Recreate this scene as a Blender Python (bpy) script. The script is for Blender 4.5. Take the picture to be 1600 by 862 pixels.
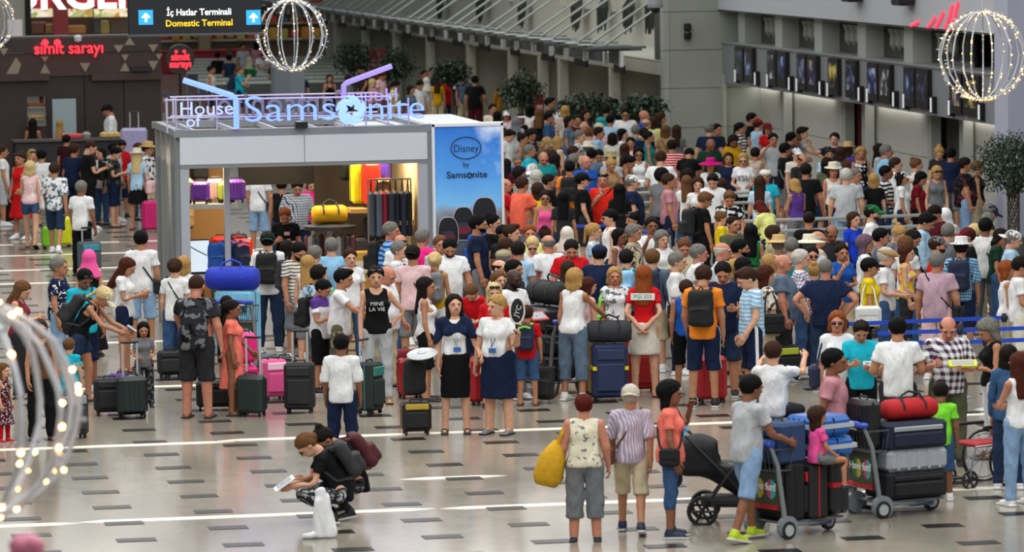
import bpy, bmesh, math, random
import numpy as np
from mathutils import Matrix, Vector
random.seed(7); rng = np.random.default_rng(7)
for o in list(bpy.data.objects): bpy.data.objects.remove(o)
scene = bpy.context.scene
COL = scene.collection
PI = math.pi
# ------------------------------------------------------------------ camera
FPX, PITCH, ROLL, YAW, CAMH = 7000.0, .082618, .013979, .183869, 6.8
cF = np.array([math.sin(YAW)*math.cos(PITCH), math.cos(YAW)*math.cos(PITCH), -math.sin(PITCH)])
cR = np.array([math.cos(YAW), -math.sin(YAW), 0.]); cU = np.cross(cR, cF)
_c, _s = math.cos(ROLL), math.sin(ROLL)
cR, cU = _c*cR-_s*cU, _s*cR+_c*cU
cam = bpy.data.cameras.new('camera'); camo = bpy.data.objects.new('camera', cam); COL.objects.link(camo)
camo.matrix_world = Matrix(((cR[0], cU[0], -cF[0], 0), (cR[1], cU[1], -cF[1], 0), (cR[2], cU[2], -cF[2], CAMH), (0, 0, 0, 1)))
cam.sensor_width = 36; cam.lens = 36*FPX/1600; cam.clip_end = 1000; cam.clip_start = .5
cam.dof.use_dof = True; cam.dof.focus_distance = 64; cam.dof.aperture_fstop = 3.0
scene.camera = camo
# ------------------------------------------------------------------ light
w = bpy.data.worlds.new('hall_light'); scene.world = w; w.use_nodes = True
w.node_tree.nodes['Background'].inputs[0].default_value = (.86, .93, 1.0, 1)
w.node_tree.nodes['Background'].inputs[1].default_value = .24
def area(name, loc, rot, sx, sy, power, col):
    l = bpy.data.lights.new(name, 'AREA'); l.shape = 'RECTANGLE'; l.size = sx; l.size_y = sy; l.energy = power; l.color = col
    o = bpy.data.objects.new(name, l); COL.objects.link(o); o.location = loc; o.rotation_euler = rot; return o
area('roof_light', (9, 54, 13), (0, 0, 0), 28, 72, 11500, (1, .98, .94))
area('roof_light', (14, 118, 13), (0, 0, 0), 26, 46, 3800, (1, .98, .94))
area('hall_window', (-30, 62, 8), (math.radians(90), 0, math.radians(-90)), 60, 9, 3500, (.9, .95, 1))
scene.view_settings.view_transform = 'Standard'; scene.view_settings.look = 'None'
scene.view_settings.exposure = 0.2; scene.view_settings.gamma = 1; scene.view_settings.use_curve_mapping = False
# ------------------------------------------------------------------ pixel helpers
def ray(px, py): return cF+cR*(px-800)/FPX+cU*(431-py)/FPX
CP = np.array([0, 0, CAMH])
def atz(px, py, z=0.): d = ray(px, py); return CP+d*((z-CAMH)/d[2])
def aty(px, py, Y): d = ray(px, py); return CP+d*(Y/d[1])
def atx(px, py, X): d = ray(px, py); return CP+d*(X/d[0])
def hgt(yt, yf, x=800):          # height of a standing thing from its top and foot rows
    off = 149+ROLL*(x-800)
    return CAMH*(1-(yt+off)/(yf+off))
# ------------------------------------------------------------------ materials
def srgb(h):
    h = h.lstrip('#'); c = [int(h[i:i+2], 16)/255 for i in (0, 2, 4)]
    return tuple((x/12.92 if x <= .04045 else ((x+.055)/1.055)**2.4) for x in c)+(1,)
PAL = dict(white='e6e8ea', offwhite='dcd8cc', cream='e2dcc4', black='121316', charcoal='2b2c30', grey='73767b', lightgrey='b4b8bd', silver='c0c4c8',
 navy='182340', blue='1e55b0', royal='1c3fc0', skyblue='8cc0e4', lightblue='a9cbe6', denim='38567e', paledenim='86a5c8', darkdenim='24344f', teal='148a8c',
 turquoise='1fb4cc', green='1f7a42', lime='7ee03a', olive='565a44', darkgreen='1c3a2c', yellow='e2c61c', mustard='c99a10', paleyellow='dfe38c', orange='f08a2c', coral='ee6a52',
 salmon='f47c6c', pink='ee5aa0', palepink='e8c4c6', rose='c48a94', magenta='c8147c', hotpink='f42c8c', red='c4161e', scarlet='e02a1c', darkred='7c1420', maroon='4e1620',
 burgundy='7a2a3a', purple='5a3a8c', lilac='a89ac0', mauve='b89aa8', brown='5a3a28', tan='a8885c', beige='c9bb9c', khaki='a39a78', straw='cdb078', bluegrey='5e7186')
for k in PAL: PAL[k] = srgb(PAL[k])
def col(c): return c if isinstance(c, tuple) else (PAL[c] if c in PAL else srgb(c))
MATS = {}
def newmat(name):
    m = bpy.data.materials.new(name); m.use_nodes = True
    nt = m.node_tree; b = nt.nodes['Principled BSDF']; return m, nt, b
def N(nt, t, **k):
    n = nt.nodes.new(t)
    for a, v in k.items():
        if a[0] == '_': n.inputs[int(a[1:])].default_value = v
        else: setattr(n, a, v)
    return n
def L(nt, a, b): nt.links.new(a, b)
def plain(name, c, rough=.5, metal=0., spec=.5, emit=0, var=0., bump=0., scale=40., trans=0.):
    key = (name, str(c), rough, metal, emit, var, bump, scale, trans)
    if key in MATS: return MATS[key]
    m, nt, b = newmat(name); c = col(c)
    b.inputs['Base Color'].default_value = c; b.inputs['Roughness'].default_value = rough; b.inputs['Metallic'].default_value = metal
    b.inputs['Specular IOR Level'].default_value = spec
    if trans: b.inputs['Transmission Weight'].default_value = trans
    if emit: b.inputs['Emission Color'].default_value = c; b.inputs['Emission Strength'].default_value = emit
    if var or bump:
        tc = N(nt, 'ShaderNodeTexCoord'); no = N(nt, 'ShaderNodeTexNoise'); no.inputs['Scale'].default_value = scale; no.inputs['Detail'].default_value = 4
        L(nt, tc.outputs['Object'], no.inputs['Vector'])
        if var:
            mx = N(nt, 'ShaderNodeMixRGB', blend_type='MULTIPLY'); mx.inputs[0].default_value = 1; mx.inputs[1].default_value = c
            rp = N(nt, 'ShaderNodeMapRange'); rp.inputs[1].default_value = .3; rp.inputs[2].default_value = .7; rp.inputs[3].default_value = 1-var; rp.inputs[4].default_value = 1+var*.4
            L(nt, no.outputs[0], rp.inputs[0]); L(nt, rp.outputs[0], mx.inputs[2]); L(nt, mx.outputs[0], b.inputs['Base Color'])
        if bump:
            bp = N(nt, 'ShaderNodeBump'); bp.inputs['Strength'].default_value = bump; bp.inputs['Distance'].default_value = .01
            L(nt, no.outputs[0], bp.inputs['Height']); L(nt, bp.outputs[0], b.inputs['Normal'])
    MATS[key] = m; return m
def neon_mat(name, c, e):
    k = (name, c, e)
    if k not in MATS:
        m, nt, b = newmat(name); b.inputs['Base Color'].default_value = (.02, .02, .03, 1); b.inputs['Emission Color'].default_value = col(c); b.inputs['Emission Strength'].default_value = e; MATS[k] = m
    return MATS[k]
def cloth(spec):
    """spec 'white' or 'stripe:navy/white' ; patterns use the rest-pose coordinate stored on the mesh"""
    key = ('cloth', spec)
    if key in MATS: return MATS[key]
    pat, _, cs = spec.rpartition(':'); cs = cs.split('/'); c0 = col(cs[0]); c1 = col(cs[1]) if len(cs) > 1 else c0; c2 = col(cs[2]) if len(cs) > 2 else c1
    m, nt, b = newmat('cloth_'+spec.replace(':', '_').replace('/', '_')); b.inputs['Roughness'].default_value = .9; b.inputs['Specular IOR Level'].default_value = .15
    at = N(nt, 'ShaderNodeAttribute', attribute_name='rest'); V = at.outputs['Vector']
    no = N(nt, 'ShaderNodeTexNoise'); no.inputs['Scale'].default_value = 7; no.inputs['Detail'].default_value = 3; no.inputs['Distortion'].default_value = 1.2
    mp = N(nt, 'ShaderNodeMapping'); mp.inputs['Scale'].default_value = (1.6, 1.6, .7); L(nt, V, mp.inputs[0]); L(nt, mp.outputs[0], no.inputs['Vector'])
    bp = N(nt, 'ShaderNodeBump'); bp.inputs['Strength'].default_value = .7; bp.inputs['Distance'].default_value = .03
    L(nt, no.outputs[0], bp.inputs['Height']); L(nt, bp.outputs[0], b.inputs['Normal'])
    sx = N(nt, 'ShaderNodeSeparateXYZ'); L(nt, V, sx.inputs[0])
    def wave(sock, per, duty, ph=0.):
        a = N(nt, 'ShaderNodeMath', operation='MULTIPLY_ADD'); a.inputs[1].default_value = 1/per; a.inputs[2].default_value = ph+50; L(nt, sock, a.inputs[0])
        fr = N(nt, 'ShaderNodeMath', operation='FRACT'); L(nt, a.outputs[0], fr.inputs[0])
        lt = N(nt, 'ShaderNodeMath', operation='LESS_THAN'); lt.inputs[1].default_value = duty; L(nt, fr.outputs[0], lt.inputs[0]); return lt.outputs[0]
    def mix(f, a, bb):
        mx = N(nt, 'ShaderNodeMixRGB')
        for i, s in ((0, f), (1, a), (2, bb)):
            if isinstance(s, (tuple, float, int)): mx.inputs[i].default_value = s
            else: L(nt, s, mx.inputs[i])
        return mx.outputs[0]
    def thr(sock, a, hi=True):
        t = N(nt, 'ShaderNodeMath', operation='GREATER_THAN' if hi else 'LESS_THAN'); t.inputs[1].default_value = a; L(nt, sock, t.inputs[0]); return t.outputs[0]
    ad = N(nt, 'ShaderNodeMath', operation='ADD'); L(nt, sx.outputs[0], ad.inputs[0]); L(nt, sx.outputs[1], ad.inputs[1])
    if pat == 'stripe': out = mix(wave(sx.outputs[2], .075, .5), c0, c1)
    elif pat == 'finestripe': out = mix(wave(sx.outputs[2], .05, .3), c0, c1)
    elif pat == 'vstripe': out = mix(wave(ad.outputs[0], .035, .35), c0, c1)
    elif pat == 'plaid':
        out = mix(wave(sx.outputs[2], .085, .5), c0, c1); o2 = mix(wave(ad.outputs[0], .085, .5), c0, c1); mm = mix(.5, out, o2)
        out = mix(wave(sx.outputs[2], .085, .06, .3), mm, c2); out = mix(wave(ad.outputs[0], .085, .06, .3), out, c2)
    elif pat == 'check':
        out = mix(wave(sx.outputs[2], .045, .2), c0, c1); out = mix(wave(ad.outputs[0], .045, .2), out, c1)
    elif pat in ('floral', 'dots', 'camo', 'leo'):
        sc = dict(floral=14, dots=30, camo=9, leo=26)[pat]
        n2 = N(nt, 'ShaderNodeTexNoise'); n2.inputs['Scale'].default_value = sc; n2.inputs['Detail'].default_value = 2 if pat != 'camo' else 4; L(nt, V, n2.inputs['Vector'])
        out = mix(thr(n2.outputs[0], .55 if pat != 'dots' else .6), c0, c1)
        n3 = N(nt, 'ShaderNodeTexNoise'); n3.inputs['Scale'].default_value = sc*1.1; a2 = N(nt, 'ShaderNodeVectorMath', operation='ADD'); a2.inputs[1].default_value = (5, 3, 7); L(nt, V, a2.inputs[0]); L(nt, a2.outputs[0], n3.inputs['Vector'])
        if len(cs) > 2: out = mix(thr(n3.outputs[0], .6), out, c2)
    elif pat == 'side':
        ab = N(nt, 'ShaderNodeMath', operation='ABSOLUTE'); L(nt, sx.outputs[1], ab.inputs[0]); ax = N(nt, 'ShaderNodeMath', operation='ABSOLUTE'); L(nt, sx.outputs[0], ax.inputs[0]); pr = N(nt, 'ShaderNodeMath', operation='MULTIPLY'); L(nt, thr(ab.outputs[0], .02, False), pr.inputs[0]); L(nt, thr(ax.outputs[0], .15), pr.inputs[1]); out = mix(pr.outputs[0], c0, c1)
    elif pat == 'yoke': out = mix(thr(sx.outputs[2], 1.33), c0, c1)
    else: out = None
    if out is None:
        out = mix(.25, c0, c0)
    no2 = N(nt, 'ShaderNodeMapRange'); no2.inputs[1].default_value = .3; no2.inputs[2].default_value = .75; no2.inputs[3].default_value = .86; no2.inputs[4].default_value = 1.06; L(nt, no.outputs[0], no2.inputs[0])
    mu = N(nt, 'ShaderNodeMixRGB', blend_type='MULTIPLY'); mu.inputs[0].default_value = 1; L(nt, out, mu.inputs[1]); L(nt, no2.outputs[0], mu.inputs[2])
    L(nt, mu.outputs[0], b.inputs['Base Color']); MATS[key] = m; return m
SKIN = dict(f='d2a083', t='b57f60', d='8a5a42', k='3e271d', r='c2826a')
def skin(k):
    m = plain('skin_'+k, SKIN[k], rough=.55, spec=.35, var=.12, scale=25); return m
HAIR = dict(black='0d0c0d', dark='1c1512', brown='3a261b', light='6b4a2e', blond='b48d54', pale='d6bd85', grey='77756f', white='c6c3ba', ginger='8e4a22', red='561a14', purple='6c5868', auburn='4a2318')
def hairm(c): return plain('hair_'+c, HAIR[c], rough=.75, spec=.12, var=.5, bump=.9, scale=75)
# ------------------------------------------------------------------ object helpers
def link(name, data, parent=None, loc=None, rot=None, scale=None, mat=None):
    o = bpy.data.objects.new(name, data); COL.objects.link(o)
    if parent is not None: o.parent = parent
    if mat is not None: o.matrix_local = mat
    if loc is not None: o.location = loc
    if rot is not None: o.rotation_euler = rot
    if scale is not None: o.scale = scale
    return o
def tag(o, label, cat, group=None, kind=None):
    o['label'] = label
    if cat: o['category'] = cat
    if group: o['group'] = group
    if kind: o['kind'] = kind
    return o
def struct(o): o['kind'] = 'structure'; return o
def empty(name, loc, rz=0., label=None, cat=None, group=None):
    o = link(name, None, loc=tuple(float(v) for v in loc), rot=(0, 0, rz)); o.empty_display_size = .1
    if label: tag(o, label, cat, group)
    return o
class MB:
    def __init__(s): s.v = []; s.f = []; s.m = []
    def add(s, vs, fs, mi=0):
        n = len(s.v); s.v += [tuple(map(float, p)) for p in vs]
        for q in fs: s.f.append(tuple(i+n for i in q)); s.m.append(mi)
        return s
    def box(s, c, d, rz=0., bev=0., mi=0, M=None):
        hx, hy, hz = d[0]/2, d[1]/2, d[2]/2
        if bev <= 0:
            vs = [(x, y, z) for x in (-hx, hx) for y in (-hy, hy) for z in (-hz, hz)]
            fs = [(0, 1, 3, 2), (4, 6, 7, 5), (0, 4, 5, 1), (2, 3, 7, 6), (0, 2, 6, 4), (1, 5, 7, 3)]
        else:
            b = min(bev, hx*.98, hy*.98, hz*.98); vs = []; ix = {}
            for sx in (-1, 1):
                for sy in (-1, 1):
                    for sz in (-1, 1):
                        for a in range(3):
                            p = [sx*(hx-b), sy*(hy-b), sz*(hz-b)]; p[a] = (sx*hx, sy*hy, sz*hz)[a]
                            ix[sx, sy, sz, a] = len(vs); vs.append(tuple(p))
            fs = []
            def I(sg, a): return ix[sg[0], sg[1], sg[2], a]
            for a in range(3):
                o1, o2 = [k for k in range(3) if k != a]
                for sg in (-1, 1):
                    q = []
                    for (u, vv) in ((-1, -1), (1, -1), (1, 1), (-1, 1)):
                        g = [0, 0, 0]; g[a] = sg; g[o1] = u; g[o2] = vv; q.append(I(g, a))
                    fs.append(tuple(q))
            for a in range(3):           # edges along axis a
                o1, o2 = [k for k in range(3) if k != a]
                for u in (-1, 1):
                    for vv in (-1, 1):
                        g0 = [0, 0, 0]; g0[a] = -1; g0[o1] = u; g0[o2] = vv; g1 = list(g0); g1[a] = 1
                        fs.append((I(g0, o1), I(g1, o1), I(g1, o2), I(g0, o2)))
            for sx in (-1, 1):
                for sy in (-1, 1):
                    for sz in (-1, 1): fs.append(tuple(I((sx, sy, sz), a) for a in range(3)))
        cz, sz_ = math.cos(rz), math.sin(rz)
        out = []
        for p in vs:
            p = (p[0]*cz-p[1]*sz_+c[0], p[0]*sz_+p[1]*cz+c[1], p[2]+c[2])
            if M is not None: p = tuple(M @ Vector(p))
            out.append(p)
        return s.add(out, fs, mi)
    def tube(s, pts, r, n=8, mi=0, cap=True, closed=False):
        pts = [np.array(p, float) for p in pts]; k = len(pts); rs = r if isinstance(r, (list, tuple)) else [r]*k
        rings = []; up = None
        for i in range(k):
            if closed: d = pts[(i+1) % k]-pts[i-1]
            else: d = pts[min(i+1, k-1)]-pts[max(i-1, 0)]
            d = d/(np.linalg.norm(d)+1e-9)
            if up is None:
                up = np.array([0, 0, 1.]) if abs(d[2]) < .9 else np.array([1., 0, 0])
            a = np.cross(d, up); a /= np.linalg.norm(a)+1e-9; b = np.cross(a, d); up = b
            rings.append([pts[i]+rs[i]*(math.cos(t)*a+math.sin(t)*b) for t in [2*PI*j/n for j in range(n)]])
        vs = [p for rg in rings for p in rg]; fs = []
        for i in range(k if closed else k-1):
            i2 = (i+1) % k
            for j in range(n): fs.append((i*n+j, i*n+(j+1) % n, i2*n+(j+1) % n, i2*n+j))
        if cap and not closed: fs.append(tuple(range(n))[::-1]); fs.append(tuple((k-1)*n+j for j in range(n)))
        return s.add(vs, fs, mi)
    def lathe(s, prof, n=16, c=(0, 0, 0), mi=0, M=None):
        vs = []; fs = []; k = len(prof)
        for (r, z) in prof:
            for j in range(n):
                t = 2*PI*j/n; p = (c[0]+r*math.cos(t), c[1]+r*math.sin(t), c[2]+z)
                vs.append(tuple(M @ Vector(p)) if M is not None else p)
        for i in range(k-1):
            for j in range(n): fs.append((i*n+j, i*n+(j+1) % n, (i+1)*n+(j+1) % n, (i+1)*n+j))
        fs.append(tuple(range(n))[::-1]); fs.append(tuple((k-1)*n+j for j in range(n)))
        return s.add(vs, fs, mi)
    def prism(s, poly, y0, y1, mi=0):       # polygon in x,z extruded along y
        n = len(poly); vs = [(x, y0, z) for x, z in poly]+[(x, y1, z) for x, z in poly]
        fs = [tuple(range(n)), tuple(range(2*n-1, n-1, -1))]+[(i, i+n, (i+1) % n+n, (i+1) % n) for i in range(n)]
        return s.add(vs, fs, mi)
    def mesh(s, name, mats=(), smooth=False):
        me = bpy.data.meshes.new(name); me.from_pydata(s.v, [], s.f)
        for m in (mats if isinstance(mats, (list, tuple)) else [mats]): me.materials.append(m)
        me.polygons.foreach_set('material_index', s.m)
        bm = bmesh.new(); bm.from_mesh(me); bmesh.ops.recalc_face_normals(bm, faces=bm.faces); bm.to_mesh(me); bm.free()
        if smooth: me.polygons.foreach_set('use_smooth', [True]*len(me.polygons))
        me.update(); return me
    def build(s, name, mats, parent=None, smooth=False, **k): return link(name, s.mesh(name, mats, smooth), parent, **k)
def copy_tree(o, parent=None):
    c = o.copy(); COL.objects.link(c)
    if parent is not None: c.parent = parent
    for ch in list(o.children): copy_tree(ch, c)
    return c
def text_mesh(txt, size, depth=.01, align='CENTER', bold=0., sx=1.):
    cu = bpy.data.curves.new('lettering', 'FONT'); cu.body = txt; cu.size = size; cu.extrude = depth/2; cu.align_x = align; cu.align_y = 'CENTER'; cu.resolution_u = 3
    cu.offset = bold
    o = bpy.data.objects.new('lettering_source', cu); COL.objects.link(o)
    dg = bpy.context.evaluated_depsgraph_get(); me = bpy.data.meshes.new_from_object(o.evaluated_get(dg))
    bpy.data.objects.remove(o); bpy.data.curves.remove(cu)
    if sx != 1.: me.transform(Matrix.Diagonal((sx, 1, 1, 1)))
    me.transform(Matrix.Rotation(PI/2, 4, 'X')); return me      # now lies in x,z facing -y
def text(name, txt, size, mat, parent, loc, rot=(0, 0, 0), **k):
    me = text_mesh(txt, size, **k); me.materials.clear(); me.materials.append(mat)
    return link(name, me, parent, loc=loc, rot=rot)
# ================================================================== people
def ell(p, c, r):
    q = (p-np.array(c))/np.array(r); k0 = np.linalg.norm(q, axis=1); k1 = np.linalg.norm(q/np.array(r), axis=1)+1e-9
    return k0*(k0-1)/k1
def rcone(p, a, b, ra, rb, sc=None):
    a = np.array(a, float); b = np.array(b, float); d = b-a; t = np.clip((p-a)@d/(d@d), 0, 1)
    q = p-a-t[:, None]*d
    if sc is not None: q = q/np.array(sc)
    return np.linalg.norm(q, axis=1)-(ra+(rb-ra)*t)
def rb(p, c, h, r):
    q = np.abs(p-np.array(c))-np.array(h)+r
    return np.linalg.norm(np.maximum(q, 0), axis=1)+np.minimum(q.max(1), 0)-r
def smin(a, b, k):
    h = np.clip(.5+.5*(b-a)/k, 0, 1); return b*(1-h)+a*h-k*h*(1-h)
def smax(a, b, k): return -smin(-a, -b, k)
def snets(fn, lo, hi, h, newton=2):
    lo = np.array(lo, float); n = np.ceil((np.array(hi)-lo)/h).astype(int)+1
    ax = [lo[i]+h*np.arange(n[i]) for i in range(3)]
    G = np.stack(np.meshgrid(*ax, indexing='ij'), -1).reshape(-1, 3)
    D = fn(G).reshape(n); S = D < 0
    c = np.zeros(n-1, int)
    for i in (0, 1):
        for j in (0, 1):
            for k in (0, 1): c += S[i:n[0]-1+i, j:n[1]-1+j, k:n[2]-1+k]
    act = (c > 0) & (c < 8); idx = -np.ones(n-1, int); cells = np.argwhere(act); idx[act] = np.arange(len(cells))
    acc = np.zeros((len(cells), 3)); cnt = np.zeros(len(cells))
    cor = [(i, j, k) for i in (0, 1) for j in (0, 1) for k in (0, 1)]
    for a in range(8):
        for b in range(a+1, 8):
            if sum(abs(x-y) for x, y in zip(cor[a], cor[b])) != 1: continue
            ca = cells+cor[a]; cb = cells+cor[b]; da = D[tuple(ca.T)]; db = D[tuple(cb.T)]
            m = (da < 0) != (db < 0); t = np.where(m, da/np.where(m, da-db, 1), 0)
            acc += np.where(m[:, None], ca+t[:, None]*(cb-ca), 0); cnt += m
    V = lo+h*acc/cnt[:, None]; F = []
    for a in range(3):
        o1, o2 = (a+1) % 3, (a+2) % 3
        sl0 = [slice(None)]*3; sl1 = [slice(None)]*3; sl0[a] = slice(0, -1); sl1[a] = slice(1, None)
        ch = S[tuple(sl0)] != S[tuple(sl1)]; E = np.argwhere(ch)
        ok = (E[:, o1] > 0) & (E[:, o2] > 0) & (E[:, o1] < n[o1]-1) & (E[:, o2] < n[o2]-1); E = E[ok]
        def cid(d1, d2):
            q = E.copy(); q[:, o1] += d1; q[:, o2] += d2; return idx[tuple(q.T)]
        Q = np.stack([cid(-1, -1), cid(0, -1), cid(0, 0), cid(-1, 0)], 1)
        flip = ~S[tuple(E.T)]; Q[flip] = Q[flip][:, ::-1]; F.append(Q)
    F = np.concatenate(F)
    for _ in range(newton):
        e = 1e-3; d = fn(V); g = np.stack([fn(V+np.eye(3)[i]*e)-d for i in range(3)], 1)/e
        gn = (g*g).sum(1)+1e-6; st = -(d/gn)[:, None]*g; ln = np.linalg.norm(st, axis=1, keepdims=True)
        V = V+st*np.minimum(1, .6*h/(ln+1e-9))
    return V, F
# rest joints of a 1.75 m figure facing -y
SH, EL, WR, HA = (.17, .01, 1.405), (.281, .015, 1.140), (.375, 0, .908), (.402, 0, .841)
HP, KN, AN, TO = (.092, 0, .92), (.102, -.005, .50), (.108, .02, .085), (.118, -.12, .03)
BT = dict(m=dict(sw=1., ch=(.158, .112, .17), wa=(.138, .102), pe=(.158, .115), leg=1., arm=1., bust=0, belly=0),
          w=dict(sw=.86, ch=(.138, .1, .16), wa=(.116, .09), pe=(.168, .12), leg=1.0, arm=.82, bust=.05, belly=0),
          h=dict(sw=1.06, ch=(.182, .14, .18), wa=(.188, .16), pe=(.182, .145), leg=1.2, arm=1.2, bust=0, belly=.13),
          v=dict(sw=1.0, ch=(.178, .135, .17), wa=(.182, .145), pe=(.215, .155), leg=1.25, arm=1.25, bust=.075, belly=.1))
def joints(B):
    s = B['sw']; return (SH[0]*s,)+SH[1:], (EL[0]-SH[0]*(1-s),)+EL[1:], (WR[0]-SH[0]*(1-s),)+WR[1:], (HA[0]-SH[0]*(1-s),)+HA[1:]
def torso(p, B, inf=0., z0=None):
    c, wa, pe = B['ch'], B['wa'], B['pe']
    d = ell(p, (0, .006, .945), (pe[0]+inf, pe[1]+inf, .13+inf))
    d = smin(d, ell(p, (0, 0, 1.10), (wa[0]+inf, wa[1]+inf, .17)), .06)
    d = smin(d, ell(p, (0, .004, 1.285), (c[0]+inf, c[1]+inf, c[2]+inf*.5)), .06)
    q = p.copy(); q[:, 0] = np.abs(q[:, 0])
    sh = joints(B)[0]
    d = smin(d, rcone(q, (.03, .012, 1.435), (sh[0]-.015, .012, 1.400), .056+inf*.8, .046+inf*.5), .05)
    if B['bust']: d = smin(d, ell(q, (.07, -.085, 1.27), (.06+inf*.6, B['bust']+inf*.6, .06+inf*.6)), .04)
    if B['belly']: d = smin(d, ell(p, (0, -.05, 1.05), (.15+inf, B['belly']+inf, .16)), .06)
    return d
def arm(p, B, inf=0., upto=2.0):
    q = p.copy(); q[:, 0] = np.abs(q[:, 0]); s, e, w_, h = [np.array(x) for x in joints(B)]; a = B['arm']
    if upto <= 1: return rcone(q, s, s+(e-s)*upto, .048*a+inf*.7, .052*a+inf)
    d = rcone(q, s, e, .047*a+inf, .04*a+inf)
    if upto > 1: d = smin(d, rcone(q, e, e+(w_-e)*(upto-1), .041*a+inf, .041*a+(.029-.041*a)*(upto-1)+inf), .02)
    return d
def leg(p, B, inf=0., upto=2.0, loose=0.):
    q = p.copy(); q[:, 0] = np.abs(q[:, 0]); a = B['leg']; h, k, n = [np.array(x) for x in (HP, KN, AN)]
    if upto <= 1: return rcone(q, h, h+(k-h)*upto, .088*a+inf, .088*a-.03*upto+inf+loose)
    d = rcone(q, h, k, .088*a+inf, .056*a+inf+loose*.6)
    e = k+(n-k)*(upto-1)
    d = smin(d, rcone(q, k, e, .054*a+inf+loose*.6, .054*a-.016*(upto-1)+inf+loose), .03)
    d = smin(d, rcone(q, k+(0, .018, -.06), k+(0, .025, -.17), .04*a+inf, .034*a+inf), .03)
    return d
def body_fn(B):
    def fn(p):
        q = p.copy(); q[:, 0] = np.abs(q[:, 0])
        d = smin(torso(p, B), rcone(p, (0, .025, 1.40), (0, .012, 1.56), .056, .052), .04)
        d = smin(d, arm(p, B), .035); d = smin(d, leg(p, B), .035)
        f = smin(rcone(q, (.108, .035, .04), (.116, -.09, .028), .036, .03), rcone(q, AN, (.108, .03, .05), .038, .036), .02)
        d = smin(d, f, .02)
        return np.maximum(d, p[:, 2]-1.50)
    return fn
def head_fn(p):
    q = p.copy(); q[:, 0] = np.abs(q[:, 0])
    d = smin(ell(p, (0, .012, 1.662), (.076, .096, .09)), ell(p, (0, -.03, 1.625), (.06, .066, .092)), .03)
    d = smin(d, ell(p, (0, -.048, 1.573), (.042, .042, .036)), .03)
    d = smin(d, rcone(p, (0, .03, 1.43), (0, .012, 1.60), .057, .054), .03)
    d = smin(d, ell(q, (.03, -.082, 1.660), (.03, .02, .012)), .015)
    d = smin(d, rcone(p, (0, -.092, 1.645), (0, -.112, 1.612), .009, .015), .012)
    d = smin(d, ell(p, (0, -.09, 1.583), (.024, .012, .009)), .008)
    d = smin(d, ell(q, (.077, .012, 1.63), (.011, .022, .034)), .006)
    d = smax(d, -ell(q, (.031, -.104, 1.640), (.018, .018, .012)), .01)
    return np.maximum(d, 1.462-p[:, 2])
def hand_mesh(side, B):
    s, e, w_, h = [np.array(x) for x in joints(B)]
    z = (w_-e)/np.linalg.norm(w_-e); y = np.array([0, -1., 0]); y -= z*(y@z); y /= np.linalg.norm(y); x = np.cross(y, z)  # x: palm normal (toward body is -)
    mb = MB()
    def P(u, v, n): return w_+y*u+z*v+x*n     # u toward thumb(front), v along, n outward
    def ring(v, hw, ht): return [P(hw*math.cos(t), v, ht*math.sin(t)) for t in [2*PI*k/8 for k in range(8)]]
    rs = [ring(-.02, .028, .026), ring(.01, .032, .022), ring(.05, .042, .017), ring(.085, .041, .013)]
    vs = [p for r in rs for p in r]; fs = [(i*8+j, i*8+(j+1) % 8, (i+1)*8+(j+1) % 8, (i+1)*8+j) for i in range(3) for j in range(8)]+[tuple(range(8)), tuple(range(24, 32))]
    mb.add(vs, fs)
    for u, ln in ((.030, .072), (.010, .082), (-.010, .076), (-.029, .058)):
        mb.tube([P(u, .078, 0), P(u, .08+ln*.45, -.008), P(u*.95, .08+ln*.75, -.028), P(u*.9, .08+ln*.85, -.048)], [.0098, .0095, .0085, .006], 5)
    mb.tube([P(.03, .02, -.004), P(.055, .05, -.012), P(.058, .08, -.024), P(.052, .10, -.034)], [.013, .012, .010, .007], 5)
    V = np.array(mb.v); V[:, 0] *= side; return V, mb.f
BONES = ['pelvis', 'chest', 'head', 'uaL', 'faL', 'haL', 'uaR', 'faR', 'haR', 'thL', 'shL', 'ftL', 'thR', 'shR', 'ftR']
def rig(B):
    s, e, w_, h = joints(B)
    m = lambda p: (-p[0],)+tuple(p[1:])
    J = dict(pelvis=(0, 0, .95), chest=(0, 0, 1.10), head=(0, .02, 1.50), uaL=s, faL=e, haL=w_, thL=HP, shL=KN, ftL=AN)
    T = dict(pelvis=(0, 0, 1.05), chest=(0, 0, 1.42), head=(0, 0, 1.75), uaL=e, faL=w_, haL=h, thL=KN, shL=AN, ftL=TO)
    for k in ('ua', 'fa', 'ha', 'th', 'sh', 'ft'): J[k+'R'] = m(J[k+'L']); T[k+'R'] = m(T[k+'L'])
    return J, T
RAD = dict(pelvis=.13, chest=.13, head=.075, ua=.05, fa=.035, ha=.03, th=.08, sh=.045, ft=.035)
PAR = dict(chest='pelvis', head='chest', uaL='chest', faL='uaL', haL='faL', uaR='chest', faR='uaR', haR='faR', thL='pelvis', shL='thL', ftL='shL', thR='pelvis', shR='thR', ftR='shR')
def weights(V, B, tau=.07, nothigh=0.):
    J, T = rig(B); D = np.zeros((len(V), len(BONES)))
    for i, b in enumerate(BONES):
        r = RAD[b[:2]] if b[:2] in RAD else RAD[b]
        D[:, i] = rcone(V, J[b], T[b], r, r)
    D[:, 2] += np.where(V[:, 2] < 1.47, .3, 0)
    up = V[:, 2] > 1.0                                     # keep thigh influence off the upper torso
    for i, b in enumerate(BONES):
        if b[:2] in ('th', 'sh', 'ft'): D[:, i] += np.where(up, .3, nothigh)
    m = D.min(1, keepdims=True); W = np.maximum(0, 1-(D-m)/tau)**2
    return W/W.sum(1, keepdims=True)
TPL = {}
LODC = {0: dict(b=.019, h=.0105, g=.022), 1: dict(b=.027, h=.0155, g=.030)}
BB = ((-.6, -.26, -.02), (.6, .26, 1.54))
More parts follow.
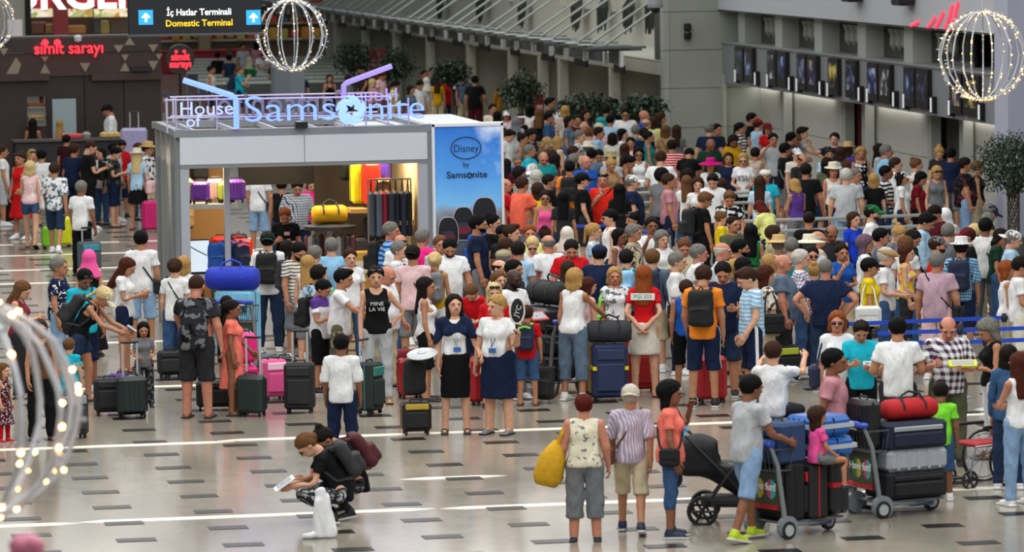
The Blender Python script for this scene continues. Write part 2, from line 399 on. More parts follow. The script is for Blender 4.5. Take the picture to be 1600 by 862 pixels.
def tpl_body(bt, lod):
    k = ('body', bt, lod)
    if k in TPL: return TPL[k]
    B = BT[bt]; C = LODC[lod]
    V, F = snets(body_fn(B), *BB, C['b']); W = weights(V, B)
    Vh, Fh = snets(head_fn, (-.12, -.15, 1.45), (.12, .14, 1.78), C['h'])
    Wh = np.zeros((len(Vh), len(BONES))); t = np.clip((Vh[:, 2]-1.47)/.06, 0, 1); Wh[:, 2] = t; Wh[:, 1] = 1-t
    mi = [0]*len(F); cen = Vh[Fh].mean(1)
    lip = ell(cen, (0, -.1, 1.583), (.028, .022, .0125)) < 0
    vs = [V, Vh]; fs = [F.tolist(), (Fh+len(V)).tolist()]; ws = [W, Wh]; mi += [1 if l else 0 for l in lip]
    n = len(V)+len(Vh)
    for side, b in ((1, 'haL'), (-1, 'haR')):
        Vx, Fx = hand_mesh(side, B); Wx = np.zeros((len(Vx), len(BONES))); Wx[:, BONES.index(b)] = 1
        vs.append(Vx); fs.append([tuple(i+n for i in (q if side > 0 else q[::-1])) for q in Fx]); ws.append(Wx); mi += [0]*len(Fx); n += len(Vx)
    for s in (-1, 1):
        for (c, r, mm) in (((.031*s, -.0845, 1.640), (.0115, .010, .0075), 2), ((.031*s, -.094, 1.6635), (.021, .010, .0045), 3)):
            mb = MB(); pr = [(math.sin(a), -math.cos(a)) for a in (0.2, .8, PI/2, PI-.8, PI-.2)]; mb.lathe(pr, 6)
            Vx = np.array(mb.v)*np.array(r)+np.array(c); Wx = np.zeros((len(Vx), len(BONES))); Wx[:, 2] = 1
            vs.append(Vx); fs.append([tuple(i+n for i in q) for q in mb.f]); ws.append(Wx); mi += [mm]*len(mb.f); n += len(Vx)
    TPL[k] = (np.concatenate(vs), [tuple(q) for f in fs for q in f], np.concatenate(ws), mi); return TPL[k]
def wr(p, a=.004): return a*(np.sin(31*p[:, 2]+9*np.sin(14*p[:, 0])+6*p[:, 1])+np.sin(23*p[:, 0]+19*p[:, 2]))
def top_fn(g, B):
    def fn(p):
        z = p[:, 2]; q = np.abs(p[:, 0])
        if g == 'shawl':
            d = smin(torso(p, B, .045), arm(p, B, .036, .9), .04)+wr(p, .008)
            d = np.maximum(d, 1.29-z-.12*np.clip(q/.3, 0, 1.2)+.02*np.sin(30*p[:, 0])); d = np.maximum(d, z-1.485); return np.maximum(d, -ell(p, (0, -.05, 1.49), (.07, .12, .09)))
        fit = .02 if g in ('tank', 'cami') else .027
        hem = {'tank': .90, 'cami': .92, 'crop': 1.03, 'tuck': .985}.get(g, .845)
        d = torso(p, B, fit)
        if g not in ('tank', 'cami', 'dress0', 'tuck'):
            # straight body of the shirt down to the hem
            d = smin(d, rcone(p, (0, .0, 1.2), (0, .0, .86), max(B['wa'][0], B['ch'][0]*.86)+fit, B['pe'][0]+fit*.8, (1, .74+B['belly']*1.2, 1)), .05)
        if g in ('dress', 'dress0', 'gown'):
            lo = .42 if g != 'gown' else .12
            d = smin(d, rcone(p, (0, 0, 1.02), (0, 0, lo), B['wa'][0]+.02, B['pe'][0]+.08, (1, .8, 1)), .05); hem = lo
        if g in ('tee', 'polo', 'crop', 'dress', 'tuck'): d = smin(d, arm(p, B, .013, .62), .03)
        if g == 'half': d = smin(d, arm(p, B, .022, 1.0), .035)
        if g in ('shirt', 'hood'): d = smin(d, arm(p, B, .018, 1.95), .03)
        d = d+wr(p)
        s, e, w_, h = [np.array(x) for x in joints(B)]; ax = (e-s)/np.linalg.norm(e-s)
        pq = p.copy(); pq[:, 0] = q; t = (pq-s)@ax
        ln = {'tee': .17, 'polo': .17, 'crop': .17, 'tuck': .17, 'dress': .15, 'half': .285, 'shirt': .53, 'hood': .53}.get(g)
        if ln is not None:
            far = np.where(q > s[0]-.02, t-ln, -1); d = np.maximum(d, far)
        else:
            d = np.maximum(d, q-(s[0]-(.012 if g == 'tank' else .045)+np.maximum(0, 1.3-z)*.8))
            if g == 'cami': d = np.maximum(d, np.minimum(z-1.36-.0*q, np.maximum(np.abs(q-.085)-.016, z-1.52)))
        d = np.maximum(d, hem-z)
        nk = ell(p, (0, -.03 if g != 'polo' else -.015, 1.495), (.082, .085, .055 if g not in ('tank', 'cami') else .11)); d = np.maximum(d, -nk)
        d = np.maximum(d, z-1.475)
        if g in ('polo', 'shirt'):
            col_ = np.maximum(np.abs(rcone(p, (0, .022, 1.43), (0, .006, 1.52), .066, .07))-.009, np.abs(z-1.475+.35*p[:, 1])-.026)
            d = np.minimum(d, col_)
        return d
    return fn
def bot_fn(g, B):
    def fn(p):
        z = p[:, 2]; d = ell(p, (0, .006, .945), (B['pe'][0]+.008, B['pe'][1]+.008, .14))
        if B['belly']: d = smin(d, ell(p, (0, -.03, .96), (B['wa'][0]-.01, .095, .09)), .05)
        lo = dict(shorts=.46, hot=.70, capri=.28, pants=.055, jeans=.07, leg=.10, legcapri=.33, flare=.22, mini=.58, skirt=.46, maxi=.15)[g]
        if g in ('mini', 'skirt', 'maxi'):
            d = smin(d, rcone(p, (0, 0, .95), (0, 0, lo), B['pe'][0]+.014, B['pe'][0]+(.03 if g != 'skirt' else -.005), (1, .82, 1)), .04)
        else:
            inf, lo_ = dict(shorts=(.016, .016), hot=(.016, .01), capri=(.016, .02), pants=(.014, .012), jeans=(.012, .008), leg=(.007, .0), legcapri=(.007, 0), flare=(.016, .05))[g]
            d = smin(d, leg(p, B, inf, 1.0 if lo > .49 else (2. if lo < .2 else 1.55 if lo < .4 else 1.12), lo_), .035)
            d = np.maximum(d, np.where(z < .82, .004-np.abs(p[:, 0]), -1))
        d = d+wr(p, .003)
        return np.maximum(np.maximum(d, lo-z), z-1.02)
    return fn
def tpl_cloth(g, bt, lod):
    k = (g, bt, lod)
    if k in TPL: return TPL[k]
    B = BT[bt]; c = LODC[lod]['g']
    if g in BOTS: V, F = snets(bot_fn(g, B), (-.42, -.36, .03), (.42, .36, 1.06), c)
    else:
        lo = 1.1 if g == 'shawl' else .38 if g in ('dress', 'dress0') else .1 if g == 'gown' else .80
        V, F = snets(top_fn(g, B), (-.62 if g in ('shirt', 'hood') else -.46, -.34, lo), (.62 if g in ('shirt', 'hood') else .46, .34, 1.56), c)
    W = weights(V, B, .07, .09 if g not in BOTS and g[:5] != 'dress' and g != 'gown' else 0.) if g not in ('mini', 'skirt', 'maxi', 'dress', 'dress0', 'gown') else weights(V, B, .2)
    if 0: W = weights(V, B, .07 if g not in ('mini', 'skirt', 'maxi', 'dress', 'dress0', 'gown') else .2)
    TPL[k] = (V, [tuple(q) for q in F.tolist()], W, [0]*len(F)); return TPL[k]
TUCKED = 1
BOTS = ('shorts', 'hot', 'capri', 'pants', 'jeans', 'leg', 'legcapri', 'flare', 'mini', 'skirt', 'maxi')
# ---- rigid head wear, in rest coordinates
def hplane(p, a=.09, za=1.715, b=.06, zb=1.575):
    n = np.array([za-zb, a+b]); n = n/np.linalg.norm(n)
    return n[0]*(p[:, 1]+a)+n[1]*(p[:, 2]-za)
def hair_fn(st):
    def fn(p):
        q = p.copy(); q[:, 0] = np.abs(q[:, 0]); z = p[:, 2]; y = p[:, 1]
        inf = dict(buzz=.005, short=.016, fringe=.007, curly=.032, afro=.045, quiff=.016).get(st, .017)
        p = p+np.array([0., 0, 0])
        d = ell(p, (0, .014, 1.668), (.077+inf, .098+inf, .091+inf))
        if st in ('curly', 'afro'): d = d+.006*np.sin(70*p[:, 0])*np.sin(70*y+1)*np.sin(70*z)
        if st not in ('buzz', 'fringe'): d = d+.0045*np.sin(105*p[:, 0]+3*np.sin(60*y))*np.sin(90*y+40*z)
        d = smax(d, -hplane(p)+.010*np.sin(60*p[:, 0]+2), .01)
        d = np.minimum(d, np.maximum(rb(q, (.074, -.012, 1.64), (.012, .016, .04), .008), .0*z)) if st in ('short', 'quiff', 'buzz') else d
        if st == 'quiff': d = smin(d, ell(p, (0, -.055, 1.745), (.055, .05, .03)), .02)
        if st == 'fringe': d = np.maximum(d, z-1.685)
        if st in ('bob', 'curly', 'long', 'halfup'):
            e = 1.535 if st == 'bob' else 1.50 if st == 'curly' else 1.33
            bk = rcone(p, (0, .045, 1.66), (0, .075 if e < 1.5 else .05, e), .088, .07 if e > 1.4 else .085, (1.05, .62, 1))
            sd = rcone(q, (.068, .005, 1.66), (.078, .03 if e > 1.4 else .0, e+.02), .026, .03)
            dd = smin(bk, sd, .03)+.003*np.sin(60*p[:, 0]); d = smin(d, np.maximum(dd, z-1.72), .02)
            d = np.maximum(d, -ell(p, (0, -.085, 1.60), (.062, .085, .115)))
        if st == 'pony': d = smin(d, rcone(p, (0, .11, 1.70), (0, .135, 1.47), .034, .016), .02)
        if st == 'bun': d = smin(d, ell(p, (0, .085, 1.755), (.042, .042, .04)), .012)
        if st == 'lowbun': d = smin(d, ell(p, (0, .115, 1.65), (.045, .035, .04)), .012)
        return d
    return fn
def hat_fn(st):
    def fn(p):
        z = p[:, 2]; y = p[:, 1]; q = p.copy(); q[:, 0] = np.abs(q[:, 0])
        if st in ('cap', 'capback'):
            s = 1 if st == 'cap' else -1
            d = np.maximum(ell(p, (0, .012, 1.672), (.092, .113, .102)), 1.672-z)
            br = np.maximum(np.abs(z-1.682+.6*q[:, 0]**2*8+(.12*(-(y*s)-.1)))-.007, np.linalg.norm((p[:, :2]-np.array([0, -.105*s]))/np.array([.085, .095]), axis=1)*.09-.09)
            return np.minimum(d, np.maximum(br, (y*s)+.03))
        if st == 'flatcap':
            d = np.maximum(ell(p, (0, -.005, 1.69), (.105, .135, .065)), 1.68-z+.1*y); return smin(d, ell(p, (0, -.125, 1.688), (.07, .045, .01)), .01)
        if st == 'beret': return np.maximum(ell(p, (0, .012, 1.69), (.1, .118, .08)), 1.672-z)
        if st in ('fedora', 'sunhat', 'boonie'):
            top = 1.80 if st == 'fedora' else 1.785
            d = np.maximum(np.maximum(rcone(p, (0, .012, 1.66), (0, .012, 1.78), .1, .085, (.95, 1.15, 1)), 1.69-z), z-top+np.where(st == 'fedora', .5*np.abs(p[:, 0])*0, 0))
            R = dict(fedora=.155, sunhat=.225, boonie=.19)[st]; r = np.linalg.norm((p[:, :2]-np.array([0, .012]))/np.array([.95, 1.1]), axis=1)
            droop = dict(fedora=-.05, sunhat=.25, boonie=.22)[st]
            br = np.maximum(np.abs(z-1.698+droop*(r-.1)*(1 if st != 'fedora' else np.sign(q[:, 0]-.06)))-.008, r-R); return np.minimum(d, br)
        if st == 'hijab':
            d = smin(ell(p, (0, .012, 1.655), (.095, .118, .112)), rcone(p, (0, .02, 1.62), (0, .01, 1.36), .085, .18, (1, .8, 1)), .05)
            d = np.maximum(d, 1.33-z+.1*np.abs(p[:, 0])); return smax(d, -ell(p, (0, -.12, 1.63), (.052, .09, .078)), .012)
        if st == 'visor':
            d = np.maximum(np.abs(ell(p, (0, .012, 1.672), (.09, .11, .1)))-.006, np.abs(z-1.695)-.02); return np.minimum(d, np.maximum(np.maximum(np.abs(z-1.69)-.007, np.linalg.norm((p[:, :2]-np.array([0, -.105])), axis=1)-.088), y+.03))
        if st == 'shadesup':
            return rb(q, (.034, -.088, 1.722), (.03, .012, .02), .01)
        if st == 'shades':
            return np.minimum(rb(q, (.034, -.105, 1.640), (.029, .008, .018), .007), rb(q, (.07, -.04, 1.645), (.006, .06, .005), .003))
        if st == 'band': return np.maximum(np.abs(ell(p, (0, .012, 1.672), (.09, .11, .102)))-.006, np.abs(z-1.72)-.022)
        if st == 'beard':
            d = smin(ell(p, (0, -.048, 1.573), (.05, .05, .042)), ell(p, (0, -.03, 1.60), (.067, .062, .06)), .02)
            d = np.maximum(d, z-1.60+.0*y); d = np.maximum(d, y-.0); return np.maximum(d, -ell(p, (0, -.105, 1.586), (.026, .03, .012)))
    return fn
def rigid(kind, st, lod):
    k = (kind, st, lod)
    if k in TPL: return TPL[k]
    c = .0125 if lod == 0 else .0175
    if kind == 'hair': V, F = snets(hair_fn(st), (-.16, -.17, 1.28), (.16, .21, 1.82), c)
    elif kind == 'hat': V, F = snets(hat_fn(st), (-.26, -.26, 1.30), (.26, .28, 1.84), min(c, .012) if st in ('shades', 'shadesup', 'visor', 'cap', 'capback', 'fedora', 'flatcap') else c)
    else: V, F = snets(shoe_fn(st), (.04, -.2, -.03), (.2, .13, .2), .0125 if lod == 0 else .018)
    me = np_mesh(kind+'_'+st, V, F.tolist(), rest=False)
    if kind == 'shoe':
        cz = V[F].mean(1)[:, 2]; me.polygons.foreach_set('material_index', (cz < .022).astype(np.int32))
    TPL[k] = me; return me
def shoe_fn(st):
    def fn(p):
        d = rb(p, (.115, -.045, .012), (.045, .14, .014), .012)
        if st == 'sneaker':
            u = smin(rcone(p, (.109, .035, .05), (.117, -.11, .032), .045, .036), rcone(p, (.108, .025, .06), (.108, .02, .095), .046, .046), .02)
            d = smin(d, np.maximum(u, z0(p)), .01)
        elif st == 'sandal':
            s = np.maximum(np.abs(rcone(p, (.108, .035, .04), (.117, -.1, .026), .041, .036))-.006, np.minimum(np.abs(p[:, 1]+.075)-.016, np.abs(p[:, 1]-.04)-.013))
            d = np.minimum(d, np.maximum(s, z0(p)))
        elif st == 'flat':
            u = np.maximum(rcone(p, (.109, .035, .04), (.117, -.1, .026), .043, .036), p[:, 2]-.062-.15*np.maximum(p[:, 1], 0)); d = smin(d, np.maximum(u, z0(p)), .01)
        return np.maximum(d, -.002-p[:, 2])
    return fn
def z0(p): return .0-p[:, 2]
def np_mesh(name, V, F, mi=None, rest=True, R=None, nm=1):
    me = bpy.data.meshes.new(name); lens = np.fromiter((len(q) for q in F), np.int32, len(F)); flat = np.fromiter((i for q in F for i in q), np.int32)
    me.vertices.add(len(V)); me.vertices.foreach_set('co', np.asarray(V, np.float32).ravel())
    me.loops.add(len(flat)); me.loops.foreach_set('vertex_index', flat)
    me.polygons.add(len(F)); me.polygons.foreach_set('loop_start', np.concatenate([[0], np.cumsum(lens)[:-1]]).astype(np.int32)); me.polygons.foreach_set('loop_total', lens)
    me.polygons.foreach_set('use_smooth', np.ones(len(F), bool))
    if mi is not None: me.polygons.foreach_set('material_index', np.array(mi, np.int32))
    if R is not None:
        a = me.attributes.new('rest', 'FLOAT_VECTOR', 'POINT'); a.data.foreach_set('vector', np.asarray(R, np.float32).ravel())
    me.update(); me.validate(); return me
# ---- poses : arms (upper fwd, upper out, fore fwd, fore out), legs (thigh fwd, out, shin fwd)
AD = (3, 8, 14, 2)
POSES = dict(
 st=dict(), st2=dict(la=(8, 10, 25, 0), ra=(-4, 9, 6, 3), hy=12, lt=(6, 3, 2), rt=(-3, 3, -5)),
 look=dict(hp=28, la=(6, 9, 30, -4)), phone=dict(la=(8, 10, 95, -28), ra=(12, 10, 105, -22), hp=28),
 phoner=dict(ra=(14, 10, 108, -18), hp=24), hold=dict(la=(5, 12, 80, -18), ra=(5, 12, 78, -18), hp=12),
 fold=dict(la=(18, 12, 88, -60), ra=(20, 12, 82, -58)), hips=dict(la=(-18, 38, 12, -38), ra=(-18, 38, 12, -38)), hipl=dict(la=(-14, 36, 14, -36)),
 beh=dict(la=(-26, 12, -14, -38), ra=(-26, 12, -14, -38)), ear=dict(ra=(45, 38, 165, -35)), earl=dict(la=(45, 38, 165, -35)),
 chin=dict(ra=(35, 5, 150, -14), la=(14, 10, 85, -50)), push=dict(la=(32, 8, 72, -4), ra=(32, 8, 72, -4), lean=6, lt=(16, 2, 4), rt=(-12, 2, -22)),
 walk=dict(la=(18, 8, 34, 0), ra=(-18, 8, -2, 2), lt=(18, 2, 8), rt=(-14, 2, -28)),
 walk2=dict(la=(-16, 8, -2, 0), ra=(16, 8, 30, 0), lt=(-10, 2, -22), rt=(14, 2, 4)),
 reach=dict(ra=(55, 10, 70, -4), la=(5, 9, 14, 2), lean=6), reachl=dict(la=(52, 14, 60, 4), ra=(4, 9, 10, 2), lean=4, hp=10),
 pull=dict(ra=(-24, 10, -14, 4), la=(6, 9, 20, 0)), up=dict(ra=(70, 40, 150, 20), la=(4, 9, 12, 2)), up2=dict(ra=(88, 24, 128, 0), la=(80, 24, 115, 0)),
 bend=dict(lean=34, hp=18, la=(40, 10, 64, -8), ra=(38, 10, 66, -8), lt=(10, 3, -2), rt=(-8, 3, -20)),
 lean=dict(lean=22, hp=30, la=(25, 10, 80, -18), ra=(25, 10, 80, -18)), bag=dict(ra=(2, 10, 62, -6)), bagl=dict(la=(2, 10, 62, -6)),
 point=dict(ra=(70, 20, 82, 10), hp=0), face=dict(la=(30, 8, 140, -20), ra=(5, 8, 20, 0)), turnr=dict(hy=-38), turnl=dict(hy=38),
 sit=dict(ff=0, lt=(84, 8, -2), rt=(84, 8, -2), la=(12, 10, 50, -6), ra=(12, 10, 50, -6)), situp=dict(ff=0, lt=(80, 14, 10), rt=(84, 14, 4), la=(75, 20, 120, -5), ra=(80, 22, 130, 0)),
 crouch=dict(ff=.2, lt=(98, 10, -42), rt=(88, 8, -58), lean=34, hp=22, la=(40, 8, 72, -14), ra=(30, 8, 60, -10)),
 crouch2=dict(ff=.1, lt=(100, 12, -48), rt=(90, 12, -60), lean=32, hp=20, la=(22, 8, 78, -18), ra=(22, 8, 78, -18)),
 hand=dict(la=(18, 14, 40, 4), ra=(2, 8, 10, 2)), crew=dict(la=(6, 20, 60, 14), ra=(2, 10, 14, 2), hy=14, hp=-6), crew2=dict(la=(24, 16, 128, 22), ra=(2, 10, 10, 2), hy=-22))
def align(a, b):
    a = a/np.linalg.norm(a); b = b/np.linalg.norm(b); v = np.cross(a, b); c = a@b
    if c < -.9999: return -np.eye(3)
    K = np.array([[0, -v[2], v[1]], [v[2], 0, -v[0]], [-v[1], v[0], 0]]); return np.eye(3)+K+K@K/(1+c)
def rx(a): a = math.radians(a); return np.array([[1, 0, 0], [0, math.cos(a), -math.sin(a)], [0, math.sin(a), math.cos(a)]])
def rzm(a): a = math.radians(a); return np.array([[math.cos(a), -math.sin(a), 0], [math.sin(a), math.cos(a), 0], [0, 0, 1]])
def adir(fw, out, side):
    a, o = math.radians(fw), math.radians(out); return np.array([side*math.sin(o), -math.sin(a)*math.cos(o), -math.cos(a)*math.cos(o)])
PM = {}
def pose_mats(pn, bt):
    k = (pn, bt)
    if k in PM: return PM[k]
    P = POSES[pn]; J, T = rig(BT[bt]); J = {a: np.array(b) for a, b in J.items()}; T = {a: np.array(b) for a, b in T.items()}
    R = {}; R['pelvis'] = rx(P.get('lean', 0)*.25); R['chest'] = rx(P.get('lean', 0)); R['head'] = R['chest']@rzm(P.get('hy', 0))@rx(P.get('hp', 3))
    for s, sd in (('L', 1), ('R', -1)):
        a = P.get(('l' if s == 'L' else 'r')+'a', AD); ou = .0 if bt in 'mw' else 5
        Rc = R['chest'] if P.get('lean', 0) < 15 else np.eye(3)
        u = Rc@adir(a[0], a[1]+ou, sd); f_ = Rc@adir(a[2], a[3]+ou, sd)
        R['ua'+s] = align(T['ua'+s]-J['ua'+s], u); fr = R['ua'+s]@(T['fa'+s]-J['fa'+s]); R['fa'+s] = align(fr, f_)@R['ua'+s]; R['ha'+s] = R['fa'+s]
        l = P.get(('l' if s == 'L' else 'r')+'t', (0, 3, -1))
        R['th'+s] = align(T['th'+s]-J['th'+s], adir(l[0], l[1], sd)); R['sh'+s] = align(R['th'+s]@(T['sh'+s]-J['sh'+s]), adir(l[2], l[1]*.6, sd))@R['th'+s]
        fa = 0 if abs(l[2]) < 12 else l[2]*.75
        R['ft'+s] = rx(-fa)
        R['ft'+s] = rx(0) if abs(l[2]) < 12 else rx(-l[2]*P.get('ff', .6))
    t = {'pelvis': J['pelvis']}
    for b in BONES[1:]:
        p = PAR[b]; t[b] = R[p]@(J[b]-J[p])+t[p]
    low = min((R[b]@(np.array(q)-J[b])+t[b])[2] for b, s in (('ftL', 1), ('ftR', -1)) for q in ((.11*s, .07, 0), (.115*s, -.16, 0)))
    M = []
    for b in BONES:
        m = np.eye(4); m[:3, :3] = R[b]; m[:3, 3] = t[b]-R[b]@J[b]-np.array([0, 0, low]); M.append(m)
    PM[k] = np.array(M); return PM[k]
PMESH = {}
def posed(tk, fn, pn, bt):
    k = (tk, pn)
    if k in PMESH: return PMESH[k]
    V, F, W, mi = fn(); M = pose_mats(pn, bt)
    A = np.einsum('vb,bij->vij', W, M[:, :3, :]); Vp = np.einsum('vij,vj->vi', A[:, :, :3], V)+A[:, :, 3]
    PMESH[k] = np_mesh(tk[0]+'_'+pn, Vp, F, mi, R=V); return PMESH[k]
def put(name, me, mats, parent, mat=None):
    o = link(name, me, parent, mat=mat)
    while len(me.materials) < len(mats): me.materials.append(None)
    for i, m in enumerate(mats): o.material_slots[i].link = 'OBJECT'; o.material_slots[i].material = m
    return o
EYE = plain('eye', '1a1210', rough=.2)
TOPN = dict(tee='t-shirt', tuck='blouse', polo='polo shirt', shirt='long-sleeved shirt', tank='tank top', cami='strappy top', half='short-sleeved shirt', dress='dress', dress0='sleeveless dress', gown='long dress', crop='cropped top', hood='hooded top')
BOTN = dict(shorts='shorts', hot='short shorts', capri='cropped trousers', pants='trousers', jeans='jeans', leg='leggings', legcapri='cropped leggings', flare='wide trousers', mini='skirt', skirt='skirt', maxi='long skirt')
def words(spec):
    pat, _, cs = spec.rpartition(':'); cs = cs.split('/')
    nm = dict(skyblue='sky blue', lightblue='light blue', palepink='pale pink', lightgrey='light grey', paleyellow='pale yellow', paledenim='pale denim', darkdenim='dark denim', darkgreen='dark green', darkred='dark red', hotpink='hot pink', offwhite='off-white', bluegrey='blue-grey')
    cs = [nm.get(c, c) for c in cs]
    if not pat: return cs[0]
    return {'stripe': '%s striped', 'finestripe': '%s finely striped', 'vstripe': '%s pinstriped', 'plaid': '%s plaid', 'check': '%s checked', 'floral': '%s floral', 'dots': '%s dotted', 'camo': '%s camouflage', 'leo': '%s mottled', 'yoke': '%s two-tone', 'side': '%s side-striped'}[pat] % ' and '.join(dict.fromkeys(cs[:2]))
PEOPLE = []; WF_ = 1.07
def person(px, py, h, yaw, pose, bt, sk, hair, top, bot, shoe='sneaker:white', hats=(), lab='', lod=None, zfloor=0., child=False, at=None):
    """px,py: pixel of the top of the head; h: standing height"""
    mbt = bt; M = pose_mats(pose, mbt); sc = h/1.75
    hs = 1.10 if not child else 1.10+min(.3, max(0, 1.6-h)*.42)
    hm = M[2].copy()
    if hs != 1.0:
        S = np.eye(4); S[:3, :3] *= hs; S[:3, 3] = (1-hs)*np.array([0, .01, 1.52])+np.array([0, 0, -.028]); hm = hm@S
    tp = hm@np.array([0, .01, 1.755, 1]); th = math.radians(yaw)-YAW; ct, stt = math.cos(th), math.sin(th)
    off = np.array([tp[0]*ct-tp[1]*stt, tp[0]*stt+tp[1]*ct])*sc*WF_
    if at is None:
        g = atz(px, py, zfloor+tp[2]*sc); loc = (g[0]-off[0], g[1]-off[1], zfloor)
    else: loc = tuple(at)
    dist = (np.array(loc)-CP)@cF
    if lod is None: lod = 0 if FPX/dist > 97 else 1
    root = empty('person', loc, th); root.scale = (sc*WF_, sc*WF_, sc)
    def m4(m): return Matrix(m.tolist())
    hc = hair.split(':')[-1] if hair != '-' else 'dark'; sk_ = skin(sk)
    me = posed(('body', mbt, lod), lambda: tpl_body(mbt, lod), pose, mbt) if hs == 1.0 else posed_child(mbt, lod, pose, hs)
    put('body', me, [sk_, plain('lips_'+sk, {'f': 'b06058', 't': '96503f', 'd': '70382e', 'k': '38201c', 'r': 'a85048'}[sk], .5), EYE, hairm(hc if hc in HAIR else 'dark')], root)
    if hair != '-': put('hair', rigid('hair', hair.split(':')[0], lod), [hairm(hc)], root, m4(hm))
    for ht in hats:
        a, _, c = ht.partition(':'); n = dict(cap='cap', capback='cap', flatcap='flat_cap', beret='cap', fedora='hat', sunhat='sun_hat', boonie='sun_hat', hijab='headscarf', visor='visor', shadesup='sunglasses', shades='sunglasses', band='headband', beard='beard')[a]
        mt = hairm(c) if a == 'beard' else plain('lens_black', '0c0c0e', .12) if a[:4] == 'shad' else cloth(c or 'white')
        put(n, rigid('hat', a, lod), [mt], root, m4(hm))
    tg, _, tc = top.partition(':')
    put({'dress': 'dress', 'dress0': 'dress', 'gown': 'dress'}.get(tg, 'shirt'), posed((tg, mbt, lod), lambda: tpl_cloth(tg, mbt, lod), pose, mbt), [cloth(tc)], root)
    if bot != '-':
        bg, _, bc = bot.partition(':')
        put({'mini': 'skirt', 'skirt': 'skirt', 'maxi': 'skirt', 'shorts': 'shorts', 'hot': 'shorts'}.get(bg, 'trousers'), posed((bg, mbt, lod), lambda: tpl_cloth(bg, mbt, lod), pose, mbt), [cloth(bc)], root)
    if shoe != '-':
        a, _, c = shoe.partition(':'); c = c or 'black'; up = plain('shoe_'+c, c, .6); so = plain('sole_white', 'cfcfcf', .6) if a == 'sneaker' else plain('sole_dark', '231c18', .6)
        for i, s in ((11, 1), (14, -1)):
            mm = M[i].copy(); S = np.diag([s, 1, 1, 1.]); put('shoe', rigid('shoe', a, lod), [up, so], root, m4(mm@S))
    d = dict(o=root, px=px, py=py, tw=words(tc)+' '+TOPN[tg], bw=(words(bot.partition(':')[2])+' '+BOTN[bot.partition(':')[0]]) if bot != '-' else '', hats=hats, pose=pose, lab=lab, M=M, sc=sc, th=th, bt=mbt, child=child, lod=lod, loc=np.array(loc, float), h=h, hm=hm)
    root['category'] = 'person'; PEOPLE.append(d); return d
def posed_child(bt, lod, pn, hs):
    hs = round(hs, 2); k = ('childbody', bt, lod, pn, hs)
    if k in PMESH: return PMESH[k]
    V, F, W, mi = tpl_body(bt, lod); M = pose_mats(pn, bt).copy()
    S = np.eye(4); S[:3, :3] *= hs; S[:3, 3] = (1-hs)*np.array([0, .01, 1.52])+np.array([0, 0, -.028]); M[2] = M[2]@S
    A = np.einsum('vb,bij->vij', W, M[:, :3, :]); Vp = np.einsum('vij,vj->vi', A[:, :, :3], V)+A[:, :, 3]
    PMESH[k] = np_mesh('childbody_'+pn, Vp, F, mi, R=V); return PMESH[k]
def bpt(d, bone, off=(0, 0, 0)):
    """world position of a point given in rest coordinates of a bone of a person"""
    J, T = rig(BT[d['bt']]); p = np.append(np.array(J[bone])+np.array(off), 1); q = d['M'][BONES.index(bone)]@p*d['sc']; q[:2] *= WF_
    c, s = math.cos(d['th']), math.sin(d['th']); return np.array([q[0]*c-q[1]*s, q[0]*s+q[1]*c, q[2]])+d['loc']
# ================================================================== the hall
def floor_mat():
    m, nt, b = newmat('polished_stone'); tc = N(nt, 'ShaderNodeTexCoord'); V = tc.outputs['Object']
    n1 = N(nt, 'ShaderNodeTexNoise'); n1.inputs['Scale'].default_value = .8; n1.inputs['Detail'].default_value = 6; mp = N(nt, 'ShaderNodeMapping'); mp.inputs['Scale'].default_value = (1, .35, 1); L(nt, V, mp.inputs[0]); L(nt, mp.outputs[0], n1.inputs[0])
    cr = N(nt, 'ShaderNodeValToRGB'); cr.color_ramp.elements[0].position = .3; cr.color_ramp.elements[0].color = srgb('837d71'); cr.color_ramp.elements[1].position = .75; cr.color_ramp.elements[1].color = srgb('aaa394'); L(nt, n1.outputs[0], cr.inputs[0])
    br = N(nt, 'ShaderNodeTexBrick'); br.inputs['Scale'].default_value = 1; br.inputs['Brick Width'].default_value = 1.082; br.inputs['Row Height'].default_value = .685; br.inputs['Mortar Size'].default_value = .004; br.offset = 0
    br.inputs['Color1'].default_value = (1, 1, 1, 1); br.inputs['Color2'].default_value = (.95, .95, .94, 1); br.inputs['Mortar'].default_value = (.72, .71, .69, 1); L(nt, V, br.inputs[0])
    mu = N(nt, 'ShaderNodeMixRGB', blend_type='MULTIPLY'); mu.inputs[0].default_value = .55; L(nt, cr.outputs[0], mu.inputs[1]); L(nt, br.outputs[0], mu.inputs[2])
    L(nt, mu.outputs[0], b.inputs['Base Color']); b.inputs['Roughness'].default_value = .13; b.inputs['Specular IOR Level'].default_value = .55
    n2 = N(nt, 'ShaderNodeTexNoise'); n2.inputs['Scale'].default_value = 3; L(nt, V, n2.inputs[0]); mr = N(nt, 'ShaderNodeMapRange'); mr.inputs[3].default_value = .10; mr.inputs[4].default_value = .20; L(nt, n2.outputs[0], mr.inputs[0]); L(nt, mr.outputs[0], b.inputs['Roughness'])
    return m
FL = struct(MB().box((20, 130, -.15), (140, 240, .3)).build('floor', [floor_mat()]))
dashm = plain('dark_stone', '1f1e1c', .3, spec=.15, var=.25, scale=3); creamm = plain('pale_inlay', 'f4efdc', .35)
dm = MB().box((.215, .155, 0), (.43, .27, .008)).mesh('floor_inlay', [dashm])
cand = []
for i in range(-10, 34):
    for j in range(-70, 14):
        x, y = 4.548+1.082*i, 54.787-1.370*(j+(.5 if i % 2 else 0))
        d = np.array([x, y, 0])-CP; wz = d@cF; u, v = 800+FPX*(d@cR)/wz, 431-FPX*(d@cU)/wz
        if -90 < u < 1690 and 200 < v < 900: cand.append((-v, x, y))
cand.sort(); rest = MB()
